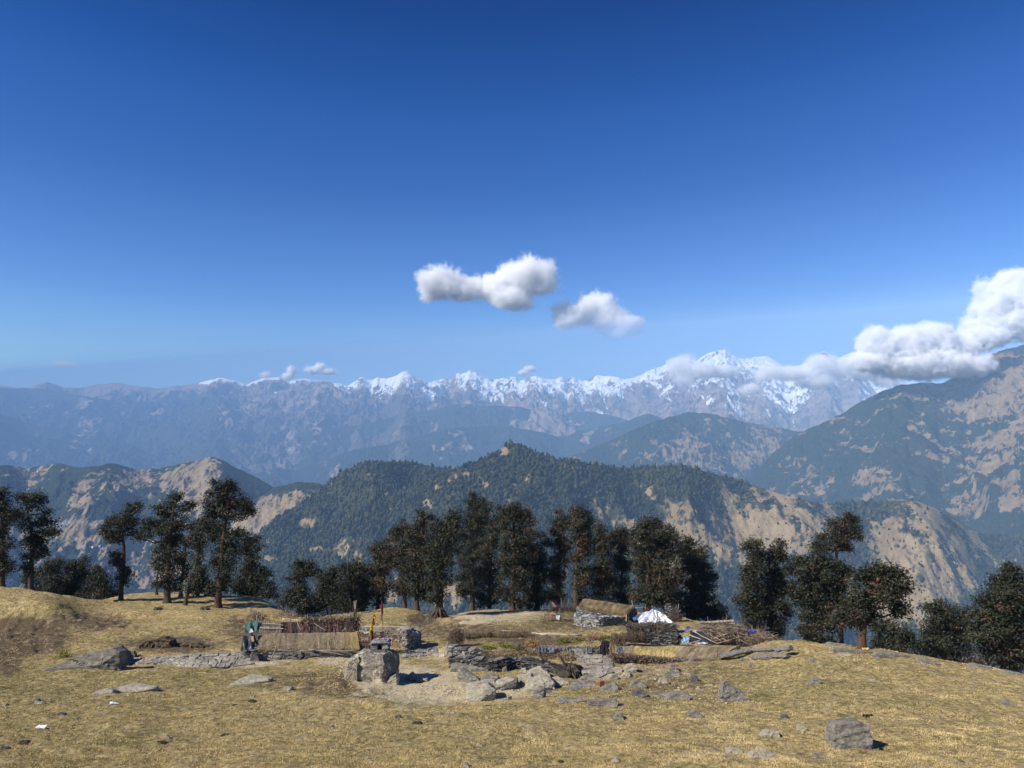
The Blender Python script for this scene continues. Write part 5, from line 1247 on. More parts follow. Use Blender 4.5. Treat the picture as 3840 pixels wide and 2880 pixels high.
flag('orange and yellow flag hung with a yellow scarf left of the red pennant', 1410, 480, 1440, 132, Yw(1410) - .3, [('pennant', [(1424, 285), (1452, 292), (1446, 160), (1434, 165)], (.72, .17, .10), 51), ('pennant', [(1446, 215), (1457, 225), (1446, 138), (1440, 140)], (.75, .5, .04), 52), ('scarf', [(1400, 345), (1440, 340), (1436, 278), (1412, 285)], (.80, .52, .03), 53), ('scarf', [(1402, 395), (1422, 395), (1424, 330), (1400, 335)], (.65, .38, .03), 57), ('drape', [(1412, 455), (1442, 450), (1436, 345), (1418, 350)], (.15, .035, .03), 54)])
# ================================================================== terraces in the middle (crop c6)
def W(c, pts, dy=0.0, dz=0.0):
    return [Gv(c, x, y) + np.array([0, dy, dz]) for x, y in pts]
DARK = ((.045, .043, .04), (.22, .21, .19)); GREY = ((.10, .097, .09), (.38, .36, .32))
wall('stone_wall', 'long dark curved dry-stone wall above the pale outcrop', W('c6', [(265, 735), (480, 752), (700, 765), (900, 745), (1120, 760), (1380, 795)], .1), [.62, .66, .60, .62, .62, .42], .55, 31, DARK, lh=(.03, .075), ll=(.12, .42))
wall('stone_wall', 'low rough wall with pale stones above the dark curved wall', W('c6', [(240, 600), (350, 605), (480, 610), (620, 600)], .1), [.55, .5, .42, .2], .4, 32, GREY, lh=(.04, .09), ll=(.12, .45))
mb = MB()
for k in range(22):
    t = k / 21; c0 = Gv('c6', 550 + 900 * t, 615 + 20 * math.sin(t * 9)) + np.array([0, .15, .08])
    leafpile(mb, c0, (.35, .3, .16), 110, rnd, ((.10, .07, .04), (.28, .20, .11)), (.02, .06)); brush(mb, c0, (.35, .3, .14), 7, rnd, (.15, .4), .008, ((.14, .10, .06), (.30, .22, .13)))
tag(mb.build('dry_weeds', M_TWIG, None, False, tuple(Gv('c6', 1000, 625))), 'strip of dry brown weeds along the top of the dark curved wall', 'weeds')
mb = MB()
for k in range(34):
    t = k / 33; c0 = Gv('c6', 350 + 720 * t, 425 - 10 * t + 8 * math.sin(t * 12)) + np.array([0, .1, .18])
    leafpile(mb, c0, (.32, .25, .28), 90, rnd, ((.09, .065, .04), (.27, .20, .12)), (.02, .06)); brush(mb, c0, (.3, .25, .26), 10, rnd, (.2, .5), .008, ((.10, .07, .045), (.28, .21, .13)), 2)
tag(mb.build('dry_hedge', M_TWIG, None, False, tuple(Gv('c6', 700, 425))), 'long low dead hedge at the top of the vegetable terrace', 'hedge')
for k, (x0, y0, x1, y1, r, lab) in enumerate([(1090, 378, 1250, 388, .07, 'left pale log on the upper terrace edge'), (1180, 392, 1610, 398, .10, 'longest pale log lying on the upper terrace edge'), (780, 345, 1030, 358, .05, 'thin pale pole lying behind the dead hedge'),
                                             (1320, 520, 1460, 535, .07, 'dark log lying left of the tin sheets'), (1690, 540, 1810, 530, .07, 'short dark log at the right end of the tin sheets'), (1575, 705, 1940, 712, .09, 'upper log laid across the flagstone yard'), (1590, 745, 1930, 765, .07, 'lower dark log laid across the flagstone yard')]):
    a, b = Gv('c6', x0, y0 + 6) + [0, 0, r], Gv('c6', x1, y1 + 6) + [0, 0, r]
    mb = MB(); pole(mb, a, b, r, rnd, (.40, .34, .27) if k < 3 else (.17, .135, .11), .006, 8)
    tag(mb.build('log', M_WOOD, None, True, tuple((a + b) / 2)), lab, 'log', 'logs on the terraces')
# dead grass mounds and greens of the vegetable bed
for k, (x, y, rx, n, lab, cs) in enumerate([(1090, 520, .5, 900, 'rust-brown clump of dead bracken at the middle of the terrace', ((.20, .11, .05), (.40, .24, .12))), (1460, 650, .55, 900, 'pale brown clump of dead stalks above the old root', ((.18, .12, .07), (.40, .30, .18))),
                                           (1730, 445, .6, 700, 'rusty dry weeds at the right end of the upper terrace', ((.16, .09, .05), (.34, .22, .12))), (960, 555, .5, 700, 'dark dry scrub left of the bracken clump', ((.07, .05, .035), (.20, .15, .10)))]):
    mb = MB(); c0 = Gv('c6', x, y) + [0, 0, .18]; leafpile(mb, c0, (rx, .5, .26), n, rnd, cs, (.02, .06)); brush(mb, c0, (rx, .5, .28), 60, rnd, (.2, .55), .007, cs, 2.5)
    tag(mb.build('dry_clump', M_TWIG, None, False, tuple(c0)), lab, 'dry plants')
for k, (x, y, lab) in enumerate([(640, 535, 'left yellow-green leafy patch on the vegetable terrace'), (830, 525, 'right yellow-green leafy patch on the vegetable terrace'), (1410, 458, 'small green weed beside the pale logs'), (1570, 452, 'second green weed along the pale logs'), (1860, 430, 'dark green shrub at the right of the logs')]):
    mb = MB(); c0 = Gv('c6', x, y) + [0, 0, .08]; leafpile(mb, c0, (.4, .3, .10), 700, rnd, ((.07, .09, .02), (.24, .25, .05)), (.03, .07))
    tag(mb.build('green_plant', M_TWIG, None, False, tuple(c0)), lab, 'plant')
# tin sheets and grey cloths of the low fence
tf = empty('tin_sheet_fence', Gv('c6', 1500, 600)); tag(tf, 'low fence of bent grey tin sheets and cloths below the bracken clump', 'fence')
YT = Gv('c6', 1500, 605)[1]
for k, (q, cl, m_) in enumerate([([(1150, 575), (1235, 572), (1232, 512), (1160, 512)], (.13, .13, .15), M_CLOTH), ([(1235, 572), (1320, 568), (1315, 508), (1232, 510)], (.22, .24, .29), M_CLOTH), ([(1442, 580), (1492, 590), (1500, 515), (1435, 518)], (.17, .17, .165), M_RUST), ([(1495, 592), (1640, 588), (1645, 530), (1498, 532)], (.30, .30, .28), M_RUST),
                               ([(1625, 590), (1720, 575), (1705, 518), (1650, 522)], (.20, .20, .195), M_RUST), ([(1675, 612), (1690, 605), (1815, 545), (1800, 530)], (.12, .12, .12), M_RUST)]):
    mb = MB(); sheet(mb, [A3('c6', a, b, YT + .12 * (k % 2) - .0) for a, b in q], 12, 8, .035, 130 + k, cl, .05); part(mb.build('sheet', m_, None, True), tf)
for x in (1150, 1320, 1440, 1645, 1800):
    mb = MB(); pole(mb, A3('c6', x, 600, YT + .08), A3('c6', x, 500, YT + .08), .03, rnd, (.14, .11, .09)); part(mb.build('post', M_WOOD), tf)
wall('stone_wall', 'low wall of stones and rotten timber behind the tin sheets', W('c6', [(1140, 590), (1450, 600), (1800, 600)], .25), .4, .35, 33, DARK, lh=(.03, .07), ll=(.12, .4))
# charred stump, old root, brush bundle
def gnarl(name, label, c, x, y, h, r, seed, col, n=14, cat='stump'):
    r2 = np.random.default_rng(seed); mb = MB(); c0 = Gv(c, x, y)
    V, T = poly_rock(seed, (r, r * .9, h * .55), 3, 10, .16)
    V[:, :2] *= (1 + .35 * np.sin(np.arctan2(V[:, 1], V[:, 0]) * 6 + V[:, 2] * 4))[:, None] * .85
    mb.add(V + c0 + [0, 0, h * .4], T=T, c=col)
    for k in range(n):
        a = r2.random() ** 1.6 * 6.28; d = np.array([math.cos(a), math.sin(a), 0])
        p0 = c0 + d * r * .3 + [0, 0, h * (.3 + .6 * r2.random())]
        up = r2.random() < (0 if r > .5 else .35)
        p1 = c0 + d * r * ((.75 + .45 * r2.random()) if r > .5 else (.95 + r2.random() * .7)) + [0, 0, (h * (.8 + .6 * r2.random())) if up else .02]
        mb.tube([p0, (p0 + p1) / 2 + r2.standard_normal(3) * .06 + [0, 0, .06], p1], [r * .15, r * .10, r * .04], 5, np.asarray(col) * (.6 + .8 * r2.random()))
    return mb, c0
mb, c0 = gnarl('', '', 'c6', 1490, 830, .75, .60, 41, (.075, .058, .046), 34)
for q in ([(1400, 760), (1290, 690), (1190, 625), (1165, 560)], [(1430, 740), (1370, 700), (1280, 680)], [(1450, 730), (1400, 640), (1380, 600)]):
    p_ = [A3('c6', a, b, c0[1] - .1 - .1 * i) for i, (a, b) in enumerate(q)]
    mb.tube(p_, [.09, .02], 6, (.11, .08, .065))
tag(mb.build('tree_root', M_WOOD, None, False, tuple(c0)), 'dark upturned tree root with branches, at the right end of the dark curved wall', 'root')
mb, c0 = gnarl('', '', 'c6', 1845, 605, .95, .26, 43, (.022, .02, .02), 14)
tag(mb.build('charred_stump', M_WOOD, None, False, tuple(c0)), 'thin charred black stump right of the tin sheets', 'stump')
mb = MB(); c0 = Gv('c6', 305, 515) + [0, 0, .55]; brush(mb, c0, (.42, .4, .6), 320, rnd, (.4, .9), .012, ((.07, .045, .035), (.22, .15, .11)), 3); leafpile(mb, c0, (.42, .4, .62), 700, rnd)
tag(mb.build('brushwood_bundle', M_TWIG, None, False, tuple(c0)), 'upright brown brushwood bundle at the left end of the dead hedge', 'brushwood')
sp = empty('spade', Gv('c6', 160, 615)); tag(sp, 'tool with a long pale handle leaning beside the brushwood bundle', 'spade')
ysp = Gv('c6', 160, 615)[1]
mb = MB(); pole(mb, A3('c6', 163, 608, ysp), A3('c6', 222, 455, ysp + .25), .025, rnd, (.38, .32, .26), .004); part(mb.build('handle', M_WOOD, None, True), sp)
mb = MB(); mb.box(A3('c6', 226, 435, ysp + .27), (.16, .03, .22), 0, .1, rnd, col=(.06, .065, .08)); part(mb.build('blade', M_RUST), sp)
mb = MB(); c0 = Gv('c6', 155, 618); sheet(mb, [c0 + [-.16, -.1, .03], c0 + [.14, -.1, .03], c0 + [.12, .1, .14], c0 + [-.1, .1, .12]], 8, 8, .04, 61, (.62, .42, .36), .1); tag(mb.build('pink_rag', M_CLOTH, None, True, tuple(c0)), 'crumpled pink-white rag at the foot of the leaning spade', 'rag')
br = empty('brick_block', Gv('c6', 1812, 925)); tag(br, 'small red-brown brick block standing on the grass right of the outcrop', 'brick')
r2 = np.random.default_rng(3); mb = MB(); c0 = np.array(br.location); mb.box(c0 + [0, 0, .10], (.24, .2, .26), .3, .03, r2, (.06, .03), (.24, .075, .05)); part(mb.build('block', M_RUST), br)
mb = MB(); mb.box(c0 + [.01, .02, .245], (.235, .19, .03), .3, .06, r2, (.06, .03), (.32, .14, .10)); part(mb.build('chipped_top', M_RUST), br)

# pale outcrop: each slab a rock of its own
OC = 'slabs of the pale outcrop'
for k, (xs, lab, mt, db) in enumerate([
    ([(325, 745), (360, 735), (440, 775), (520, 830), (555, 880), (520, 895), (440, 880), (370, 820)], 'tilted grey slab at the upper left of the outcrop', M_ROCK, .5),
    ([(560, 855), (600, 810), (700, 800), (740, 830), (690, 860), (610, 868)], 'flat grey slab behind the tilted one', M_ROCK, .5),
    ([(405, 1080), (410, 930), (520, 895), (640, 905), (710, 960), (690, 1010), (560, 1075)], 'big square-faced pale block at the front left of the outcrop', M_ROCKP, .9),
    ([(500, 905), (600, 870), (700, 865), (725, 930), (700, 960), (620, 930)], 'pale slab resting behind the square-faced block', M_ROCKP, .7),
    ([(690, 950), (720, 880), (880, 830), (910, 850), (830, 920), (770, 960)], 'long pale slab in the middle of the outcrop', M_ROCKP, .6),
    ([(780, 965), (850, 880), (930, 830), (950, 850), (900, 930), (830, 960)], 'dark standing slab leaning right in the middle of the outcrop', M_ROCKD, .3),
    ([(930, 830), (1080, 795), (1120, 830), (1100, 860), (990, 890), (940, 870)], 'smooth pale slab right of the dark leaning one', M_ROCKP, .6),
    ([(1040, 790), (1100, 750), (1190, 735), (1280, 800), (1270, 825), (1130, 820)], 'striped pale slab at the top of the outcrop', M_ROCKP, .8),
    ([(1005, 960), (1060, 880), (1180, 825), (1280, 840), (1330, 890), (1320, 920), (1180, 960), (1060, 985)], 'broad rounded pale rock at the right of the outcrop', M_ROCKP, .9),
    ([(1315, 920), (1310, 850), (1370, 840), (1490, 895), (1430, 925), (1380, 920)], 'wedge of pale rock at the right end of the outcrop', M_ROCKP, .6),
    ([(1110, 980), (1180, 930), (1230, 940), (1210, 1035), (1130, 1050)], 'pale grey pointed slab at the front right of the outcrop', M_ROCK, .4),
    ([(1225, 985), (1240, 945), (1300, 960), (1305, 990)], 'small dark broken slab beside the pointed one', M_ROCKD, .3),
    ([(965, 780), (985, 745), (1030, 740), (1040, 775)], 'small white stone under the dark curved wall', M_ROCKP, .4),
    ([(780, 770), (790, 720), (815, 705), (830, 730), (825, 770)], 'upright grey slab propped against the dark curved wall', M_ROCK, .15),
    ([(990, 940), (985, 905), (1040, 895), (1050, 925)], 'small cream stone in front of the smooth pale slab', M_ROCKP, .3),
    ([(250, 745), (255, 690), (320, 685), (450, 700), (640, 745), (460, 770)], 'long low overhanging ledge under the left part of the dark wall', M_ROCK, .4)]):
    b_ = (np.mean([x for x, _ in xs]), max(y for _, y in xs))
    hull_rock('outcrop_rock', lab, 'c6', [(x, y, .10 * (i % 3) - .1 + (max(q for _, q in xs) - y) * .004) for i, (x, y) in enumerate(xs)], b_, mt, 'rock', dback=db, seed=200 + k, amp=.03, cuts=4, group=OC)
for k, (c, xs, lab, mt, db) in enumerate([
    ('c6', [(1470, 945), (1540, 900), (1640, 878), (1760, 890), (1740, 920), (1580, 950)], 'flat blue-grey slab left of the red brick block', M_ROCK, .6),
    ('c6', [(1810, 970), (1870, 925), (1960, 900), (1995, 925), (1990, 955), (1900, 970)], 'wedge-shaped grey rock in front of the red brick block', M_ROCK, .6),
    ('c6', [(1365, 1098), (1378, 1040), (1500, 1048), (1640, 1066), (1600, 1076), (1450, 1082)], 'left half of the long bent slate ledge on the grass', M_ROCK, .3),
    ('c6', [(1660, 1070), (1820, 1068), (1980, 1060), (2000, 1092), (1985, 1140), (1955, 1150), (1900, 1102), (1780, 1082)], 'right half of the long bent slate ledge on the grass', M_ROCK, .3),
    ('c6', [(2040, 780), (2080, 710), (2140, 690), (2180, 720), (2175, 745), (2080, 770)], 'bright white boulder at the foot of the lower right wall', M_ROCKP, .5),
    ('c6', [(2030, 820), (2060, 780), (2110, 785), (2110, 815)], 'cream stone just below the bright white boulder', M_ROCKP, .4),
    ('c6', [(1935, 780), (1940, 735), (2020, 730), (2030, 775)], 'square tan stone at the foot of the forked stake', M_ROCKP, .3),
    ('c6', [(1900, 850), (1930, 810), (1980, 815), (1990, 840)], 'grey stone at the lower end of the flagstone yard', M_ROCK, .3),
    ('c6', [(1600, 840), (1660, 810), (1730, 825), (1760, 850), (1660, 860)], 'low grey slab at the left of the flagstone yard foot', M_ROCK, .4),
    ('c7', [(790, 930), (820, 895), (900, 890), (985, 900), (940, 925)], 'low grey slab under the pointed grey rock', M_ROCK, .3),
    ('c7', [(862, 895), (868, 850), (880, 812), (910, 806), (945, 850), (975, 895)], 'pointed grey rock in front of the dead leaf hedge', M_ROCK, .5),
    ('c7', [(1080, 975), (1090, 935), (1150, 922), (1168, 950), (1140, 980)], 'small dark boulder alone on the grass below the leaf hedge', M_ROCKD, .4),
    ('c7', [(455, 1040), (490, 985), (540, 970), (600, 1010), (625, 1040), (540, 1045)], 'low grey rock right of the red brick block', M_ROCK, .5),
    ('c7', [(470, 1140), (480, 1100), (560, 1078), (600, 1090), (630, 1120), (560, 1138)], 'dark flat-topped stone nearest below the low grey rock', M_ROCKD, .4),
    ('c7', [(740, 990), (770, 950), (830, 960), (850, 1000), (800, 1005)], 'pale grey flat slab half sunk in the grass', M_ROCKP, .3),
    ('c7', [(845, 1165), (870, 1125), (950, 1100), (1040, 1110), (1075, 1150), (1060, 1170), (930, 1175)], 'rough grey rock hump left of the big pyramid rock', M_ROCK, .5),
    ('c7', [(650, 1125), (700, 1105), (800, 1105), (880, 1110), (800, 1130)], 'long thin grey ledge left of the rock hump', M_ROCK, .2),
    ('c7', [(1405, 1200), (1410, 1090), (1422, 1000), (1432, 990), (1462, 992), (1515, 1045), (1590, 1110), (1690, 1150), (1700, 1160), (1560, 1195)], 'tall pyramid-shaped grey rock standing on the meadow', M_ROCK, .6),
    ('d7', [(1125, 745), (1120, 690), (1130, 640), (1270, 628), (1325, 650), (1335, 690), (1330, 760), (1290, 780), (1190, 760)], 'big square grey block on the meadow at the lower right', M_ROCK, .7),
    ('d7', [(1290, 785), (1300, 765), (1340, 770), (1342, 788)], 'dark wedge set in as the shadow at the right corner of the big block', M_ROCKD, .1),  # shadow at the right foot of the block, modelled as a dark stone
    ('d7', [(975, 410), (1000, 385), (1040, 376), (1045, 395), (1010, 410)], 'grey slanted rock halfway up the right slope', M_ROCK, .4),
    ('d7', [(985, 278), (1000, 258), (1040, 275), (1030, 280)], 'small grey slab high on the right slope', M_ROCK, .3),
    ('d7', [(280, 575), (320, 562), (370, 595), (330, 602)], 'flat grey rock below the pyramid rock', M_ROCK, .3),
    ('d7', [(705, 705), (740, 682), (800, 685), (812, 715), (770, 710)], 'flat-topped pale stone left of the big block', M_ROCKP, .4),
    ('d7', [(910, 670), (925, 645), (950, 650), (972, 675)], 'pale wedge stone between flat-topped stone and big block', M_ROCKP, .25),
    ('d7', [(1008, 835), (1015, 815), (1060, 815), (1065, 830)], 'oval grey stone near the bottom edge, below the big block', M_ROCK, .2),
    ('d7', [(815, 605), (830, 585), (855, 588), (855, 604)], 'dark small stone with a pale neighbour above the flat-topped stone', M_ROCKD, .2),
    ('d7', [(1132, 245), (1160, 232), (1222, 236), (1218, 249)], 'pale flat slab below the crest ledge', M_ROCKP, .3),
    ('d7', [(2105, 515), (2120, 500), (2170, 528), (2140, 530)], 'flat grey slab near the right edge', M_ROCK, .3),
    ('d7', [(575, 265), (590, 258), (630, 262), (630, 278), (590, 280)], 'grey stone under the two old logs', M_ROCK, .2),
    ('d7', [(630, 300), (635, 283), (650, 290), (665, 310)], 'thin grey slab standing below the two old logs', M_ROCK, .15),
    ('d7', [(505, 800), (520, 785), (590, 790), (600, 812), (540, 812)], 'left piece of the broken pale slab near the bottom edge', M_ROCKP, .25),
    ('d7', [(640, 820), (660, 800), (770, 812), (788, 835), (720, 840)], 'right piece of the broken pale slab near the bottom edge', M_ROCKP, .25),
    ('d6', [(1875, 500), (1890, 478), (1925, 470), (1945, 515), (1920, 520)], 'pointed grey stone below the bent slate ledge', M_ROCK, .3),
    ('d6', [(1870, 775), (1890, 757), (1912, 770), (1905, 785)], 'pale angular stone near the bottom edge, right of centre', M_ROCKP, .2),
    ('d6', [(473, 500), (480, 485), (510, 482), (518, 500)], 'dark grey lump of rock in the middle of the meadow', M_ROCKD, .2),
    ('d6', [(1200, 380), (1205, 362), (1222, 362), (1225, 382)], 'small black stone right of the pale gravel', M_ROCKD, .15),
    ('d6', [(815, 475), (820, 465), (858, 464), (858, 474)], 'white flat stone in the middle of the meadow', M_ROCKP, .2),
    ('d6', [(1003, 672), (1012, 660), (1040, 670), (1030, 678)], 'flat pale stone in the lower middle of the meadow', M_ROCKP, .15),
    ('d6', [(915, 815), (920, 793), (940, 795), (952, 815)], 'cream stone cut by the bottom edge', M_ROCKP, .2),
    ('d5', [(300, 358), (420, 300), (560, 258), (690, 240), (720, 222), (760, 245), (640, 325), (450, 348)], 'long sloping pale side of the rock outcrop on the left', M_ROCK, .9),
    ('d5', [(640, 328), (680, 255), (725, 218), (770, 250), (790, 290), (805, 325), (720, 330)], 'dark broken end of the rock outcrop on the left', M_ROCKD, 1.1),
    ('d5', [(785, 285), (800, 255), (850, 240), (860, 265), (820, 280)], 'reddish dark slab leaning behind the left outcrop', M_ROCKD, .3),
    ('d5', [(575, 520), (610, 495), (690, 480), (720, 498), (640, 515)], 'left half of the flat pale rock sheet in the meadow', M_ROCKP, .4),
    ('d5', [(700, 495), (760, 470), (830, 453), (980, 475), (900, 492), (780, 505)], 'right half of the flat pale rock sheet in the meadow', M_ROCKP, .5),
    ('d5', [(1460, 458), (1510, 425), (1585, 398), (1700, 412), (1715, 425), (1600, 445)], 'flat pale rock sheet below the long hut', M_ROCKP, .6),
    ('d5', [(1805, 490), (1815, 468), (1860, 475), (1840, 495)], 'small pale bare rock on the mossy hump', M_ROCKP, .3),
    ('d5', [(200, 568), (215, 545), (245, 548), (250, 570)], 'rough grey stone at the left, above the brown bank', M_ROCK, .2),
    ('d5', [(212, 582), (220, 568), (270, 568), (268, 580)], 'cream flat stone touching the rough grey one at the left', M_ROCKP, .2),
    ('d5', [(0, 595), (5, 582), (38, 583), (30, 594)], 'cream flat stone at the left edge', M_ROCKP, .2),
    ('d5', [(362, 652), (370, 635), (400, 640), (410, 654)], 'dark grey stone at the lower left', M_ROCKD, .2),
    ('d5', [(1035, 797), (1060, 780), (1078, 795)], 'larger cream stone of the pair at the bottom left', M_ROCKP, .15),
    ('d5', [(1076, 793), (1085, 781), (1100, 790)], 'smaller cream stone of the pair at the bottom left', M_ROCKP, .12),
    ('d5', [(2098, 730), (2112, 716), (2132, 724), (2125, 733)], 'round grey stone alone on the brown grass', M_ROCK, .15),
    ('d5', [(1595, 538), (1600, 523), (1622, 524), (1622, 538)], 'white-topped stone above the dung lump', M_ROCKP, .15),
    ('d5', [(0, 868), (5, 850), (45, 862), (30, 872)], 'dark flat stone at the left edge, near the bottom', M_ROCKD, .15)]):
    b_ = (np.mean([x for x, _ in xs]), max(y for _, y in xs))
    yb = max(y for _, y in xs); sc_ = CS(c) * G(*P(c, *b_))[1] / FPX
    flat_ = (yb - min(y for _, y in xs)) < .25 * np.ptp([x for x, _ in xs])
    hull_rock('rock', lab, c, [(x, y, ((yb - y) * sc_ * (2.2 if flat_ else .35))) for i, (x, y) in enumerate(xs)], b_, mt, 'rock', dback=db, seed=300 + k, amp=.025 if k != 17 else .05, cuts=4 if np.ptp([x for x, _ in xs]) > 80 else 3, group='rocks lying on the meadow', sink=.15)
# rocky crest ledge on the right
for k, (xs, lab) in enumerate([([(1090, 182), (1110, 170), (1180, 178), (1220, 188), (1160, 190)], 'topmost grey ledge on the crest of the right slope'), ([(1115, 210), (1130, 200), (1300, 215), (1380, 232), (1260, 232), (1150, 225)], 'dark-edged rock ledge with the yellow cloth on the right crest'),
                               ([(1370, 232), (1400, 218), (1540, 238), (1640, 272), (1560, 270), (1450, 250)], 'long grey rock ledge along the right crest'), ([(1620, 275), (1660, 262), (1745, 295), (1740, 308), (1680, 298)], 'lower end of the long rock ledge on the right crest'), ([(1925, 300), (1950, 292), (2040, 315), (2000, 316)], 'low ledge on the crest, close to the right trees'), ([(2130, 345), (2150, 335), (2212, 350), (2200, 360)], 'last ledge on the crest at the right edge')]):
    b_ = (np.mean([x for x, _ in xs]), np.mean([y for _, y in xs]) + 8)
    hull_rock('rock_ledge', lab, 'd7', [(x, y, .2 * (i % 2)) for i, (x, y) in enumerate(xs)], b_, M_ROCK, 'rock', dback=.6, seed=400 + k, amp=.03, cuts=4, group='ledges on the right crest')
mb = MB(); c0 = Gv('d7', 1300, 214); sheet(mb, [c0 + [-.22, -.12, .08], c0 + [.22, -.12, .07], c0 + [.16, .12, .11], c0 + [-.16, .12, .12]], 10, 8, .04, 66, (.62, .42, .10), .1); tag(mb.build('yellow_cloth', M_CLOTH, None, True, tuple(c0)), 'crumpled yellow cloth dropped on the right crest ledge', 'cloth')

# small loose stones: everything of about the same look shares one label
r2 = np.random.default_rng(77)
protos = []
for k in range(8):
    V, T = poly_rock(500 + k, (1, .8, .5), 2, 7, .06)
    protos.append((V, T))
kinds = [('stone', 'small pale stone lying loose on the dry meadow', M_ROCKP, 'small pale loose stones'), ('stone', 'small grey stone lying loose on the dry meadow', M_ROCK, 'small grey loose stones')]
pm = {}
spots = []
for _ in range(75):
    spots.append((r2.random() * 1024, 675 + 92 * r2.random() ** .8))
for _ in range(45):
    spots.append((610 + 330 * r2.random(), 660 + 65 * r2.random()))
for _ in range(50):
    spots.append((360 + 80 * r2.random(), 655 + 45 * r2.random()))
for px, py in spots:
    g_ = G(px, py)
    if g_[1] > 60: continue
    kd = 0 if r2.random() < .6 else 1; ks = int(r2.random() * 8)
    nm_, lab, mt, grp = kinds[kd]
    if (kd, ks) not in pm:
        o = mesh_obj(nm_, protos[ks][0], protos[ks][1], mt); pm[(kd, ks)] = o
    else:
        o = pm[(kd, ks)].copy(); COL.objects.link(o)
    s = (.035 + .09 * r2.random() ** 3) * (g_[1] / 30) ** .6
    o.location = (g_[0], g_[1], g_[2] + .05 * s); o.scale = (s, s * .8, s * (.35 + .5 * r2.random())); o.rotation_euler = (0, 0, r2.random() * 6.28)
    tag(o, lab, 'stone', grp)
M_GRAVEL = rockmat('cream gravel', (0.30, 0.24, 0.15), (0.62, 0.53, 0.37), (0.6, 0.52, 0.38))
# gravel of the pale hollow
VV, TT, n_ = [], [], 0
IV, IT = ICO[1]
for k in range(3200):
    e = r2.standard_normal(2) * .5
    if k < 1500: px, py = P('c6', 220 + 480 * e[0], 985 + 95 * e[1])
    elif k < 2200: px, py = P('c5', 1160 + 170 * e[0], 740 + 150 * e[1])
    elif k < 2500: px, py = P('c6', 640 + 330 * e[0], 205 + 60 * e[1])
    else: px, py = P('d7', 330 + 420 * e[0], 430 + 130 * e[1])
    g_ = G(px, py, y0=22, y1=75)
    s = .012 + .05 * r2.random() ** 4
    VV.append(IV * (1 + .35 * r2.standard_normal((len(IV), 1))) * s * np.array([1.3, 1, .55]) + np.array(g_) + [0, 0, s * .1]); TT.append(IT + n_); n_ += len(IV)
tag(mesh_obj('gravel', np.concatenate(VV), np.concatenate(TT), M_GRAVEL), 'pale gravel and chips strewn through the sandy hollow', 'gravel', kind='stuff')

# ---- flagstone paving
def flags(name, label, c, top, bot, nu, nv, seed, h=.06, cols=((.25, .225, .18), (.45, .40, .32))):
    r3 = np.random.default_rng(seed)
    t = np.linspace(0, 1, nu + 1); mb = MB()
    tx = np.interp(t, np.linspace(0, 1, len(top)), [p[0] for p in top]); ty = np.interp(t, np.linspace(0, 1, len(top)), [p[1] for p in top])
    bx = np.interp(t, np.linspace(0, 1, len(bot)), [p[0] for p in bot]); by = np.interp(t, np.linspace(0, 1, len(bot)), [p[1] for p in bot])
    Pg = np.zeros((nu + 1, nv + 1, 2))
    for i in range(nu + 1):
        for j in range(nv + 1):
            s = j / nv
            Pg[i, j] = Gv(c, tx[i] * (1 - s) + bx[i] * s, ty[i] * (1 - s) + by[i] * s)[:2]
    d1 = np.linalg.norm(Pg[1:, :] - Pg[:-1, :], axis=2).mean(); d2 = np.linalg.norm(Pg[:, 1:] - Pg[:, :-1], axis=2).mean()
    Pg[1:-1, 1:-1] += (r3.random((nu - 1, nv - 1, 2)) - .5) * np.array([d1, d2]) * .75
    for i in range(nu):
        for j in range(nv):
            q = np.array([Pg[i, j], Pg[i, j + 1], Pg[i + 1, j + 1], Pg[i + 1, j]]); m_ = q.mean(0)
            if r3.random() < .06: continue
            q = m_ + (q - m_) * (.86 + .08 * r3.random())
            q6 = np.concatenate([[q[k], (q[k] + q[(k + 1) % 4]) / 2 + (r3.random(2) - .5) * .05] for k in range(4)])
            zt = zground(q6[:, 0], q6[:, 1]) * .6 + .4 * zground(*m_) + h + r3.normal() * .015
            topv = np.column_stack([q6, zt]); lowv = topv - [0, 0, .16]
            f = r3.random()
            mb.add(np.concatenate([topv, lowv]), Q=[[k, k + 8, (k + 1) % 8 + 8, (k + 1) % 8] for k in range(8)] + [[0, 1, 2, 3], [0, 3, 4, 7], [4, 5, 6, 7]][:0], T=[[0, k, k + 1] for k in range(1, 7)], c=np.array(cols[0]) * (1 - f) + np.array(cols[1]) * f)
    o = mb.build(name, M_STONE)
    return tag(o, kind='structure')
flags('path', '', 'd5', [(790, 300), (1000, 284), (1250, 262), (1530, 247), (1560, 250)], [(800, 325), (1000, 328), (1250, 345), (1450, 352), (1620, 325)], 40, 7, 4)
flags('pavement', '', 'c6', [(1530, 600), (1700, 610), (1930, 600)], [(1640, 830), (1780, 840), (1935, 780)], 9, 13, 6)
flags('pavement', '', 'c5', [(1740, 585), (1880, 560), (2000, 535), (2090, 520)], [(1720, 640), (1850, 620), (2000, 610), (2110, 600)], 14, 5, 8)

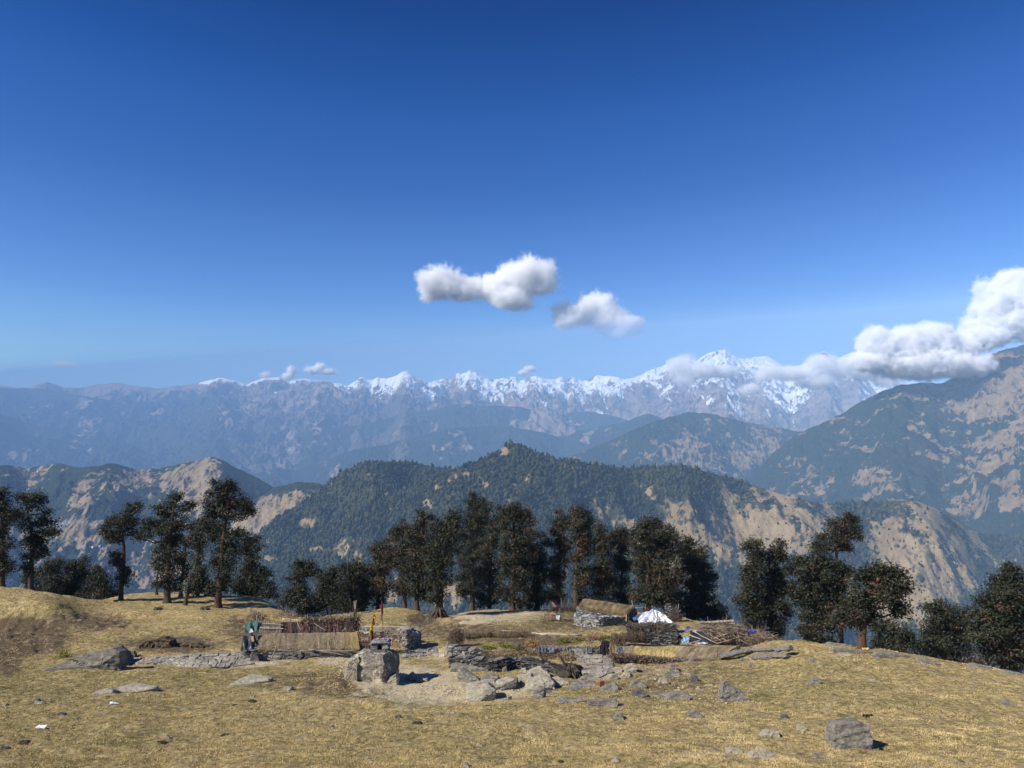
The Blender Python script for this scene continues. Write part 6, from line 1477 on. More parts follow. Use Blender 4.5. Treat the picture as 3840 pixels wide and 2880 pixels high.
# ================================================================== lower thatched roof on the right (crop c7)
Yr0 = Gv('c7', 560, 800)[1] + .4; Yr1 = Gv('c7', 1360, 760)[1] + .3
def Yr(x): return Yr0 + (Yr1 - Yr0) * (x - 380) / 980.0
lo = empty('thatched_hut', A3('c7', 800, 790, Yr(800))); tag(lo, 'low hut with a yellow and beige straw roof beside the two old logs', 'hut')
def strawcol2(u, t):
    g = .75 + .4 * pn(u * 25, t * 4, 9)
    if .10 < u < .50: return np.array([.86, .66, .28]) * g
    return np.array([.62, .49, .29]) * g if u > .5 else np.array([.55, .43, .27]) * g
FL, FR = A3('c7', 385, 705, Yr(385)), A3('c7', 1400, 758, Yr(1400) - .1)
RL, RR = A3('c7', 372, 616, Yr(372) + 1.7), A3('c7', 1595, 598, Yr(1500) + 1.7)
part(thatch('thatch_roof', None, FL, FR, RL, RR, (0, 1.4, -.7), 13, strawcol2, 14000), lo)
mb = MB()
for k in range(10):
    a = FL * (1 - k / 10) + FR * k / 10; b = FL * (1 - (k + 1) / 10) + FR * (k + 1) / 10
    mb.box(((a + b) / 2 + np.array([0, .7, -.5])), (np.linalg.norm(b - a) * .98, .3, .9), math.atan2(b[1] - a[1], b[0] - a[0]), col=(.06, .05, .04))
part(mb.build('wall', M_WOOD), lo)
mb = MB(); sheet(mb, (A3('c7', 310, 690, Yr(310) + .1), A3('c7', 382, 692, Yr(380) - .05), A3('c7', 372, 618, Yr(372) + 1.3), A3('c7', 318, 628, Yr(318) + 1.3)), 10, 10, .05, 71, (.10, .105, .125), .08); part(mb.build('grey_tarpaulin', M_PLASTIC, None, True), lo)
mb = MB(); sheet(mb, (A3('c7', 445, 622, Yr(445) + 1.35), A3('c7', 490, 622, Yr(490) + 1.35), A3('c7', 480, 610, Yr(480) + 1.6), A3('c7', 455, 610, Yr(455) + 1.6)), 6, 5, .02, 72, (.18, .5, .40)); tag(mb.build('green_rag', M_CLOTH, None, True, tuple(A3('c7', 468, 616, Yr(468) + 1.5))), 'small mint green rag on the ridge of the yellow straw roof', 'rag')
wall('stone_wall', 'low stone wall below the yellow straw roof', [A3('c7', x, 855 - (x - 290) * .02, Yr(x) - .25) * np.array([1, 1, 0]) + np.array([0, 0, float(zground(A3('c7', x, 850, Yr(x))[0], Yr(x) - .25))]) for x in (285, 450, 650, 900, 1150)], [.42, .38, .3, .2, .1], .4, 35, GREY, lh=(.03, .08), ll=(.12, .45))
mb = MB()
for k in range(44):
    x = 265 + 1060 * k / 43
    y0_ = np.interp(x, [265, 600, 950, 1330], [694, 728, 764, 775]); y1_ = np.interp(x, [265, 600, 950, 1150, 1330], [740, 790, 835, 820, 770])
    c0 = A3('c7', x, (y0_ + y1_) / 2, Yr(x) - .45); hh_ = (y1_ - y0_) / 2 * CS('c7') * Yr(x) / FPX
    leafpile(mb, c0, (.3, .4, hh_ + .04), 190, rnd, ((.06, .04, .028), (.30, .21, .14)), (.025, .065)); brush(mb, c0, (.3, .35, hh_), 9, rnd, (.15, .5), .008, ((.05, .035, .03), (.16, .11, .08)), 2)
tag(mb.build('leaf_hedge', M_TWIG, None, False, tuple(A3('c7', 800, 770, Yr(800)))), 'thick hedge of dead brown leaves along the eave of the yellow straw roof', 'hedge')
for k, (x0, y0, x1, y1, d, r, lab) in enumerate([(752, 600, 735, 262, 1.9, .035, 'tallest dark pole standing behind the yellow straw roof'), (908, 520, 906, 380, 3.2, .03, 'thin pole at the right corner of the white tarpaulin'), (388, 625, 386, 480, 1.9, .02, 'thin stake behind the left end of the yellow straw roof'), (432, 460, 436, 355, 6, .025, 'short pole on the terrace below the upper hut wall'),
                                               (1352, 742, 1364, 630, -.35, .025, 'thin black stick standing in front of the yellow straw roof'), (268, 860, 236, 590, -.5, .045, 'leaning forked stake at the gate of the flagstone yard'), (262, 700, 252, 560, .3, .035, 'second dark stake behind the forked one at the yard gate'), (285, 680, 278, 570, .6, .03, 'third stake at the yard gate, nearest the yellow straw roof'), (412, 362, 412, 290, 7.5, .045, 'short pale post at the corner of the upper hut')]):
    yb = Yr(max(x0, 380)) + d
    mb = MB(); a, b = A3('c7', x0, y0, yb), A3('c7', x1, y1, yb + .1); pole(mb, a, b, r, rnd, (.13, .10, .08) if k not in (8,) else (.35, .28, .2), .012)
    tag(mb.build('wooden_pole', M_WOOD, None, True, tuple(a)), lab, 'pole', 'poles around the right huts')
mb = MB(); a, b = A3('c7', 405, 588, Yr(405) + 2.2), A3('c7', 690, 600, Yr(690) + 2.2); pole(mb, a, b, .05, rnd, (.30, .25, .2), .004); tag(mb.build('log', M_WOOD, None, True, tuple((a + b) / 2)), 'grey log lying behind the ridge of the yellow straw roof', 'log', 'logs on the terraces')

# two old logs on the slope
def oldlog(label, x0, y0, x1, y1, r, seed, up=0.0):
    r3 = np.random.default_rng(seed); a, b = Gv('c7', x0, y0), Gv('c7', x1, y1)
    a[2] += r * .7 + up; b[2] += r * .8 + up
    s = np.linspace(0, 1, 14)[:, None]; p = a * (1 - s) + b * s + r3.standard_normal((14, 3)) * .025
    n = 14; V = []
    for k in range(14):
        t = np.linspace(0, 2 * math.pi, n, endpoint=False)
        rr = r * (1 + .16 * np.sin(t * 3 + seed) + .10 * np.sin(t * 7 + k * .3) + .07 * r3.standard_normal(n)) * (1 - .15 * k / 13 if seed % 2 else .75 + .3 * k / 13)
        d = (b - a) / np.linalg.norm(b - a); u_ = np.cross(d, [0, 0, 1.]); u_ /= np.linalg.norm(u_); v_ = np.cross(u_, d)
        V.append(p[k] + (np.cos(t) * rr)[:, None] * u_ * 1.1 + (np.sin(t) * rr)[:, None] * v_ * .85)
    V = np.concatenate(V + [p[:1], p[-1:]])
    Q = [[k * n + j, k * n + (j + 1) % n, (k + 1) * n + (j + 1) % n, (k + 1) * n + j] for k in range(13) for j in range(n)]
    T = [[14 * n, (j + 1) % n, j] for j in range(n)] + [[14 * n + 1, 13 * n + j, 13 * n + (j + 1) % n] for j in range(n)]
    o = mesh_obj('fallen_log', V - a, [np.array(T), np.array(Q)], M_OLDLOG); o.location = a
    tag(o, label, 'log', 'old logs on the right slope')
m = NM('silvery old wood')
n1_ = m.noise(3, 5, .7, m.mapv((1.0, 9, 9))); n2_ = m.noise(9, 4, .6)
c_ = m.mix(m.step(n1_, .3, .7), (.055, .047, .04), (.33, .30, .26)); c_ = m.mix(m.step(n2_, .56, .7, 0, .6), c_, (.45, .43, .39))
M_OLDLOG = m.fin(c_, m.bump(n1_, 1.0, .06), .9, .15)
oldlog('slanting grey weathered log with its upper end raised', 1375, 758, 1722, 680, .21, 1)
oldlog('upper of the two stacked grey logs right of the slanting one', 1705, 745, 2125, 732, .15, 2, .33)
oldlog('lower of the two stacked grey logs right of the slanting one', 1712, 752, 2098, 742, .17, 3)

# ================================================================== upper hut, stone walls, white tarpaulin
YU = Gv('c3', 700, 1190)[1]
up = empty('thatched_hut', A3('c3', 720, 1170, YU + .6)); tag(up, 'small stone hut with a brown straw roof on the highest terrace', 'hut')
def strawcol3(u, t):
    g = .7 + .5 * pn(u * 14, t * 5, 19)
    return np.array([.42, .315, .17]) * g + np.array([.16, .12, .05]) * max(0, pn(u * 5 + 3, t * 3, 4))
FL, FR = A3('c3', 548, 1050, YU + .5), A3('c3', 905, 1118, YU - .2)
RL, RR = A3('c3', 590, 992, YU + 2.1), A3('c3', 965, 1045, YU + 1.6)
part(thatch('thatch_roof', None, FL, FR, RL, RR, (0.2, 1.5, -.9), 23, strawcol3, 9000, .22, round_=.09), up)
def gz(p): return np.array([p[0], p[1], float(zground(p[0], p[1]))])
w0, w1, w2 = A3('c3', 535, 1160, YU + .75), A3('c3', 885, 1168, YU + .15), A3('c3', 962, 1130, YU + 2.2)
hz_ = lambda a, top: top[2] - gz(a)[2]
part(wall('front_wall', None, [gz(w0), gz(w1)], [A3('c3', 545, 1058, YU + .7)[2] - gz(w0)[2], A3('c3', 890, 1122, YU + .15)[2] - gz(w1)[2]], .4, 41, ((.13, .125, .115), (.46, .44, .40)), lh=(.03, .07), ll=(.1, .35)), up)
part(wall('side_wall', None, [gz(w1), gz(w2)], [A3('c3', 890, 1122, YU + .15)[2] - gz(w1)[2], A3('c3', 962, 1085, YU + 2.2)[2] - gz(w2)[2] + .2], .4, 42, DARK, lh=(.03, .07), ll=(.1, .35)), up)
wall('stone_wall', 'low pale stone wall in front of the upper hut', [Gv('c3', 530, 1195), Gv('c3', 700, 1200), Gv('c3', 900, 1185)], [.7, .72, .55], .5, 43, ((.15, .145, .135), (.50, .47, .42)), lh=(.03, .07), ll=(.1, .35))
# white tarpaulin over a low frame
YW = YU + .3
tt_ = empty('tarpaulin_tent', A3('c7', 680, 380, YW)); tag(tt_, 'bright white tarpaulin tent stretched over a frame right of the upper hut', 'tent')
mb = MB()
apx, l0, f0, r0_, b0 = A3('c7', 690, 242, YW + 1.6), A3('c7', 460, 325, YW + .6), A3('c7', 560, 375, YW - .5), A3('c7', 905, 388, YW - .2), A3('c7', 620, 262, YW + 2.6)
mid = A3('c7', 760, 372, YW - .6)
sheet(mb, (l0, f0, apx, b0), 16, 16, .10, 81, (.82, .83, .85), .08)
sheet(mb, (f0, mid, apx + [.25, 0, -.03], apx), 16, 18, .10, 82, (.84, .85, .87), .08)
sheet(mb, (mid, r0_, apx + [.35, .3, -.12], apx + [.25, 0, -.03]), 16, 18, .11, 83, (.80, .81, .84), .08)
sheet(mb, (r0_ + [0, 0, .02], r0_ + [-.3, 2.2, .3], b0 + [.3, 0, 0], apx + [.35, .3, -.12]), 10, 10, .06, 84, (.78, .79, .82))
part(mb.build('tarpaulin', M_PLASTIC, None, False), tt_)
mb = MB(); pole(mb, A3('c7', 690, 248, YW + 1.5), A3('c7', 730, 345, YW - .4) + [0, 0, .05], .04, rnd, (.45, .45, .47), .02); part(mb.build('ridge_fold', M_PLASTIC, None, True), tt_)
for a, b in ((l0, [l0[0], l0[1], gz(l0)[2]]), (r0_, [r0_[0], r0_[1], gz(r0_)[2]])):
    mb = MB(); pole(mb, b, a, .04, rnd, (.2, .16, .12)); part(mb.build('tent_pole', M_WOOD), tt_)
wall('stone_wall', 'small dark ruined wall end right of the white tarpaulin', [gz(A3('c7', 830, 330, YW + 2.4)), gz(A3('c7', 955, 350, YW + 2.0))], [1.5, .9], .5, 44, DARK, lh=(.03, .08))
mb = MB(); c0 = A3('c7', 930, 320, YW + 1.6); brush(mb, c0, (.5, .4, .5), 150, rnd, (.3, .9), .012, ((.04, .03, .025), (.15, .11, .08)), 2.5)
tag(mb.build('brushwood_stack', M_TWIG, None, False, tuple(c0)), 'small dark brushwood stack at the right end of the white tarpaulin', 'brushwood')
for k, (x0, y0, x1, y1, lab) in enumerate([(948, 330, 952, 178, 'tall thin pole beside the small brushwood stack'), (898, 300, 935, 195, 'slanting thin pole beside the small brushwood stack'), (478, 240, 470, 140, 'thin pole behind the ridge end of the upper hut'), (505, 217, 620, 215, 'horizontal pale pole behind the upper hut'), (608, 240, 608, 180, 'short upright pole behind the white tarpaulin')]):
    mb = MB(); a, b = A3('c7', x0, y0, YW + 2.2), A3('c7', x1, y1, YW + 2.2); pole(mb, a, b, .03, rnd, (.36, .30, .24), .008); tag(mb.build('wooden_pole', M_WOOD, None, True, tuple(a)), lab, 'pole', 'poles around the right huts')
# tall dark retaining wall below the tent, with brush hanging on it
YK = Yr(700) + 3.4
wp = [gz(A3('c7', x, 590, YK + d)) for x, d in ((430, .4), (620, .1), (800, 0), (930, -.1))]
wall('stone_wall', 'tall dark slate wall below the white tarpaulin', wp, [A3('c7', x, y, YK + d)[2] - p[2] for (x, y, d), p in zip(((430, 395, .4), (620, 382, .1), (800, 380, 0), (930, 395, -.1)), wp)], .5, 45, ((.07, .068, .062), (.27, .26, .235)), lh=(.03, .075), ll=(.1, .4))
mb = MB()
for k in range(26):
    t = k / 25; c0 = A3('c7', 390 + 520 * t, 402 + 8 * math.sin(7 * t), YK - .1)
    brush(mb, c0, (.4, .3, .05), 10, rnd, (.3, 1.0), .012, ((.06, .045, .035), (.22, .165, .12)), 1.5)
for k in range(26):
    x = 400 + 150 * rnd.random(); a = A3('c7', x, 395 + 20 * rnd.random(), YK - .25); b = a + np.array([.2 + .6 * rnd.random(), -.15, -.5 - .6 * rnd.random()]); pole(mb, a, b, .025, rnd, (.07, .055, .045), .05)
tag(mb.build('brushwood_fringe', M_TWIG, None, False, tuple(A3('c7', 650, 385, YK))), 'fringe of branches laid along the top of the tall dark wall', 'brushwood')
mb = MB()
for k in range(16):
    t = k / 15; c0 = A3('c7', 290 + 240 * t, 545 + 25 * math.sin(5 * t), YK - .7 - .3 * (k % 3)); c0[2] = max(c0[2], gz(c0)[2] + .2)
    brush(mb, c0, (.5, .45, .32), 26, rnd, (.3, .9), .010, ((.07, .045, .035), (.20, .14, .10)), 2); leafpile(mb, c0, (.5, .45, .32), 90, rnd, ((.06, .04, .03), (.18, .12, .08)))
tag(mb.build('dead_scrub', M_TWIG, None, False, tuple(A3('c7', 420, 530, YK - .7))), 'brown dead scrub at the left foot of the tall dark wall', 'scrub')

# ================================================================== collapsed hut frame and tarpaulin shed
YC = Yr(1300) + 3.2
cf = empty('collapsed_hut', gz(A3('c7', 1480, 560, YC + 1))); tag(cf, 'collapsed hut of crossed bare poles behind the right end of the yellow straw roof', 'hut')
apex = A3('c7', 1485, 385, YC + 1.2)
for x0, y0, x1, y1, d0, d1 in ((1485, 385, 1200, 480, 1.2, .3), (1485, 385, 1550, 460, 1.2, .2), (1550, 460, 1830, 590, .2, -.3), (1485, 385, 1260, 500, 1.2, 0), (1550, 460, 1300, 545, .2, -.2), (1440, 590, 1465, 420, -.2, .8), (1300, 540, 1290, 430, 0, .6), (1590, 570, 1560, 470, -.3, .1),
                               (1210, 450, 1400, 560, .4, -.4), (1180, 420, 1320, 470, .8, .3), (1400, 440, 1640, 580, .6, -.4), (1520, 400, 1760, 500, 1.3, .4), (1600, 450, 1880, 560, .8, 0), (1240, 590, 1500, 500, -.4, .1), (1350, 590, 1700, 490, -.5, .5), (1330, 480, 1480, 575, .2, -.3), (1640, 500, 1880, 590, .5, -.2), (1500, 380, 1600, 400, 1.6, 1.5)):
    mb = MB(); pole(mb, A3('c7', x0, y0, YC + d0), A3('c7', x1, y1, YC + d1), .05, rnd, (.30, .235, .17), .02); part(mb.build('pole', M_WOOD, None, True), cf)
mb = MB()
for k in range(30):
    t = k / 29; x = 1200 + 630 * t ** .8; y = np.interp(x, [1190, 1480, 1830], [470, 470, 545])
    c0 = A3('c7', x, y + 25 * rnd.normal(), YC + .5); brush(mb, c0, (.6, .5, .30), 20, rnd, (.6, 1.9), .017, ((.10, .075, .055), (.40, .31, .22)), .9)
part(mb.build('branch_tangle', M_TWIG), cf)
mb = MB()
for k in range(24):
    c0 = A3('c7', 1700 + 200 * rnd.random(), 560 + 50 * rnd.random() - 30, YC - .2); c0[2] = max(c0[2], gz(c0)[2] + .1)
    brush(mb, c0, (.5, .4, .25), 16, rnd, (.4, 1.3), .014, ((.12, .09, .07), (.36, .28, .2)), .8)
tag(mb.build('branch_heap', M_TWIG, None, False, tuple(gz(A3('c7', 1790, 580, YC)))), 'low heap of twigs spilling right of the collapsed hut', 'branches')
wp = [gz(A3('c7', x, 560, YC + 1.9)) for x in (1180, 1350, 1520)]
wall('stone_wall', 'slate wall with white capping stones behind the collapsed hut', wp, [A3('c7', x, y, YC + 1.9)[2] - p[2] for (x, y), p in zip(((1180, 385), (1350, 372), (1520, 362)), wp)], .5, 47, ((.07, .065, .06), (.26, .24, .21)), lh=(.03, .08), ll=(.1, .4))
for k in range(9):
    x = 1195 + 38 * k; V, T = poly_rock(600 + k, (.17 + .05 * rnd.random(), .2, .07), 2, 7, .05); o = mesh_obj('capping_stone', V, T, M_ROCKP); o.location = A3('c7', x, np.interp(x, [1180, 1520], [378, 356]), YC + 1.9) + [0, 0, .03]
    tag(o, 'white flat capping stone on the wall behind the collapsed hut', 'stone', 'capping stones on the slate wall')
ts = empty('tarpaulin_shed', gz(A3('c7', 1120, 590, YC - .4))); tag(ts, 'low shed roofed with blue and black tarpaulins held down by poles', 'shed')
for nm, q, d, cl, sd_ in (('black_tarpaulin', [(1060, 590), (1345, 592), (1200, 470), (1075, 455)], (0, -.2, 1.0, 1.1), (.032, .034, .042), 91), ('blue_tarpaulin', [(880, 502), (1000, 478), (1068, 440), (872, 466)], (.2, .3, 1.0, .9), (.04, .09, .52), 92), ('pale_blue_tarpaulin', [(985, 590), (1055, 585), (1058, 515), (968, 520)], (-.1, -.1, .4, .4), (.22, .42, .62), 93),
                        ('white_patch', [(1100, 472), (1158, 476), (1150, 452), (1105, 455)], (.9, .9, 1.2, 1.2), (.75, .76, .78), 94), ('dark_side', [(915, 570), (985, 590), (985, 500), (905, 505)], (.1, -.1, .4, .5), (.03, .028, .03), 95), ('pale_blue_tarpaulin', [(1120, 592), (1260, 594), (1250, 575), (1130, 572)], (-.3, -.3, -.1, -.1), (.45, .47, .50), 96),
                        ('blue_tarpaulin', [(1030, 440), (1075, 440), (1065, 408), (1035, 412)], (1.0, 1.0, 1.1, 1.1), (.05, .07, .22), 97)):
    mb = MB(); sheet(mb, [A3('c7', a, b, YC - 1.2 + e) for (a, b), e in zip(q, d)], 14, 12, .045, sd_, cl, .07); part(mb.build(nm, M_PLASTIC, None, False), ts)
for x0, y0, x1, y1, d0, d1 in ((880, 478, 1060, 445, .6, .85), (930, 505, 1075, 455, .2, .7), (1068, 500, 1190, 545, .3, 0), (1100, 460, 1350, 590, .8, -.4), (1060, 590, 1195, 548, -.35, -.1), (985, 592, 1080, 540, -.3, .1), (1000, 530, 1060, 515, 0, .1)):
    mb = MB(); pole(mb, A3('c7', x0, y0, YC - 1.25 + d0), A3('c7', x1, y1, YC - 1.25 + d1), .035, rnd, (.42, .35, .27), .01); part(mb.build('pole', M_WOOD, None, True), ts)
for q, lab, sd_ in (([(1640, 485), (1765, 488), (1770, 455), (1660, 450)], 'crumpled blue tarpaulin caught on the collapsed hut branches', 98), ([(1590, 585), (1630, 580), (1700, 530), (1600, 540)], 'blue tarpaulin rag at the foot of the collapsed hut', 99)):
    mb = MB(); sheet(mb, [A3('c7', a, b, YC + .1) for a, b in q], 14, 10, .10, sd_, (.035, .06, .36), .2); tag(mb.build('blue_rag', M_PLASTIC, None, False, tuple(A3('c7', *q[0], YC + .1))), lab, 'rag')

# ================================================================== clothes fence left of the upper hut
YL = Gv('c3', 400, 1165)[1]
cl = empty('rail_fence', Gv('c3', 420, 1165)); tag(cl, 'crooked rail fence with washing on it left of the upper hut', 'fence')
for x0, y0, x1, y1, r in ((285, 1135, 290, 1100, .05), (320, 1160, 322, 1085, .04), (405, 1150, 403, 1068, .05), (560, 1140, 562, 1090, .04), (500, 1165, 505, 1110, .04)):
    mb = MB(); pole(mb, A3('c3', x0, y0 + 8, YL), A3('c3', x1, y1, YL), r, rnd, (.15, .12, .10)); part(mb.build('post', M_WOOD), cl)
for x0, y0, x1, y1 in ((285, 1108, 520, 1122), (290, 1120, 410, 1112), (405, 1130, 515, 1160), (420, 1150, 510, 1150)):
    mb = MB(); pole(mb, A3('c3', x0, y0, YL - .06), A3('c3', x1, y1, YL - .06), .04, rnd, (.24, .19, .15), .02); part(mb.build('rail', M_WOOD), cl)
mb = MB(); c0 = A3('c3', 370, 1080, YL + .8)
for k in range(14): brush(mb, A3('c3', 320 + 17 * k, 1075 - 8 * math.sin(k), YL + .8), (.35, .4, .26), 34, rnd, (.3, .9), .012, ((.06, .045, .04), (.20, .15, .12)), 1.5)
tag(mb.build('brushwood_heap', M_TWIG, None, False, tuple(c0)), 'purple-brown brushwood heap behind the washing fence', 'brushwood')
for k, (q, cl_, lab) in enumerate([([(350, 1058), (375, 1058), (362, 1040), (345, 1022)], (.55, .22, .28), 'pink cloth fluttering on a stick above the brushwood heap'), ([(322, 1155), (338, 1155), (340, 1118), (324, 1116)], (.60, .20, .22), 'pinkish red cloth hanging on the washing fence'), ([(378, 1152), (398, 1158), (400, 1122), (370, 1120)], (.75, .74, .72), 'white cloth hanging on the washing fence'), ([(508, 1130), (524, 1130), (520, 1104), (510, 1102)], (.78, .78, .78), 'white cloth hanging near the corner of the upper hut')]):
    mb = MB(); sheet(mb, [A3('c3', a, b, YL - .14 + (.6 if k == 0 else 0)) for a, b in q], 10, 10, .04, 140 + k, cl_, .12); tag(mb.build('hanging_cloth', M_CLOTH, None, True, tuple(A3('c3', *q[0], YL))), lab, 'cloth')
for k, (x, y0, y1, lab) in enumerate([(346, 1075, 1018, 'stick that carries the pink cloth'), (412, 1070, 990, 'thin upright stick left of the upper hut'), (465, 1050, 1000, 'thin stick near the upper hut ridge')]):
    mb = MB(); a, b = A3('c3', x, y0, YL + .7), A3('c3', x, y1, YL + .7); pole(mb, a, b, .025, rnd, (.2, .16, .13)); tag(mb.build('wooden_pole', M_WOOD, None, True, tuple(a)), lab, 'pole', 'poles around the right huts')

# ================================================================== earth bank, stumps, litter
for k, (xs, lab) in enumerate([([(885, 235), (890, 195), (930, 178), (970, 200), (975, 232)], 'dark hollow lump of the eroded earth bank, left piece'), ([(950, 232), (975, 170), (1040, 152), (1090, 170), (1100, 215), (1040, 232)], 'largest dark lump of the eroded earth bank'), ([(1120, 215), (1160, 195), (1260, 198), (1300, 215), (1200, 222)], 'low right end of the eroded earth bank')]):
    hull_rock('earth_bank', lab, 'd5', [(x, y, .3 - .12 * (i % 2)) for i, (x, y) in enumerate(xs)], (np.mean([x for x, _ in xs]), max(y for _, y in xs)), M_SOIL, 'earth bank', dback=.8, seed=450 + k, amp=.08, cuts=5)
M_SOIL.node_tree.nodes['Principled BSDF'].inputs['Roughness'].default_value = 1
for x, y, h, r, sd_, lab in ((715, 1000, .45, .32, 51, 'small grey stump on the shoulder of the left knoll'), (1540, 1080, .3, .35, 52, 'dark rotten stump in the grass by the tallest left tree'), (1195, 1078, .2, .3, 53, 'pale rotten root lying below the layered tree')):
    mb, c0 = gnarl('', '', 'c1', x, y, h, r, sd_, (.12, .095, .075), 10); tag(mb.build('stump', M_WOOD, None, False, tuple(c0)), lab, 'stump')
mb = MB(); a, b = Gv('c1', 855, 1020), Gv('c1', 895, 1012); pole(mb, a + [0, 0, .08], b + [0, 0, .08], .09, rnd, (.16, .13, .1)); tag(mb.build('log', M_WOOD, None, True, tuple(a)), 'short log lying at the foot of the lone pole-trunked tree', 'log')
for k, (c, x, y, rx, n, lab, cs) in enumerate([('c2', 130, 1120, .8, 900, 'pale straw-coloured dead shrub left of the squat crooked tree', ((.26, .20, .12), (.50, .40, .26))), ('c2', 310, 1110, .9, 800, 'dark undergrowth at the foot of the squat crooked tree', ((.06, .045, .03), (.18, .13, .08))), ('c2', 170, 1150, .6, 400, 'small pale dead shrub just below the straw-coloured one', ((.24, .19, .12), (.44, .36, .24))),
                                              ('c5', 220, 215, .6, 400, 'thin dead brush behind the green tarpaulin', ((.12, .09, .06), (.30, .23, .15))), ('d5', 400, 285, .35, 300, 'small yellow-green fern beside the left outcrop', ((.14, .14, .03), (.34, .32, .09)))]):
    mb = MB(); c0 = Gv(c, x, y) + [0, 0, .22]; leafpile(mb, c0, (rx, .6, .3), n, rnd, cs, (.02, .06)); brush(mb, c0, (rx, .6, .32), 70, rnd, (.25, .7), .008, cs, 2.5); tag(mb.build('dead_shrub', M_TWIG, None, False, tuple(c0)), lab, 'shrub')
# a lost shoe: upper, sole
s0 = Gv('d5', 730, 585); so = empty('shoe', s0, .35); so.scale = (.55, .55, .55); tag(so, 'white trainer lying lost on the meadow at the left', 'shoe')
def loft(mb, secs, col, n=10):
    V = []
    for x, w_, z0, z1 in secs:
        t = np.linspace(0, 2 * math.pi, n, endpoint=False)
        V.append(np.column_stack([np.full(n, x), np.cos(t) * w_, z0 + (z1 - z0) * (.5 + .5 * np.sin(t))]))
    V = np.concatenate(V); m_ = len(secs)
    Q = [[k * n + j, k * n + (j + 1) % n, (k + 1) * n + (j + 1) % n, (k + 1) * n + j] for k in range(m_ - 1) for j in range(n)]
    T = [[0, j + 1, j] for j in range(1, n - 1)] + [[(m_ - 1) * n, (m_ - 1) * n + j, (m_ - 1) * n + j + 1] for j in range(1, n - 1)]
    return mb.add(V, T=T, Q=Q, c=col)
mb = MB(); loft(mb, [(-.30, .05, .05, .20), (-.26, .09, .045, .26), (-.12, .10, .045, .23), (.02, .105, .045, .18), (.18, .11, .045, .13), (.30, .09, .045, .10), (.36, .03, .045, .07)], (.78, .78, .78)); o = mb.build('upper', M_CLOTH, so, True)
mb = MB(); loft(mb, [(-.32, .05, 0, .05), (-.24, .105, 0, .055), (0, .105, 0, .05), (.2, .125, 0, .05), (.34, .08, 0, .05), (.38, .02, .02, .05)], (.10, .10, .11)); o = mb.build('sole', M_CLOTH, so, True)
for nm, lab, c, x, y, q, cl_ in (('paper_scrap', 'white paper scrap on the meadow at the lower left', 'd5', 258, 732, (.2, .12), (.8, .8, .8)), ('litter_scrap', 'flat black scrap on the slope above the big square block', 'd7', 1313, 596, (.22, .08), (.015, .015, .018))):
    mb = MB(); c0 = Gv(c, x, y); a_, b_ = q; sheet(mb, [c0 + [-a_, -b_, .03], c0 + [a_, -b_, .03], c0 + [a_ * .8, b_, .06], c0 + [-a_ * .7, b_, .05]], 8, 6, .02, 161, cl_, .2); tag(mb.build(nm, M_CLOTH, None, True, tuple(c0)), lab, 'litter')
for k, (c, x, y, s, lab) in enumerate([('d5', 1612, 565, .28, 'dark brown dung lump on the grass hump'), ('d5', 1500, 590, .2, 'small dark dung left of the brown lump'), ('d5', 155, 832, .3, 'dark split chunk of turf at the lower left'), ('d6', 278, 372, .22, 'dark dung at the edge of the pale hollow'), ('d6', 620, 540, .28, 'flat dark clod in the middle of the meadow'), ('d5', 1435, 782, .2, 'small dark clod in the lower left meadow'), ('d5', 1030, 830, .2, 'small dark clod near the bottom left'), ('d6', 1075, 425, .16, 'dark clod below the pale gravel'), ('d6', 1535, 780, .13, 'tiny dark clod near the bottom edge')]):
    V, T = poly_rock(700 + k, (s, s * .7, s * .45), 3, 6, .14); o = mesh_obj('clod', V, T, M_SOIL, attrs={'Col': np.tile([.055, .04, .028], (len(V), 1))}); o.scale = (.6, .6, .6); o.location = Gv(c, x, y) + [0, 0, .01]; tag(o, lab, 'clod')

# ================================================================== far village
vh = NM('whitewashed village wall'); M_VH = vh.fin(vh.mix(vh.noise(.05, 2), (.55, .55, .55), (.8, .79, .77)))
vr = NM('village roof'); M_VR = vr.fin(vr.mix(vr.noise(.04, 2), (.18, .2, .25), (.42, .42, .45)))
def hit_hill(px, py, info=None):
    d = ray(px, py)
    return np.array(at(px, py, VY(px, py)))
def VY(px, py):
    I = VILI; k = np.argmin((I['PX'] - px) ** 2 + (I['PY'] - py) ** 2 + np.where(I['v'] > 0, 0, 1e6)); return I['Y'][k]
r3 = np.random.default_rng(8)
vlist = [('c1', 400 + 130 * r3.random(), 415 + 60 * r3.random()) for _ in range(26)] + [('c1', 30 + 100 * r3.random(), 855 + 45 * r3.random()) for _ in range(16)] + [('c1', x, y) for x, y in ((650, 525), (605, 595), (640, 608), (680, 610), (700, 612), (750, 604), (265, 50), (245, 48), (285, 40), (620, 600))]
first = None
for c, x, y in vlist:
    px, py = P(c, x, y); p_ = hit_hill(px, py); s = 4 + 3.5 * r3.random()
    if first is None:
        r_ = empty('village_house', p_); mb = MB(); mb.box((0, 0, .35), (1.4, 1, 1.1), col=(.8, .8, .8)); mb.build('wall', M_VH, r_)
        mb = MB(); mb.add([(-.8, -.6, .88), (.8, -.6, .88), (.8, .6, .88), (-.8, .6, .88), (-.8, 0, 1.3), (.8, 0, 1.3)], T=[[0, 4, 3], [1, 2, 5]], Q=[[0, 1, 5, 4], [2, 3, 4, 5], [0, 3, 2, 1]]); mb.build('roof', M_VR, r_); first = r_
    else:
        r_ = first.copy(); COL.objects.link(r_)
        for ch in list(first.children):
            c2 = ch.copy(); COL.objects.link(c2); c2.parent = r_
    r_.location = p_; r_.scale = (s, s, s); r_.rotation_euler = (0, 0, r3.random() * 3)
    tag(r_, 'tiny white house of the far valley villages on the left', 'house', 'houses of the valley villages')

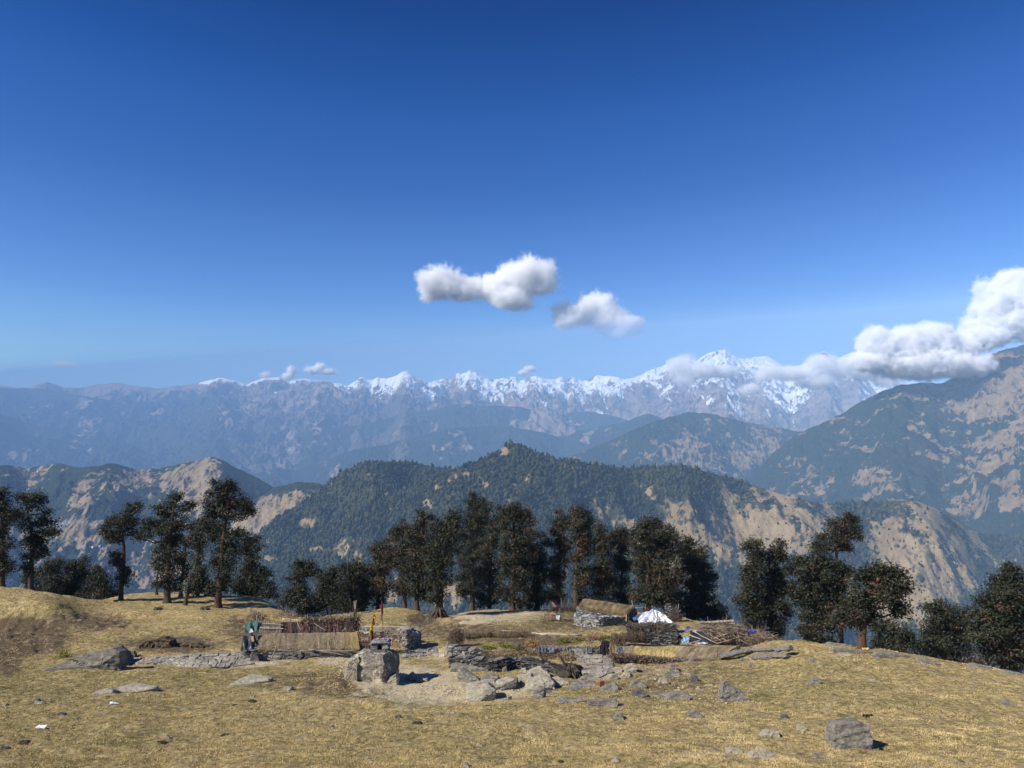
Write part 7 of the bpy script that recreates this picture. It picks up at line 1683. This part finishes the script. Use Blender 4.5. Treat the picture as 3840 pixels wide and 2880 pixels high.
# ---- short dry grass
r4 = np.random.default_rng(99)
N_ = 380000
pyt = np.array([860, 768, 740, 720, 700, 680, 660, 650, 640, 630, 620, 611]); Yt = np.array([13, 20, 24.5, 28, 33, 38.5, 45, 48.5, 52, 56.5, 62, 71])
py_ = 612 + 200 * r4.random(N_) ** .75
Y_ = np.interp(py_, pyt[::-1], Yt[::-1]) * (1 + .06 * r4.standard_normal(N_))
x_ = (r4.random(N_) * 1500 - 240 - 512) / FPX / .965 * Y_
cl_ = fbm(x_ / 1.3, Y_ / 1.3, 61, 4, .65)
PXg, PYg = project(np.stack([x_, Y_, zground(x_, Y_)], 1))
sa = np.zeros(N_)
for c, x, y, rx, ry, a in (('c6', 150, 1000, 600, 80, 1), ('c6', -30, 900, 200, 100, .9), ('c5', 1350, 690, 200, 130, .8), ('c5', 1600, 870, 350, 90, .9), ('d5', 1150, 305, 430, 45, 1), ('c6', 1740, 710, 240, 130, 1)):
    sa = np.maximum(sa, a * ell(PXg, PYg, c, x, y, rx, ry, .7))
gr_ = np.zeros(N_)
for c, x, y, rx, ry, a in GREENS:
    gr_ = np.maximum(gr_, a * ell(PXg, PYg, c, x, y, rx, ry, .8))
kp = (cl_ > -.42 + r4.random(N_) * .7) & (r4.random(N_) > sa * 1.1)
x_, Y_, cl_, gr_ = x_[kp], Y_[kp], cl_[kp], gr_[kp]; N_ = len(x_)
z_ = zground(x_, Y_) + .015
VB, CB = [], []
for b in range(3):
    h_ = (.012 + .024 * r4.random(N_) ** 2) * (Y_ / 28) ** .3; a_ = r4.random(N_) * 6.283; wv = (.006 + .006 * r4.random(N_)) * (Y_ / 24) ** .8
    ox, oy = r4.normal(size=N_) * .05, r4.normal(size=N_) * .05
    lx, ly = r4.normal(size=N_) * .8, r4.normal(size=N_) * .8
    bx, by = x_ + ox, Y_ + oy
    VB.append(np.stack([np.stack([bx - np.cos(a_) * wv, by - np.sin(a_) * wv, z_ - .03], 1), np.stack([bx + np.cos(a_) * wv, by + np.sin(a_) * wv, z_ - .03], 1), np.stack([bx + lx * h_, by + ly * h_, z_ + h_], 1)], 1))
    f_ = np.clip(.5 + .42 * cl_ + .24 * r4.standard_normal(N_), 0, 1)[:, None]
    gz_ = np.clip(.1 + .9 * gr_ + .9 * fbm(x_ / 3.1, Y_ / 2.2, 71, 4, .6), 0, 1)[:, None] * (r4.random((N_, 1)) < .75)
    cc = np.array([.32, .23, .09]) * (1 - f_) + np.array([.74, .58, .29]) * f_
    CB.append(np.repeat(cc * (1 - .75 * gz_) + np.array([.17, .155, .05]) * .75 * gz_, 3, 0))
VB = np.concatenate(VB).reshape(-1, 3)
m = NM('dry grass blades'); M_GRASS = m.fin(m.attr('Col', False), None, .8, .1)
tag(mesh_obj('grass', VB, np.arange(len(VB)).reshape(-1, 3), M_GRASS, None, False, {'Col': np.concatenate(CB)}), 'short dry straw-coloured grass covering the meadow', 'grass', kind='stuff')
# ================================================================== clouds
def cloud(name, label, puffs, Y, dens, noise_m, soft=.55, seed=0.0, depthk=.8, group=None, namp=1.25, cat='cloud', thr=.10):
    """puffs: (crop, x, y, rx, ry, weight) ellipses of the cloud's body"""
    E = []
    rnd = random.Random(int(seed * 10) + 3)
    for pf in puffs:
        c, x, y, rx, ry = pf[:5]
        px, py = P(c, x, y); k = CS(c) * Y / FPX
        cx, cy, cz_ = at(px, py, Y)
        ry_ = ry * k; rx_ = rx * k
        dy = (rnd.random() - .5) * .6 * rx_
        E.append(((cx, cy + dy, cz_), (rx_, max(ry_, rx_ * depthk), ry_), pf[5] if len(pf) > 5 else 1.0))
    o0 = np.mean([e[0] for e in E], 0)
    IV, IT = ICO[3]
    mb = MB()
    for c0, r0, _ in E:
        mb.add(IV * np.asarray(r0) * 1.18 + np.asarray(c0), T=IT)
    m = NM(name + ' vapour')
    m.nt.nodes.remove(m.b)
    pos = m.pos()
    acc = None
    for c0, r0, wgt in E:
        v1 = m.n('ShaderNodeVectorMath', operation='SUBTRACT'); m.l(pos, v1.inputs[0]); v1.inputs[1].default_value = tuple(np.asarray(c0) - o0)
        v2 = m.n('ShaderNodeVectorMath', operation='DIVIDE'); m.l(v1.outputs[0], v2.inputs[0]); v2.inputs[1].default_value = tuple(r0)
        v3 = m.n('ShaderNodeVectorMath', operation='LENGTH'); m.l(v2.outputs[0], v3.inputs[0])
        f = m.math('MULTIPLY', m.math('SUBTRACT', 1.0, v3.outputs['Value']), wgt)
        acc = f if acc is None else m.math('SMOOTH_MAX', acc, f, .18)
    mp = m.n('ShaderNodeMapping'); m.l(pos, mp.inputs[0]); mp.inputs['Location'].default_value = (seed * 731.0, seed * 311.0, 0)
    nz1 = m.noise(1 / noise_m, 7, .62, mp.outputs[0], .25)
    nz2 = m.noise(3.6 / noise_m, 5, .6, mp.outputs[0], .2)
    q = m.math('SUBTRACT', acc, m.math('MULTIPLY', m.math('SUBTRACT', .66, nz1), namp))
    q = m.math('ADD', q, m.math('MULTIPLY', m.math('SUBTRACT', nz2, .5), .75))
    den = m.math('MULTIPLY', m.step(q, thr - .12, thr + soft), dens)
    pv = m.n('ShaderNodeVolumePrincipled')
    pv.inputs['Color'].default_value = (0.995, 0.996, 1, 1)
    pv.inputs['Anisotropy'].default_value = -0.25
    m.l(den, pv.inputs['Density'])
    m.l(pv.outputs[0], [n for n in m.nt.nodes if n.type == 'OUTPUT_MATERIAL'][0].inputs['Volume'])
    m.m.cycles.volume_step_rate = .12
    o = mb.build(name, m.m, None, True, loc=tuple(o0))
    if len(E) > 1:
        rm = o.modifiers.new('union', 'REMESH'); rm.mode = 'VOXEL'
        ext = max(max(abs(np.asarray(e[0]) - o0) + np.asarray(e[1])) for e in E)
        rm.voxel_size = ext / 38.0
        rm.use_smooth_shade = True
    return tag(o, label, cat, group)

cloud('cloud', 'soft white two-lobed cloud floating highest in the blue sky', [('d4', 480, 300, 230, 160), ('d4', 420, 350, 160, 110), ('d4', 640, 340, 220, 120), ('d4', 860, 320, 240, 160), ('d4', 1060, 260, 270, 180), ('d4', 1160, 280, 170, 170), ('d4', 960, 410, 230, 120)], 25500, .010, 640, .45, 1.0)
cloud('cloud', 'rounded white cloud with a ragged grey base, right of the two-lobed one', [('d4', 1400, 500, 220, 130), ('d4', 1540, 450, 200, 160), ('d4', 1640, 530, 230, 170), ('d4', 1740, 610, 160, 120), ('d4', 1330, 560, 150, 100)], 25500, .009, 560, .45, 2.0)
cloud('cloud', 'tall white cloud at the right edge above the right mountain', [('d3', 2120, 180, 260, 200), ('d3', 1990, 260, 160, 120), ('d3', 2010, 350, 220, 130), ('d3', 2210, 310, 250, 170), ('d3', 2230, 130, 200, 150)], 5900, .06, 150, .30, 3.0, namp=1.0)
cloud('cloud', 'long heaped white cloud bank lying across the shoulder of the right mountain', [('d3', 1320, 440, 150, 130), ('d3', 1390, 500, 180, 110), ('d3', 1500, 450, 190, 140), ('d3', 1660, 430, 210, 140), ('d3', 1790, 460, 190, 110), ('d3', 1930, 400, 200, 90), ('d3', 1580, 560, 330, 110), ('d3', 1820, 560, 230, 90), ('d3', 1270, 540, 150, 80)], 5300, .06, 135, .30, 4.0, namp=1.0)
cloud('cloud', 'low grey white cloud hanging left of the heaped bank over the snow', [('d3', 1030, 540, 130, 80), ('d3', 900, 600, 190, 70), ('d3', 720, 600, 150, 75), ('d3', 1160, 580, 190, 90), ('d3', 1000, 650, 170, 60), ('d3', 1400, 640, 120, 60), ('d3', 1270, 600, 150, 70), ('d3', 620, 690, 110, 50)], 7400, .020, 190, .55, 5.0)
cloud('cloud', 'small white cloud covering the flank of the highest snow peak', [('d3', 235, 570, 120, 110), ('d3', 340, 590, 150, 75), ('d3', 480, 585, 130, 60), ('d3', 250, 640, 110, 60)], 8200, .022, 170, .45, 6.0)
cloud('cloud', 'small bright cloud puff left of centre above the far skyline', [('D', 674, 800, 26, 14), ('D', 690, 793, 24, 15), ('D', 708, 802, 28, 12)], 9000, .07, 95, .6, 7.0, namp=1.7)
cloud('cloud', 'tiny upright white puff between the far left snow peaks', [('D', 621, 812, 18, 15), ('D', 627, 800, 17, 17)], 9000, .07, 90, .6, 8.0, namp=1.7)
cloud('cloud', 'tiny slanting white puff above the middle of the snow range', [('D', 1145, 797, 20, 13), ('D', 1130, 805, 20, 9)], 9000, .07, 90, .6, 9.0, namp=1.7)
cloud('cloud', 'thin grey wisp low over the far left mountains', [('D', 130, 785, 40, 12), ('D', 157, 791, 28, 8)], 25500, .0022, 420, .5, 10.0, namp=1.0)
cloud('cloud', 'faint small white puff at the left of the far snow peaks', [('D', 576, 812, 22, 14)], 9000, .025, 95, .6, 11.0, namp=1.6)
